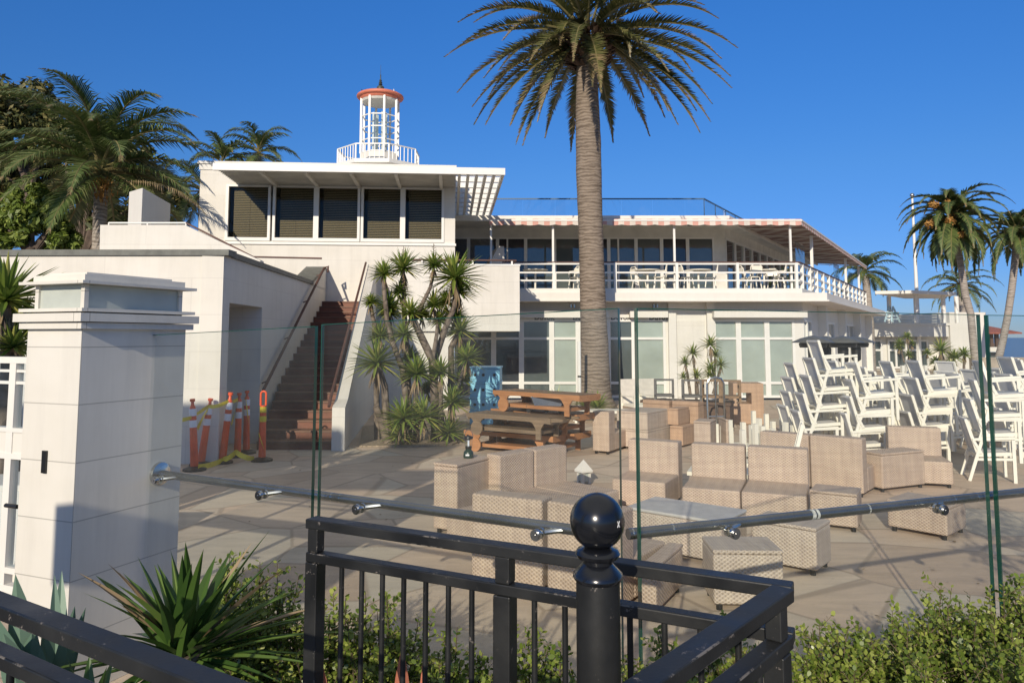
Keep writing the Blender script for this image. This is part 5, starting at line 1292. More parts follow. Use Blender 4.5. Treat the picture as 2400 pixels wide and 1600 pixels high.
chair_stack(gp(2385, 20.5), 20.5, 3, radians(-5), 'before the tan terrace wall', 0.2, 0.05)
chair_stack(gp(2225, 17.5), 17.5, 4, radians(20), 'beside the far yuccas', 0.22, 0.05)
chair_stack(gp(2120, 17.0), 17.0, 4, radians(160), 'facing left before the pavilion windows', 0.22, 0.05)
for px, D, n, rz, wh in ((2095, 13.6, 4, -2, 'between the second and third front stacks'), (2210, 13.9, 3, -2, 'behind the third front stack'), (1965, 14.0, 4, 0, 'behind the tallest stack'), (2330, 15.4, 3, 0, 'midway back, just left of the right edge'),
                         (2345, 17.2, 3, 0, 'in the third row below the leaning palm'), (2180, 15.8, 3, 0, 'in front of the far yuccas'), (2285, 16.4, 3, 2, 'behind the right glass joint, third row'), (2060, 15.6, 3, 0, 'behind the second row, left end'), (2398, 14.6, 4, -15, 'cut off by the right edge, third nearest')):
    chair_stack(gp(px, D), D, n, radians(rz), wh, 0.26, 0.06)
# low white lounge chairs by the palm
for px, D, lab in ((1492, 20.0, 'low white lounge chair beside the big palm trunk'), (1535, 20.2, 'low white lounge chair with pale back, right of the other by the palm')):
    t = thing('lounge_chair', lab, 'chair', (gp(px, D), D, 0), 'low white lounge chairs by the palm', radians(-70))
    for nm, bx in (('seat', [(-0.3, 0.4, -0.28, 0.28, 0.30, 0.36)]), ('frame', [(-0.3, 0.4, -0.32, -0.28, 0.14, 0.19), (-0.3, 0.4, 0.28, 0.32, 0.14, 0.19)]), ('leg', [(0.36, 0.4, -0.32, -0.28, 0, 0.55)]), ('leg', [(0.36, 0.4, 0.28, 0.32, 0, 0.55)]), ('leg', [(-0.34, -0.3, -0.32, -0.28, 0, 0.55)]), ('leg', [(-0.34, -0.3, 0.28, 0.32, 0, 0.55)]), ('armrest', [(-0.34, 0.42, -0.34, -0.27, 0.552, 0.58)]), ('armrest', [(-0.34, 0.42, 0.27, 0.34, 0.552, 0.58)])):
        m = MB()
        for b in bx: m.box(*b)
        o = m.build(nm, 'chairwhite', None, (0, 0, 0)); o.parent = t
    m = MB(); m.obox((-0.3, -0.27, 0.36), (-0.18, 0, 0.62), (0, 0.54, 0), (-0.04, 0, -0.01)); o = m.build('backrest', plain('cream_sling', (0.62, 0.58, 0.50), 0.7), None, (0, 0, 0)); o.parent = t
# low white table near the palm base
q = atY(1425, 968, 19.0)
t = thing('low_table', 'long low white table in front of the big palm trunk', 'table', (q.x, 19, 0))
m = MB(); m.box(-0.9, 0.9, -0.3, 0.3, 0.24, 0.30); o = m.build('top', 'chairwhite', None, (0, 0, 0)); o.parent = t
for x in (-0.85, 0.79):
    for y in (-0.28, 0.22): m = MB(); m.box(x, x + 0.06, y, y + 0.06, 0, 0.239); o = m.build('leg', 'chairwhite', None, (0, 0, 0)); o.parent = t
# white sun lounger with raised back
p = atZ(1845, 1062, 0.2)
t = thing('sling_lounger', 'white sun lounger with upright sling back behind the paired sofa', 'sun lounger', (atY(1850, 1040, 10.12).x, 10.12, 0), None, radians(160))
for nm, m, mt in (('frame', MB().box(0, 1.3, -0.3, -0.25, 0.26, 0.31).box(0, 1.3, 0.25, 0.3, 0.26, 0.31).box(1.25, 1.3, -0.249, 0.249, 0.26, 0.31), 'chairwhite'), ('seat', MB().box(0.02, 1.24, -0.248, 0.248, 0.29, 0.30), 'sling'),
                  ('back_frame', MB().bar((0, -0.27, 0.3), (-0.17, -0.24, 0.98), 0.045).bar((0, 0.27, 0.3), (-0.17, 0.24, 0.98), 0.045), 'chairwhite'), ('backrest', MB().obox((-0.005, -0.24, 0.32), (-0.16, 0, 0.64), (0, 0.48, 0), (0.01, 0, 0.003)), 'sling'),
                  ('leg', MB().bar((0.1, -0.27, 0), (0.1, -0.27, 0.26), 0.045), 'chairwhite'), ('leg', MB().bar((0.1, 0.27, 0), (0.1, 0.27, 0.26), 0.045), 'chairwhite'), ('leg', MB().bar((1.2, -0.27, 0), (1.2, -0.27, 0.26), 0.045), 'chairwhite'), ('leg', MB().bar((1.2, 0.27, 0), (1.2, 0.27, 0.26), 0.045), 'chairwhite')):
    o = m.build(nm, mt, None, (0, 0, 0)); o.parent = t
# upturned white tables
def upturned(px, py, D, s, h, lab, rz, base=None):
    q = atY(px, py, D); z0 = base if base is not None else 0.0
    t = thing('upturned_table', lab, 'table', (q.x, D, z0), 'white tables lying legs up', rz)
    m = MB(); m.box(-s, s, -s, s, 0.0, 0.05); m.box(-s + 0.06, s - 0.06, -s + 0.06, s - 0.06, 0.052, 0.09); o = m.build('top', 'chairwhite', None, (0, 0, 0)); o.parent = t
    for a in (-1, 1):
        for b in (-1, 1):
            m = MB(); x = a * (s - 0.08); y = b * (s - 0.08); m.box(x - 0.036, x + 0.036, y - 0.036, y + 0.036, 0.091, h); o = m.build('leg', 'chairwhite', None, (0, 0, 0)); o.parent = t
upturned(1752, 1030, 12.6, 0.36, 0.62, 'white table lying legs up just right of the end-on wicker blocks', 0.3)
upturned(1800, 1030, 13.3, 0.38, 0.60, 'white table lying legs up beside the leftmost chair stack', 0.25)
upturned(1728, 1010, 14.4, 0.36, 0.45, 'white table lying legs up behind the end-on wicker blocks, near the pipe stand', 0.2)
upturned(1775, 1010, 13.0, 0.40, 0.68, 'white table lying legs up between the wicker blocks and the white lounger', 0.4)
upturned(1815, 1000, 14.3, 0.36, 0.70, 'white table lying legs up at the foot of the right windows', 0.1)
upturned(2075, 900, 17.8, 0.40, 0.62, 'white table legs up on top of another, left of the far yuccas', 0.3, 0.7)
upturned(2122, 900, 19.0, 0.40, 0.66, 'tall legged white table upturned before the pavilion windows', 0.2, 0.75)
upturned(2170, 900, 16.4, 0.36, 0.45, 'white table legs up behind the third chair stack', 0.35, 0.78)
for px, D, lab, h in ((2085, 17.8, 'white square table carrying an upturned one, left of the far yuccas', 0.69), (2132, 19.0, 'white square table carrying the tall upturned one', 0.74), (2178, 16.4, 'white square table carrying an upturned one behind the third chair stack', 0.77), (2290, 21.5, 'white dining table far back at right under the leaning palm', 0.74), (2340, 23.5, 'white dining table furthest back by the tan wall', 0.74)):
    t = thing('dining_table', lab, 'table', (gp(px - 9, D), D, 0), 'white dining tables standing at the back', 0.3)
    m = MB(); m.box(-0.42, 0.42, -0.42, 0.42, h - 0.05, h - 0.003); o = m.build('top', 'chairwhite', None, (0, 0, 0)); o.parent = t
    for a in (-1, 1):
        for b in (-1, 1): m = MB(); m.box(a * 0.36 - 0.03, a * 0.36 + 0.03, b * 0.36 - 0.03, b * 0.36 + 0.03, 0, h - 0.051); o = m.build('leg', 'chairwhite', None, (0, 0, 0)); o.parent = t
# ================================================================== patio heaters
HG = 'patio heaters in a row'
for i, (px, D) in enumerate(((1905, 15.6), (1935, 16.6), (1975, 16.0), (2005, 17.2))):
    lab = ('grey hooded patio heater, leftmost of the row by the right windows', 'grey hooded patio heater second from left, partly behind its neighbours', 'grey hooded patio heater third from left above the tallest chair stack', 'grey hooded patio heater, rightmost and furthest back of the row')[i]
    hz = atY(px, 803, D).z
    t = thing('patio_heater', lab, 'patio heater', (gp(px, D), D, 0), HG)
    for nm, prof, mt in (('base', [(0.22, 0), (0.22, 0.7), (0.18, 0.76), (0.05, 0.78)], 'chairwhite'), ('pole', [(0.032, 0.781), (0.032, hz - 0.42)], 'chairwhite'), ('burner', [(0.05, hz - 0.42), (0.10, hz - 0.38), (0.11, hz - 0.12), (0.06, hz - 0.06), (0.03, hz + 0.02)], 'blackplastic'), ('hood', [(0.42, hz), (0.41, hz + 0.015), (0.25, hz + 0.09), (0.06, hz + 0.14), (0.01, hz + 0.15)], 'heater'), ('skirt', [(0.26, hz - 0.10), (0.28, hz - 0.02), (0.22, hz + 0.03)], 'blackplastic')):
        m = MB(); m.lathe(prof, (0, 0, 0), 20); o = m.build(nm, mt, None, (0, 0, 0), smooth=True); o.parent = t
# ================================================================== balcony furniture
BG = 'white bistro furniture on the balcony'
def bistro_chair(px, Y, rz, lab):
    t = thing('bistro_chair', lab, 'chair', (gp(px, Y), Y, zfl), BG, rz)
    for nm, m in (('seat', MB().lathe([(0.19, 0.43), (0.20, 0.46)], (0, 0, 0), 12)), ('backrest', MB().tube([(-0.18, -0.2, 0.46), (-0.24, -0.2, 0.78), (-0.26, -0.1, 0.88), (-0.26, 0.1, 0.88), (-0.24, 0.2, 0.78), (-0.18, 0.2, 0.46)], 0.02, 6).obox((-0.25, -0.17, 0.62), (-0.02, 0, 0.2), (0, 0.34, 0), (0.015, 0, 0))), ('armrest', MB().tube([(-0.22, -0.2, 0.66), (0.12, -0.24, 0.64), (0.17, -0.2, 0.45)], 0.018, 6)), ('armrest', MB().tube([(-0.22, 0.2, 0.66), (0.12, 0.24, 0.64), (0.17, 0.2, 0.45)], 0.018, 6)),
                  ('leg', MB().tube([(0.14, -0.15, 0.43), (0.19, -0.2, 0)], 0.018, 6)), ('leg', MB().tube([(0.14, 0.15, 0.43), (0.19, 0.2, 0)], 0.018, 6)), ('leg', MB().tube([(-0.14, -0.15, 0.43), (-0.2, -0.2, 0)], 0.018, 6)), ('leg', MB().tube([(-0.14, 0.15, 0.43), (-0.2, 0.2, 0)], 0.018, 6))):
        o = m.build(nm, 'chairwhite', None, (0, 0, 0)); o.parent = t
def bistro_table(px, Y, lab):
    t = thing('bistro_table', lab, 'table', (gp(px, Y), Y, zfl), BG)
    for nm, m in (('top', MB().lathe([(0.44, 0.71), (0.45, 0.74)], (0, 0, 0), 20)), ('column', MB().lathe([(0.035, 0.03), (0.035, 0.709)], (0, 0, 0), 8)), ('foot', MB().lathe([(0.28, 0), (0.28, 0.02), (0.06, 0.029)], (0, 0, 0), 12))):
        o = m.build(nm, 'chairwhite', None, (0, 0, 0)); o.parent = t
for px, Y, lab in ((1255, 26.2, 'white balcony table at the left end by the terrace box'), (1520, 26.3, 'white balcony table right of the big palm trunk'), (1640, 26.3, 'white balcony table under the middle awning post'), (1795, 26.4, 'white balcony table near the corner of the balcony')): bistro_table(px, Y, lab)
for px, Y, rz, lab in ((1350, 26.0, 2.6, 'white balcony chair just left of the big palm trunk'), (1365, 26.7, 1.2, 'white balcony chair half hidden by the big palm trunk'), (1500, 26.9, 0.5, 'white balcony chair left of the table beside the palm trunk'), (1548, 25.9, 2.9, 'white balcony chair right of the table beside the palm trunk'), (1572, 26.7, 3.1, 'white balcony chair next to the middle awning post, left side'), (1612, 26.0, 0.2, 'white balcony chair left of the table under the middle post'), (1668, 26.2, 2.9, 'white balcony chair right of the table under the middle post'),
                   (1752, 26.5, 0.3, 'white balcony chair left of the corner table'), (1770, 25.8, 1.7, 'white balcony chair in front of the corner table'), (1830, 26.0, 2.7, 'white balcony chair right of the corner table'), (1815, 27.2, 4.4, 'white balcony chair behind the corner table')): bistro_chair(px, Y, rz, lab)
# ================================================================== unseen walls behind the viewer, shaped to throw the shade at left
EG = thing('shadecaster', 'unseen gatehouse with open bays behind the viewer, shading the left of the terrace', 'building', (-8, -1.5, 0.5))
GY = -1.5
def gb_(u0, u1, v0, v1, th=0.25):      # u: strip of shadow across, v: ground distance of the shadow
    k = tan(SUN_EL_) / cos(radians(16)); x = lambda u: u + tan(radians(16)) * GY
    z = lambda v: k * (v - GY)
    m = MB(); m.box(x(u0), x(u1), GY - th, GY, max(0.5, z(v0)), z(v1)); return m
SUN_EL_ = radians(21.5)
gb_(-7.24, -7.0, 0.2, 10.7, 0.12).build('post', 'wall2', EG)
gb_(-7.24, -4.45, 10.7, 12.2, 0.10).build('fascia', 'wall2', EG)
gb_(-6.6, -5.3, 12.0, 15.0, 0.10).build('parapet', 'wall2', EG)
gb_(-15.0, -7.25, 0.2, 15.2).build('caster_wall', 'wall2', EG)

SG = thing('shadow_board', 'unseen added sign board on a thin pole, shading the lantern pillar', 'blocker', (-3.6, 0.0, 0.5))  # unseen board added to throw a shadow on the pillar
m = MB(); m.box(-4.02, -3.42, -0.01, 0.01, 2.52, 2.98); m.build('board', 'trim', SG)
m = MB(); m.tube([(-3.72, 0.02, 0.5), (-3.72, 0.02, 2.95)], 0.03, 8); m.build('pole', 'steel2', SG)
# ================================================================== palms, yuccas, shrubs and trees
def frond(m, base, az, el0, L, droop, ll, n, w, tip=0.85, vee=0.5, hang=0.0, rr=0.02, pw=1.3, mi=(0, 1, 2), rnd=R, start=0.12, twist=0.0):
    """Arching rachis with two rows of pointed leaflets. mi = leaf, dry tip, stalk material slots."""
    steps = 14; pts = [Vector(base)]; tans = []
    h = Vector((cos(az), sin(az), 0)); sd0 = Vector((-sin(az), cos(az), 0))
    for i in range(steps):
        f = (i + 0.5) / steps; e = el0 - droop * f ** pw
        a = az + twist * f
        d = Vector((cos(a) * cos(e), sin(a) * cos(e), sin(e))); tans.append(d); pts.append(pts[-1] + d * L / steps)
    tans.append(tans[-1])
    m.tube(pts, [rr * (1 - 0.85 * i / steps) for i in range(steps + 1)], 4, mi[2], cap=False)
    for i in range(n):
        f = start + (1 - start) * (i + 0.5) / n
        k = min(steps - 1, int(f * steps)); g = f * steps - k
        p = pts[k].lerp(pts[k + 1], g); t = tans[k].lerp(tans[min(k + 1, steps)], g).normalized()
        sd = t.cross(Vector((0, 0, 1)));
        if sd.length < 0.05: sd = sd0.copy()
        sd.normalize(); up = sd.cross(t).normalized()
        pr_ = (0.35 + 0.65 * sin(pi * min(1, (f + 0.12) / 1.05)) ** 0.8) * (1 - 0.55 * max(0, f - 0.6) / 0.4)
        for s in (-1, 1):
            if rnd.random() < 0.04: continue
            ln = ll * pr_ * rnd.uniform(0.8, 1.12)
            d = (t * (0.55 + 0.5 * f) + sd * s * (1.0 - 0.45 * f) + up * vee * rnd.uniform(0.4, 1.2)).normalized()
            e1 = p + d * ln * 0.5; d2 = (d + Vector((0, 0, -hang * rnd.uniform(0.5, 1.3)))).normalized(); e2 = e1 + d2 * ln * 0.5
            wv = t * (w * 0.5)
            mm = mi[1] if f > tip and rnd.random() < 0.7 else mi[0]
            m.add([p - wv, p + wv, e1 + wv * 0.8, e1 - wv * 0.8, e2], [(0, 1, 2, 3), (3, 2, 4)], mm)
def trunk_path(pts, rads, n, m):
    m.tube(pts, rads, n, 0)
# ---------------- the big date palm in the middle
TDp = 22.5
b0 = atY(1392, 950, TDp); top = atY(1378, 92, TDp)
PM = thing('date_palm', 'tall date palm with thick ringed trunk and drooping crown in the middle of the photo', 'palm tree', (b0.x, TDp, 0))
ys = [(1396, 958, 50), (1393, 935, 42), (1394, 900, 36.5), (1394, 830, 33), (1391, 750, 31), (1388, 650, 29.5), (1385, 560, 29), (1382, 470, 29.5), (1380, 400, 30.5), (1379, 330, 30), (1377, 260, 28.5), (1376, 190, 26), (1376, 120, 25)]
pts, rad = [], []
for px, py, hw in ys:
    p = atY(px, py, TDp); pts.append(Vector((p.x, TDp, p.z))); rad.append(hw / F_PX * TDp * 1.0)
pts[0].z = 0.0
P2, R2 = [], []
for i in range(len(pts) - 1):
    for k in range(6):
        f = k / 6; P2.append(pts[i].lerp(pts[i + 1], f)); R2.append((rad[i] * (1 - f) + rad[i + 1] * f) * (1 + R.uniform(-0.012, 0.012)))
m = MB(); m.tube(P2, R2, 22); m.build('trunk', 'ptrunk', PM, smooth=True)
cz = atY(1376, 120, TDp).z
m = MB()
for i in range(420):
    a = R.uniform(0, 2 * pi); f = R.random(); z = cz - 0.55 + f * 1.25; r = 0.34 + 0.40 * sin(pi * min(1, f * 0.85 + 0.1))
    c = Vector((top.x + r * cos(a), TDp + r * sin(a), z)); o = Vector((cos(a), sin(a), R.uniform(0.2, 0.8))).normalized(); t = Vector((-sin(a), cos(a), 0)); l = R.uniform(0.12, 0.24)
    m.add([c - t * 0.06 - o * 0.1, c + t * 0.06 - o * 0.1, c + t * 0.035 + o * l, c - t * 0.035 + o * l, c + Vector((0, 0, 0.05)) - o * 0.05, c + Vector((0, 0, 0.03)) + o * l * 0.9], [(0, 1, 2, 3), (0, 3, 5, 4), (4, 5, 2, 1)])
m.build('frond_stubs', 'boot', PM)
rp_ = random.Random(11)
def big_frond(az, el, L, dr, k=0):
    m = MB(); bz = top.z + 0.05 + 0.35 * sin(max(0, el))
    frond(m, (top.x + 0.30 * cos(az), TDp + 0.30 * sin(az), bz), az, el, L, dr, 0.48, 94, 0.058, 0.80 if rp_.random() < 0.6 else 0.55, 0.55, 0.12, 0.045, 1.25, rnd=rp_)
    m.build('frond', ['palm_leaf', 'palm_tip', 'rachis'], PM)
NF = 55
for i in range(NF):
    az = 2.39996 * i + rp_.uniform(-0.12, 0.12)
    f = i / NF
    el = radians(-28 + 92 * f + rp_.uniform(-6, 6)); L = 4.35 - 0.5 * abs(f - 0.35) + rp_.uniform(-0.35, 0.25)
    dr = radians(44 + 34 * f + rp_.uniform(-10, 10)) if f > 0.22 else radians(38 + rp_.uniform(-8, 10))
    big_frond(az, el, L, dr)
# explicit low fronds that show in the photo, hanging in front of and beside the trunk
for az, el, L, dr in ((radians(-92), -30, 2.6, 62), (radians(-60), 5, 2.4, 95), (radians(-118), 12, 2.3, 95), (radians(198), -42, 3.7, 26), (radians(-15), -38, 3.8, 30), (radians(215), -50, 3.4, 25), (radians(-38), -35, 3.7, 34), (radians(100), -45, 3.6, 30), (radians(60), -48, 3.3, 28), (radians(150), -40, 3.8, 30), (radians(180), -22, 4.3, 42), (radians(0), -20, 4.4, 40)):
    big_frond(az, radians(el), L, radians(dr))
# ---------------- date palm with orange fruit on the right
D2_ = 38.0
PB = thing('date_palm', 'date palm with hanging orange fruit clusters at right, beside the flagpole', 'palm tree', (atY(2290, 870, D2_).x, D2_, 0))
tp = [(2292, 880, 17), (2281, 800, 13), (2275, 735, 12.5), (2262, 690, 13.5), (2255, 640, 12), (2247, 590, 12), (2240, 540, 14)]
pts = [Vector((atY(a, b, D2_).x, D2_, max(0, atY(a, b, D2_).z))) for a, b, c in tp]; pts[0].z = 0
m = MB(); m.tube(pts, [0.62 * c / F_PX * D2_ for a, b, c in tp], 12); m.build('trunk', 'gtrunk', PB, smooth=True)
c2 = Vector((atY(2232, 515, D2_).x, D2_, atY(2232, 515, D2_).z))
rp_ = random.Random(5)
for i in range(56):
    az = 2.39996 * i + rp_.uniform(-0.2, 0.2); f = i / 56
    m = MB(); el = radians(-50 + 125 * f + rp_.uniform(-8, 8)); dr = radians(54 + 72 * f)
    frond(m, c2 + Vector((0, 0, 0.3 * f)), az, el, rp_.uniform(2.7, 3.3), dr, 0.58, 50, 0.11, 0.93, 0.3, 0.35, 0.05, 1.2, rnd=rp_)
    m.build('frond', ['far_leaf', 'palm_tip', 'rachis'], PB)
for px, py, r in ((2188, 480, 0.26), (2220, 478, 0.28), (2180, 525, 0.30), (2226, 518, 0.28), (2250, 550, 0.27), (2272, 543, 0.29)):
    q = atY(px, py, D2_ - 0.9); m = MB()
    for i in range(110):
        d = Vector((R.gauss(0, 1), R.gauss(0, 1), R.gauss(0, 0.8))).normalized() * r * 0.85 * R.uniform(0.3, 1.05); s = Vector((R.uniform(-1, 1), R.uniform(-1, 1), R.uniform(-1, 1))).normalized() * 0.07; s2 = d.cross(s).normalized() * 0.035
        p = Vector(q) + d; m.add([p - s - s2, p + s - s2, p + s + s2, p - s + s2], [(0, 1, 2, 3)])
    m.tube([Vector(q) + Vector((0, 0, r * 0.6)), c2 + Vector((0, -0.3, 0))], 0.02, 4)
    m.build('fruit_cluster', 'fruit', PB)
# ---------------- leaning palm at the right edge
D3_ = 44.0
PC = thing('leaning_palm', 'slender leaning palm with ringed grey trunk at the right edge', 'palm tree', (atY(2335, 890, D3_).x, D3_, 0))
tp = [(2328, 900, 15), (2338, 850, 12), (2350, 800, 11), (2362, 740, 11), (2371, 680, 11), (2378, 620, 11), (2384, 560, 12)]
pts = [Vector((atY(a, b, D3_).x, D3_, max(0, atY(a, b, D3_).z))) for a, b, c in tp]; pts[0].z = 0
m = MB(); m.tube(pts, [0.70 * c / F_PX * D3_ for a, b, c in tp], 12); m.build('trunk', 'gtrunk', PC, smooth=True)
c3 = Vector((pts[-1].x, D3_, atY(2384, 548, D3_).z)); rp_ = random.Random(8)
for i in range(38):
    az = 2.39996 * i; f = i / 38; m = MB()
    frond(m, c3 + Vector((0, 0, 0.2)), az, radians(-45 + 120 * f), rp_.uniform(2.8, 3.4), radians(52 + 72 * f), 0.58, 46, 0.11, 0.95, 0.3, 0.3, 0.05, 1.2, rnd=rp_)
    m.build('frond', ['far_leaf', 'palm_tip', 'rachis'], PC)
# ---------------- queen palms
def queen(name, label, px, py, D, L, n, base, seed, hw=9, drs=1.0, ll=0.62, nl=34, wl=0.05, mat='queen_leaf', up=1.0, group=None, hang=0.9, rot=0.0):
    c = atY(px, py, D); c = Vector((c.x, D, c.z)); rp = random.Random(seed)
    t = thing(name, label, 'palm tree', (base, D, 0), group)
    m = MB(); m.tube([(base, D, -0.0), ((base + c.x) / 2 + 0.1, D, c.z * 0.5), (c.x, D, c.z - 0.1)], [hw * 1.25 / F_PX * D, hw / F_PX * D, hw * 0.9 / F_PX * D], 12); m.build('trunk', 'gtrunk', t, smooth=True)
    for i in range(n):
        az = 2.39996 * i + rp.uniform(-0.2, 0.2) + rot; f = i / n; m = MB()
        frond(m, c + Vector((0, 0, 0.25 * f)), az, radians(-22 + 100 * f * up + rp.uniform(-8, 8)), L * rp.uniform(0.85, 1.1), radians(58 + 62 * f + rp.uniform(-12, 12)) * drs, ll, nl, wl, 0.93, 0.25, hang, 0.05 * L / 3.5, 1.35, rnd=rp)
        m.build('frond', [mat, 'palm_tip', 'rachis'], t)
    return t, c
D4_ = 21.0
QP, qc = queen('queen_palm', 'large queen palm with broad arching fronds at left, above the annex', 238, 405, D4_, 3.55, 40, atY(222, 560, D4_).x, 3, 16, 0.85, 0.95, 60, 0.06, hang=0.75)
m = MB(); q = atY(240, 415, D4_ - 0.5)
for i in range(160):
    d = Vector((R.gauss(0, 0.12), R.gauss(0, 0.12), -abs(R.gauss(0, 0.32)))); s = Vector((R.uniform(-1, 1), R.uniform(-1, 1), R.uniform(-1, 1))).normalized() * 0.05
    p = Vector(q) + d; m.add([p - s, p + s, p + Vector((0, 0, -0.12))], [(0, 1, 2)])
m.build('fruit_cluster', 'fruit', QP)
m = MB(); frond(m, qc + Vector((0.2, -0.3, -0.5)), radians(-12), radians(12), 3.6, radians(62), 0.55, 46, 0.04, 0.0, 0.1, 1.5, 0.04, 1.3, mi=(1, 1, 2)); m.build('dead_frond', ['queen_leaf', 'dead', 'rachis'], QP)
queen('queen_palm', 'small queen palm showing above the roof, nearer the lantern tower', 605, 362, 34.0, 2.2, 18, atY(605, 560, 34).x, 21, 7, 1.0, 0.6, 30, 0.07, 'far_leaf', 1.1, 'palms behind the clubhouse roof')
queen('queen_palm', 'small queen palm just above the left end of the roof', 520, 388, 33.0, 1.9, 16, atY(520, 560, 33).x, 22, 7, 1.0, 0.55, 30, 0.07, 'far_leaf', 1.1, 'palms behind the clubhouse roof')
queen('queen_palm', 'palm squeezed between the white roof housing and the clubhouse block', 472, 452, 27.0, 2.3, 18, atY(475, 560, 27).x, 23, 8, 1.0, 0.62, 32, 0.06, 'queen_leaf', 0.9)
queen('queen_palm', 'feathery queen palm behind the far end of the awning', 2028, 640, 46.0, 2.4, 22, atY(2035, 700, 46).x, 24, 9, 1.0, 0.7, 32, 0.07, 'far_leaf', 1.0)
queen('queen_palm', 'small palm behind the shade canopy at right', 2250, 672, 58.0, 3.2, 20, atY(2255, 760, 58).x, 25, 8, 1.0, 0.7, 28, 0.1, 'far_leaf', 0.85)
queen('queen_palm', 'tiny palm top showing over the balcony end at right', 2005, 742, 70.0, 1.6, 14, atY(2005, 760, 70).x, 26, 5, 1.0, 0.5, 18, 0.1, 'far_leaf', 0.7)
# ---------------- broadleaf trees at left
def tree(name, label, clumps, D, base_px, seed, mat, leaf=0.15, per=1100, group=None):
    rp = random.Random(seed); b = atY(base_px, 600, D)
    t = thing(name, label, 'tree', (b.x, D, 0), group)
    m = MB(); ctrs = []
    for px, py, rpx, dy in clumps:
        c = atY(px, py, D + dy); ctrs.append((Vector(c), rpx / F_PX * (D + dy)))
    zt_ = min(c.z for c, r in ctrs)
    fork = Vector((b.x, D, zt_ - 0.3)); m.tube([(b.x, D, 0), (b.x + 0.1, D, fork.z * 0.5), fork], [0.24, 0.2, 0.16], 10)
    for c, r in ctrs: m.tube([fork - Vector((0, 0, 0.2)), fork.lerp(c, 0.5) + Vector((rp.uniform(-.3, .3), 0, 0.2)), c], [0.13, 0.08, 0.03], 6)
    m.build('trunk', 'bark', t, smooth=True)
    m = MB()
    for c, r in ctrs:
        k = max(4, int(7 * r * r))
        subs = []
        for i in range(k + 6):
            d = Vector((rp.gauss(0, 1), rp.gauss(0, 1), rp.gauss(0, 1))).normalized() * rp.uniform(0.45, 1.0) * r; d.z *= 0.9
            subs.append((c + d, r * rp.uniform(0.18, 0.42)))
        n = int(per * (0.4 + r * r))
        for i in range(n):
            sc, sr = subs[i % len(subs)]
            d = Vector((rp.gauss(0, 1), rp.gauss(0, 1), rp.gauss(0, 1))).normalized(); p = sc + d * sr * rp.uniform(0.35, 1.05) ** 0.6
            nrm = (d + Vector((rp.uniform(-.8, .8), rp.uniform(-.8, .8), rp.uniform(-.2, 1)))).normalized(); a = nrm.orthogonal().normalized(); a = Matrix.Rotation(rp.uniform(0, 6.28), 3, nrm) @ a; bb = nrm.cross(a); s = leaf * rp.uniform(0.6, 1.25)
            m.add([p - a * s, p - bb * s * 0.42, p + a * s, p + bb * s * 0.42], [(0, 1, 2, 3)])
    m.build('crown', mat, t)
tree('evergreen_tree', 'tall dark evergreen tree at the upper left edge', [(20, 240, 80, 0), (80, 245, 70, 1), (130, 290, 60, 1), (10, 330, 85, 0), (100, 340, 80, 1), (60, 420, 95, 1), (-30, 420, 90, 0)], 27.0, 60, 31, 'tree_dark')
tree('leafy_tree', 'bright green leafy tree low at the left edge, beside the queen palm', [(50, 480, 62, 0), (105, 490, 45, 0), (20, 540, 60, 0), (100, 550, 60, 0.3), (150, 560, 40, 0.4)], 20.0, 70, 32, 'tree_green', 0.11, 2200)
tree('evergreen_tree', 'dark evergreen tree filling in behind the white roof housing', [(330, 420, 45, 1), (390, 440, 42, 1), (290, 470, 50, 0), (370, 500, 55, 0), (410, 480, 35, 0.6)], 26.0, 340, 33, 'tree_dark')
tree('evergreen_tree', 'dark thick tree behind the queen palm trunk', [(180, 470, 70, 1), (250, 520, 60, 1.5), (160, 560, 60, 1), (230, 590, 60, 1), (190, 380, 70, 2), (300, 560, 50, 2.5), (245, 345, 75, 2.5), (320, 390, 60, 2.5), (150, 330, 65, 2), (380, 450, 50, 2.5)], 25.0, 190, 34, 'tree_dark')
# ---------------- yuccas
def blade(m, p, d, L, w, sag=0.0, mi=0, fold=0.25, seg=3, rnd=R):
    """A stiff tapering sword leaf, folded along its middle."""
    d = Vector(d).normalized(); sd = d.cross(Vector((0, 0, 1)))
    if sd.length < 0.1: sd = d.cross(Vector((1, 0, 0)))
    sd.normalize()
    if rnd.random() < 0.5: sd = -sd
    pos = Vector(p); vs = []
    for i in range(seg + 1):
        f = i / seg; ww = w * (0.62 + 0.55 * f if f < 0.4 else 0.84 * (1 - ((f - 0.4) / 0.6) ** 1.6))
        up = sd.cross(d).normalized()
        if up.z < 0: up = -up
        if i == seg: vs += [pos]
        else: vs += [pos - sd * ww / 2 + up * ww * fold, pos, pos + sd * ww / 2 + up * ww * fold]
        d = (d + Vector((0, 0, -sag / seg))).normalized(); pos = pos + d * L / seg
    fs = []
    for i in range(seg - 1):
        a = i * 3; fs += [(a, a + 1, a + 4, a + 3), (a + 1, a + 2, a + 5, a + 4)]
    a = (seg - 1) * 3; fs += [(a, a + 1, a + 3), (a + 1, a + 2, a + 3)]
    m.add(vs, fs, mi)
def rosette(m, c, r, n, rnd, dead=10, low=-0.45, w=0.05):
    for i in range(n):
        z = low + (1 - low) * ((i + 0.5) / n) ** 0.85; a = 2.39996 * i + rnd.uniform(-0.2, 0.2); h = sqrt(max(0, 1 - z * z))
        blade(m, c, (h * cos(a), h * sin(a), z), r * rnd.uniform(0.8, 1.1) * (0.9 if z > 0.7 else 1), w, 0.12 + 0.2 * rnd.random(), 0, rnd=rnd)
    for i in range(dead):
        a = rnd.uniform(0, 2 * pi); blade(m, Vector(c) - Vector((0, 0, 0.05)), (0.45 * cos(a), 0.45 * sin(a), -1), r * rnd.uniform(0.5, 0.95), w * 0.7, 0.2, 1, rnd=rnd)
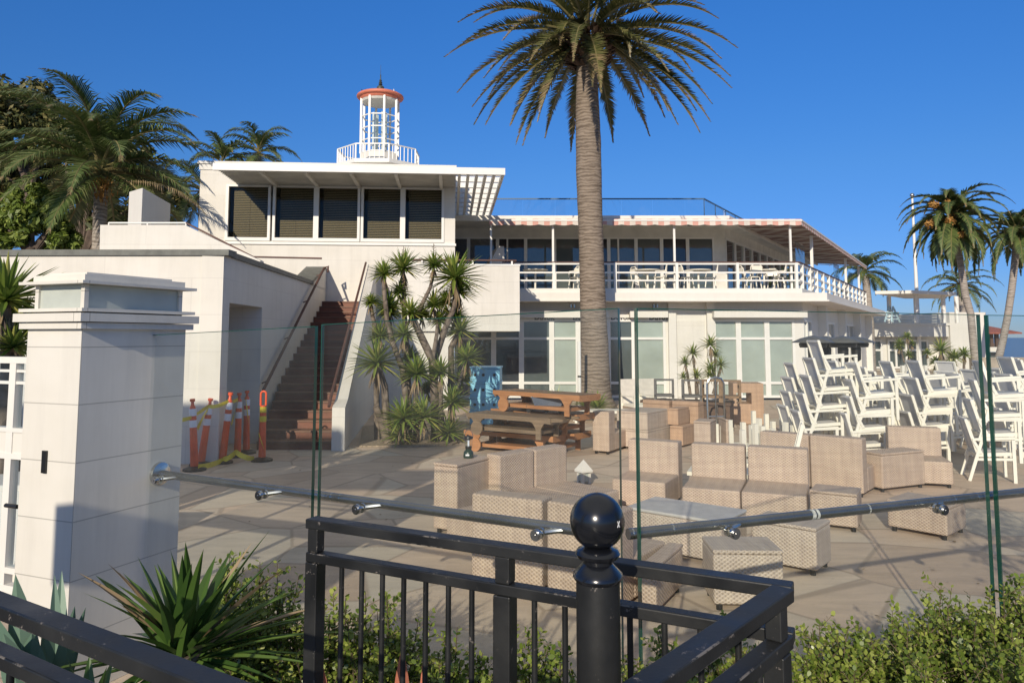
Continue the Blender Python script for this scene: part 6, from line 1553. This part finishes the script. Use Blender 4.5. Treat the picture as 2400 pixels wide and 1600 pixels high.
def yucca_plant(label, D, base, heads, trunks, seed, sc=2.957, ox=800, oy=550, w=0.055, n=80, group=None, name='yucca'):
    rp = random.Random(seed)
    b = atZ(ox + base[0] / sc, oy + base[1] / sc, 0.0); D = D or b.y
    t = thing(name, label, 'yucca', (b.x, b.y, 0), group)
    for tr in trunks:
        pts = []
        for j, (x, y, dy) in enumerate(tr[0]):
            q = atY(ox + x / sc, oy + y / sc, D + dy); pts.append(Vector(q))
        if tr[2] and pts[0].z < 0.25: pts[0].z = 0.0
        if tr[2]: pts[0].z = 0.0
        m = MB(); m.tube(pts, [tr[1] * 0.72 * (1.15 - 0.45 * j / (len(pts) - 1)) for j in range(len(pts))], 9); m.build('trunk', 'ytrunk', t, smooth=True)
    for x, y, r, dy in heads:
        q = atY(ox + x / sc, oy + y / sc, D + dy); m = MB()
        rr = 1.58 * r / sc / F_PX * (D + dy)
        rosette(m, q, rr, int(n * rp.uniform(0.85, 1.15)), rp, int(10 + 8 * rp.random()), w=max(w, rr * 0.12))
        m.build('leaf_head', ['yucca', 'dead'], t)
    return t
YG = 'tall yuccas against the stair wall'
yucca_plant('tall many-headed yucca with grey trunks, left one beside the stair parapet', 15.2, (340, 1420),
    [(295, 275, 85, 0), (205, 470, 55, 0.3), (330, 500, 105, 0.3), (245, 890, 150, -0.2), (270, 705, 90, 0.1), (430, 1275, 130, -0.4), (330, 545, 70, 0.5), (405, 400, 75, 0.5), (400, 1390, 100, -0.3)],
    [([(470, 1430, 0), (450, 1150, 0), (425, 930, 0), (360, 760, 0), (318, 600, 0), (300, 420, 0), (295, 290, 0)], 0.085, True), ([(335, 1420, -0.1), (310, 1250, -0.1), (300, 1050, -0.1), (250, 900, -0.2)], 0.11, True), ([(330, 1440, -0.1), (285, 1300, -0.1), (240, 1190, -0.2)], 0.13, True), ([(240, 660, 0.4), (215, 560, 0.35), (206, 480, 0.3)], 0.06, False), ([(430, 930, 0), (350, 740, 0.2), (330, 520, 0.3)], 0.06, False), ([(250, 1420, 0.4), (240, 900, 0.4), (225, 620, 0.4)], 0.08, True)], 41, group=YG)
yucca_plant('tall many-headed yucca in the middle, with forked trunk and a dry flower stalk', 15.4, (640, 1400),
    [(430, 235, 110, 0.3), (640, 212, 85, 0), (480, 545, 95, -0.1), (640, 490, 95, 0.2), (430, 695, 90, -0.2), (520, 965, 120, -0.3), (690, 955, 100, -0.2), (570, 1265, 125, -0.5), (680, 600, 85, 0.4), (560, 560, 70, 0.3), (480, 850, 70, 0.3), (600, 1080, 60, 0.4)],
    [([(655, 1430, 0), (650, 1150, 0), (632, 870, 0), (560, 720, 0), (500, 590, 0), (480, 550, -0.1)], 0.12, True), ([(632, 870, 0), (660, 700, 0), (665, 610, 0.4)], 0.06, False), ([(500, 620, 0.1), (560, 480, 0), (615, 370, 0), (638, 280, 0), (640, 225, 0)], 0.055, False), ([(470, 1430, 0.2), (460, 900, 0.3), (435, 520, 0.3), (428, 250, 0.3)], 0.085, True), ([(520, 1420, -0.2), (515, 1150, -0.3), (520, 970, -0.3)], 0.075, True), ([(690, 1420, -0.1), (690, 1150, -0.2), (690, 960, -0.2)], 0.07, True)], 42, group=YG)
yucca_plant('tall many-headed yucca on the right side, with the biggest leaf head on top', 15.6, (760, 1390),
    [(785, 300, 165, 0), (815, 400, 110, 0.2), (820, 670, 110, 0.3), (870, 860, 100, 0.1), (765, 1165, 110, -0.3), (740, 1370, 105, -0.4), (725, 470, 80, 0.3), (790, 560, 80, 0.4), (840, 1010, 70, 0.4), (690, 1400, 70, -0.2)],
    [([(650, 1000, 0), (650, 860, 0), (720, 650, 0), (775, 520, 0), (792, 420, 0), (785, 310, 0)], 0.09, False), ([(765, 1430, 0.2), (760, 1000, 0.3), (760, 780, 0.3), (800, 690, 0.3)], 0.10, True), ([(760, 1180, 0), (810, 1040, 0.1), (850, 920, 0.1), (868, 865, 0.1)], 0.05, False), ([(700, 1430, 0), (690, 1250, 0), (640, 1050, 0), (645, 900, 0)], 0.09, True), ([(760, 1400, -0.3), (764, 1180, -0.3)], 0.07, True)], 43, group=YG)
# dry flower stalks on two heads
yucca_plant('yucca with several small heads in front of the white wall panel', 20.6, (380, 1290),
    [(365, 160, 130, 0), (135, 265, 110, 0), (425, 290, 85, 0.2), (30, 390, 85, 0), (190, 555, 95, -0.2), (365, 470, 110, -0.2), (500, 420, 95, 0), (350, 560, 90, -0.3), (10, 580, 70, 0)],
    [([(430, 1200, 0), (440, 700, 0), (380, 420, 0), (365, 180, 0)], 0.05, True), ([(190, 1200, 0), (170, 600, 0), (135, 290, 0)], 0.05, True), ([(100, 800, 0), (60, 520, 0), (32, 400, 0)], 0.05, False), ([(400, 800, 0), (470, 560, 0), (500, 430, 0)], 0.05, False), ([(420, 700, 0), (425, 300, 0.2)], 0.04, False), ([(200, 800, 0), (190, 570, 0)], 0.05, False)], 44, 5.6, 1600, 780, 0.04, 46)
yucca_plant('yuccas with pale green heads in front of the pavilion blank wall', 30.0, (780, 1130),
    [(755, 730, 150, 0), (940, 830, 110, 0.5), (1080, 790, 100, 1), (680, 900, 90, 0.5), (770, 990, 110, -0.5), (560, 770, 60, 2), (900, 930, 80, 0)],
    [([(775, 1140, 0), (770, 950, 0), (757, 740, 0)], 0.12, True), ([(960, 1140, 0.5), (950, 980, 0.5), (940, 840, 0.5)], 0.1, True), ([(1075, 1130, 1), (1080, 800, 1)], 0.08, True), ([(690, 1130, 0.5), (682, 910, 0.5)], 0.08, True)], 45, 6.03, 2080, 700, 0.09, 46)
yucca_plant('thin yucca tree in front of the pavilion windows', 33.0, (280, 1100),
    [(280, 540, 70, 0), (175, 640, 75, 0), (345, 640, 55, 0.3), (300, 800, 70, 0), (160, 700, 60, 0)],
    [([(300, 1130, 0), (305, 800, 0), (282, 560, 0)], 0.06, True), ([(240, 900, 0), (172, 655, 0)], 0.05, False), ([(330, 800, 0.3), (345, 650, 0.3)], 0.04, False)], 46, 6.03, 2080, 700, 0.08, 40)
yucca_plant('broad yucca at the left edge behind the gate and pillar', 7.2, (20, 900),
    [(25, 205, 180, 0), (90, 330, 120, 0.3), (-40, 330, 140, 0.2), (130, 300, 70, 0.6), (60, 420, 100, 0)],
    [([(30, 900, 0), (35, 500, 0), (25, 225, 0)], 0.09, True), ([(80, 900, 0.3), (90, 350, 0.3)], 0.07, True), ([(-40, 800, 0.2), (-40, 350, 0.2)], 0.07, True)], 47, 1.96, 0, 600, 0.05, 70)
# spiky plants round the palm base
rp_ = random.Random(6)
for px, D, r, lab in ((1305, 20.5, 0.62, 'spiky green bromeliad clump behind the loungers, by the white bollard'), (1262, 20.2, 0.42, 'small spiky clump behind the top lounger, left of the other'), (1372, 20.6, 0.5, 'low spiky clump at the foot of the big palm'), (1400, 20.0, 0.55, 'arching leafy clump at the foot of the big palm, right side')):
    q = atY(px, 940, D); m = MB(); rosette(m, (q.x, D, 0.25), r, 60, rp_, 4, -0.05, 0.06)
    t = thing('spiky_plant', lab, 'plant', (q.x, D, 0), 'spiky plants around the palm base'); m.build('leaves', ['yucca', 'dead'], t)
    m = MB(); m.tube([(q.x, D, 0), (q.x, D, 0.3)], [0.08, 0.06], 8); m.build('stem', 'ytrunk', t)
q = atY(1358, 880, 21.2)
BO = thing('marker_post', 'thin white marker post with black bands beside the big palm', 'post', (q.x, 21.2, 0))
m = MB(); m.tube([(q.x, 21.2, 0), (q.x, 21.2, atY(1358, 800, 21.2).z)], 0.05, 10); m.build('pole', 'trim', BO)
m = MB(); z = atY(1358, 884, 21.2).z
m.tube([(q.x, 21.2, z), (q.x, 21.2, z + 0.05)], 0.052, 10); m.build('band', 'blackplastic', BO)
# ---------------- foreground agave, aloes and boxwood
rp_ = random.Random(9)
ac = atY(432, 1545, 3.15); ac = Vector((ac.x, 3.15, ac.z))
AG = thing('agave', 'big green sword-leaved agave with brown tips in front of the pillar', 'agave', (ac.x, 3.15, 0.22))
m = MB()
tips = [(345, 1300), (390, 1285), (430, 1300), (475, 1310), (360, 1320), (520, 1345), (545, 1360), (300, 1345), (270, 1370), (420, 1275), (485, 1275), (510, 1300), (590, 1330), (640, 1350), (670, 1360), (560, 1300), (190, 1350), (180, 1385), (240, 1400), (330, 1420), (720, 1400), (760, 1430), (770, 1480), (800, 1465), (810, 1540), (255, 1335), (610, 1420), (400, 1400), (455, 1360), (380, 1340), (440, 1330), (530, 1330), (345, 1375), (495, 1400)]
for i, (x, y) in enumerate(tips):
    D = 3.15 + rp_.uniform(-0.38, 0.35); q = atY(x, y, D); d = Vector(q) - ac; L = d.length
    thin = x > 590 or x < 200
    blade(m, ac + Vector((rp_.uniform(-.05, .05), rp_.uniform(-.05, .05), 0)), d + Vector((0, 0, 0.14 * L)), L * 1.02, 0.028 if thin else rp_.uniform(0.056, 0.075), 0.28, 0, 0.30, 6, rnd=rp_)
for i in range(44):
    a = rp_.uniform(0, 2 * pi); el = rp_.uniform(-0.05, 1.1); d = Vector((cos(a) * cos(el), sin(a) * cos(el), sin(el)))
    blade(m, ac, d, rp_.uniform(0.35, 0.62), rp_.uniform(0.04, 0.062), 0.3, 0 if rp_.random() < 0.85 else 1, 0.3, 5, rnd=rp_)
for x, y in ((265, 1345), (280, 1420), (260, 1430), (300, 1450)):
    q = atY(x, y, 2.95); d = Vector(q) - ac; blade(m, ac, d + Vector((0, 0, 0.1)), d.length, 0.035, 0.2, 1, 0.35, 5, rnd=rp_)
m.build('leaves', ['agave', 'dead'], AG)
m = MB(); m.tube([(ac.x, ac.y, 0.22), (ac.x, ac.y, ac.z + 0.03)], [0.09, 0.07], 9); m.build('stem', 'ytrunk', AG)
def aloe(base, tips, label, mat, w, cat='agave', name='blue_agave', D=2.9, fold=0.22):
    c = atY(base[0], base[1], D); c = Vector((c.x, D, c.z)); t = thing(name, label, cat, (c.x, D, 0.22)); m = MB()
    for x, y in tips:
        q = atY(x, y, D + rp_.uniform(-0.25, 0.2)); d = Vector(q) - c; blade(m, c, d + Vector((0, 0, 0.1 * d.length)), d.length, w * rp_.uniform(0.85, 1.1), 0.2, 0, fold, 6, rnd=rp_)
    m.build('leaves', mat, t)
    m = MB(); m.tube([(c.x, D, 0.22), (c.x, D, c.z + 0.02)], [w * 0.7, w * 0.6], 8); m.build('stem', 'ytrunk', t)
aloe((60, 1700), [(37, 1342), (10, 1480), (-40, 1400), (75, 1480)], 'broad blue-grey agave leaf cluster at the far left behind the fence', 'blueagave', 0.15, D=2.75)
aloe((130, 1690), [(145, 1335), (128, 1345), (175, 1415), (200, 1420), (100, 1470)], 'blue-grey agave with two upright leaves before the pillar base', 'blueagave', 0.085, D=2.95)
aloe((200, 1760), [(265, 1540), (250, 1560), (300, 1590), (160, 1540), (60, 1560), (110, 1580), (330, 1580), (210, 1530)], 'pale green agave rosette low behind the left fence rail', 'agave', 0.06, D=2.45)
aloe((760, 1700), [(742, 1500), (752, 1540)], 'single salmon red aloe leaf beside the left fence post', 'redleaf', 0.05, 'aloe', 'red_aloe', 2.75, 0.12)
aloe((940, 1740), [(943, 1510), (950, 1560)], 'red pointed aloe leaf low between the fence bars', 'redleaf', 0.07, 'aloe', 'red_aloe', 2.75, 0.12)
aloe((990, 1740), [(991, 1545)], 'smallest red aloe leaf, right of the other between the bars', 'redleaf', 0.035, 'aloe', 'red_aloe', 2.75, 0.12)
# boxwood: each bush its own mesh of upright twigs with small paired leaves
BXG = 'clipped boxwood bushes along the glass'
def leaf_quad(m, p, d, up, L, w):
    d = d.normalized(); s = d.cross(up)
    if s.length < 0.01: s = Vector((1, 0, 0))
    s.normalize()
    m.add([p, p + d * L * 0.35 + s * w * 0.5, p + d * L * 0.75 + s * w * 0.42, p + d * L, p + d * L * 0.75 - s * w * 0.42, p + d * L * 0.35 - s * w * 0.5], [(0, 1, 2, 3, 4, 5)])
def boxwood(label, px, D, ytop, rx, ry, seed, shoots=26, leaf=0.027):
    """A few woody stems that fork into many short leafy shoots."""
    rp = random.Random(seed); x0 = gp(px, D); zt_ = atY(px, ytop, D).z; z0 = 0.22; H = zt_ - z0
    t = thing('boxwood_bush', label, 'bush', (x0, D, z0), BXG)
    mt = MB(); ml = MB()
    for i in range(shoots):
        a = 2.39996 * i; q = sqrt((i + 0.5) / shoots)
        foot = Vector((x0 + rx * 0.25 * q * cos(a), D + ry * 0.25 * q * sin(a), z0))
        tipz = z0 + H * (1 - 0.42 * q * q) * (rp.uniform(0.72, 1.0) if i > 1 else 1.0)
        tip_ = Vector((x0 + rx * q * cos(a) + rp.uniform(-.05, .05), D + ry * q * sin(a) + rp.uniform(-.05, .05), tipz))
        mid = foot.lerp(tip_, 0.5) + Vector((rp.uniform(-.04, .04), rp.uniform(-.04, .04), 0))
        mt.tube([foot, mid, tip_], [0.007, 0.004, 0.0016], 4, cap=False)
        twigs = [(mid, tip_)]
        for k in range(9):
            f = 0.1 + 0.85 * (k + rp.random()) / 9
            p = foot.lerp(mid, f * 2) if f < 0.5 else mid.lerp(tip_, f * 2 - 1)
            an = rp.uniform(0, 6.28); ln = rp.uniform(0.07, 0.17) * (1.2 - 0.5 * f)
            e = p + Vector((cos(an) * 0.75, sin(an) * 0.75, rp.uniform(0.35, 1.0))).normalized() * ln
            mt.tube([p, e], [0.0025, 0.001], 3, cap=False); twigs.append((p, e))
        for p, e in twigs:
            ax = (e - p); L = ax.length; ax.normalize(); n = max(4, int(L / 0.017))
            for k in range(n + 1):
                c = p + ax * L * (k / n); s = ax.orthogonal().normalized(); s = Matrix.Rotation(k * 1.57 + rp.uniform(-.6, .6), 3, ax) @ s
                for sg in (1, -1):
                    if rp.random() < 0.12: continue
                    d = (s * sg + ax * rp.uniform(0.3, 1.2)).normalized(); l = leaf * rp.uniform(0.6, 1.2)
                    leaf_quad(ml, c + d * 0.003, d, ax - s * sg * 0.4 + Vector((rp.uniform(-.6, .6), rp.uniform(-.6, .6), rp.uniform(-.2, .4))), l, l * 0.66)
    mt.build('stems', 'twig', t); ml.build('foliage', 'shrub', t)
bx = [('boxwood bush seen through the left glass, beside the agave', 560, 3.9, 1302, 0.26, 0.22, 110), ('boxwood bush just left of the fence corner post', 650, 3.55, 1318, 0.28, 0.24, 110), ('low dark boxwood bush behind the first fence bars', 790, 3.45, 1392, 0.24, 0.22, 95),
      ('boxwood bush behind the bars with one tall shoot', 905, 3.4, 1382, 0.24, 0.2, 90), ('boxwood bush left of the square fence post, thin on top', 1060, 3.3, 1470, 0.28, 0.2, 85), ('sparse boxwood bush just right of the square fence post', 1240, 3.3, 1462, 0.24, 0.2, 70), ('boxwood bush hidden behind the ball post', 1400, 3.25, 1500, 0.22, 0.2, 60), ('low boxwood bush under the right fence rail', 1545, 3.3, 1480, 0.24, 0.2, 75),
      ('boxwood bush between the fence corner bars', 1700, 3.35, 1470, 0.22, 0.2, 70), ('boxwood bush just right of the fence corner post', 1930, 3.55, 1455, 0.30, 0.22, 95), ('boxwood bush in the middle of the right hand row', 2060, 3.6, 1440, 0.28, 0.24, 95), ('tall shooting boxwood bush left of the glass joint', 2200, 3.7, 1378, 0.28, 0.24, 110), ('tallest boxwood bush at the right edge behind the glass joint', 2345, 3.8, 1345, 0.30, 0.26, 130), ('boxwood bush low at the right corner of the photo', 2330, 3.2, 1470, 0.26, 0.22, 90), ('front boxwood bush low at the bottom, right of the fence', 2090, 3.15, 1540, 0.3, 0.2, 80)]
for i, (lab, px, D, yt, rx, ry, n) in enumerate(bx): boxwood(lab, px, D, yt, rx, ry, 60 + i, int(n * 0.5))

# small street tree on the pavement just right of the view; its crown dapples the terrace
rp_ = random.Random(77)
tx0, ty0 = 3.55, 1.7
STt = thing('street_tree', 'small leafy street tree just outside the right edge, dappling the terrace', 'tree', (tx0, ty0, 0.5))
m = MB(); m.tube([(tx0, ty0, 0.5), (tx0 + 0.05, ty0, 1.5), (tx0, ty0, 2.3)], [0.06, 0.05, 0.03], 8)
for i in range(9):
    a = 2.4 * i; m.tube([(tx0, ty0, 1.5 + 0.09 * i), (tx0 + 0.6 * cos(a), ty0 + 0.6 * sin(a), 2.0 + 0.13 * i)], [0.02, 0.006], 5)
m.build('trunk', 'bark', STt, smooth=True)
m = MB()
for i in range(1500):
    k = i % 34; a = 2.39996 * k; q = 0.25 + 0.5 * ((k * 7) % 10) / 10; c = Vector((tx0 + q * cos(a), ty0 + q * sin(a), 1.75 + 1.35 * ((k * 11) % 34) / 34))
    p = c + Vector((rp_.gauss(0, .1), rp_.gauss(0, .1), rp_.gauss(0, .1))); d = Vector((rp_.gauss(0, 1), rp_.gauss(0, 1), rp_.gauss(0, 1))).normalized()
    leaf_quad(m, p, d, Vector((rp_.gauss(0, 1), rp_.gauss(0, 1), rp_.gauss(0, 1))), 0.09, 0.035)
m.build('crown', 'tree_green', STt)

# dry leaves blown over the paving
rp_ = random.Random(55); m = MB()
for i in range(170):
    x = rp_.uniform(-3.5, 6.5); y = rp_.uniform(4.6, 13) if i % 3 else rp_.uniform(4.3, 6.5); a = rp_.uniform(0, 6.28); d = Vector((cos(a), sin(a), rp_.uniform(-.1, .25)))
    leaf_quad(m, Vector((x, y, 0.012)), d, Vector((rp_.uniform(-.4, .4), rp_.uniform(-.4, .4), 1)), rp_.uniform(0.025, 0.055), rp_.uniform(0.012, 0.025))
struct(m, 'fallen_leaves', 'dead', 'stuff')
# dry flower stalks above two yucca heads
for (x, y0, y1, D) in ((640, 200, 60, 15.4), (432, 220, 80, 15.7)):
    a = atY(800 + x / 2.957, 550 + y0 / 2.957, D); b = atY(800 + x / 2.957, 550 + y1 / 2.957, D); m = MB(); m.tube([a, b], [0.012, 0.005], 5)
    for i in range(12):
        f = 0.35 + 0.6 * i / 12; p = a.lerp(b, f); q = 2.4 * i; m.tube([p, p + Vector((0.11 * cos(q), 0.11 * sin(q), 0.05)) * (1.2 - f)], 0.004, 4)
    par = [o for o in bpy.data.objects if o.name.startswith('yucca') and 'forked trunk' in (o.get('label') or '')][0]
    m.build('flower_stalk', 'twig', par)
# ================================================================== light, sky, camera
SUN_AZ, SUN_EL = radians(16), radians(21.5)          # shadows run 16 degrees right of straight ahead
ld = bpy.data.lights.new('sun', 'SUN'); lo = bpy.data.objects.new('sun', ld); COL.objects.link(lo)
ld.energy = 4.3; ld.angle = radians(0.5); ld.color = (1.0, 0.885, 0.72)
v = Vector((sin(SUN_AZ) * cos(SUN_EL), cos(SUN_AZ) * cos(SUN_EL), -sin(SUN_EL)))
lo.rotation_euler = v.to_track_quat('-Z', 'Y').to_euler(); lo.location = (0, -20, 30)
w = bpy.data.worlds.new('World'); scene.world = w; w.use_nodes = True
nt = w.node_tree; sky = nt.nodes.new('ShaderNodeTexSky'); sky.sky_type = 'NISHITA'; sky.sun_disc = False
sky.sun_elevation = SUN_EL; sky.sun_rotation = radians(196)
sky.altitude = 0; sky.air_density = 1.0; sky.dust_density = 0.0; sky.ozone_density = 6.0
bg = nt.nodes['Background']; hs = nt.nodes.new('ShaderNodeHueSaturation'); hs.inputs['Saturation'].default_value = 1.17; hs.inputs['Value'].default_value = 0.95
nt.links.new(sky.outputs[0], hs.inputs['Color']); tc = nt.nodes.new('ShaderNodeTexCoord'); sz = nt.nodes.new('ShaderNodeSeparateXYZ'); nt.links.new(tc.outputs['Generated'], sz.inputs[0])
# horizon band held back; neutral grey fill light added to the upper dome
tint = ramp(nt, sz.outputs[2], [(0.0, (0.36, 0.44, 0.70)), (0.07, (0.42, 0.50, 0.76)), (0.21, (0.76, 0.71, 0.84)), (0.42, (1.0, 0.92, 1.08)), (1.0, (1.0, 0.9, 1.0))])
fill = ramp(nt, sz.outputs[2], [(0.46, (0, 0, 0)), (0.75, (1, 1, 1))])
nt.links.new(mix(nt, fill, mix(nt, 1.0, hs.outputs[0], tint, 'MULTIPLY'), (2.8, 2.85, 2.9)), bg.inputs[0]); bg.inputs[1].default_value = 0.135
cd = bpy.data.cameras.new('camera'); co = bpy.data.objects.new('camera', cd); COL.objects.link(co)
co.location = (0, 0, EYE); co.rotation_euler = (radians(90) + TH, 0, 0)
cd.sensor_fit = 'HORIZONTAL'; cd.sensor_width = 36; cd.lens = F_PX / 2400 * 36
cd.shift_y = (CY - 800) / 2400
cd.clip_start = 0.05; cd.clip_end = 40000
scene.camera = co
scene.view_settings.view_transform = 'Standard'; scene.view_settings.look = 'None'
scene.view_settings.exposure = 0.0; scene.view_settings.gamma = 1.0
scene.cycles.max_bounces = 8; scene.cycles.transparent_max_bounces = 12
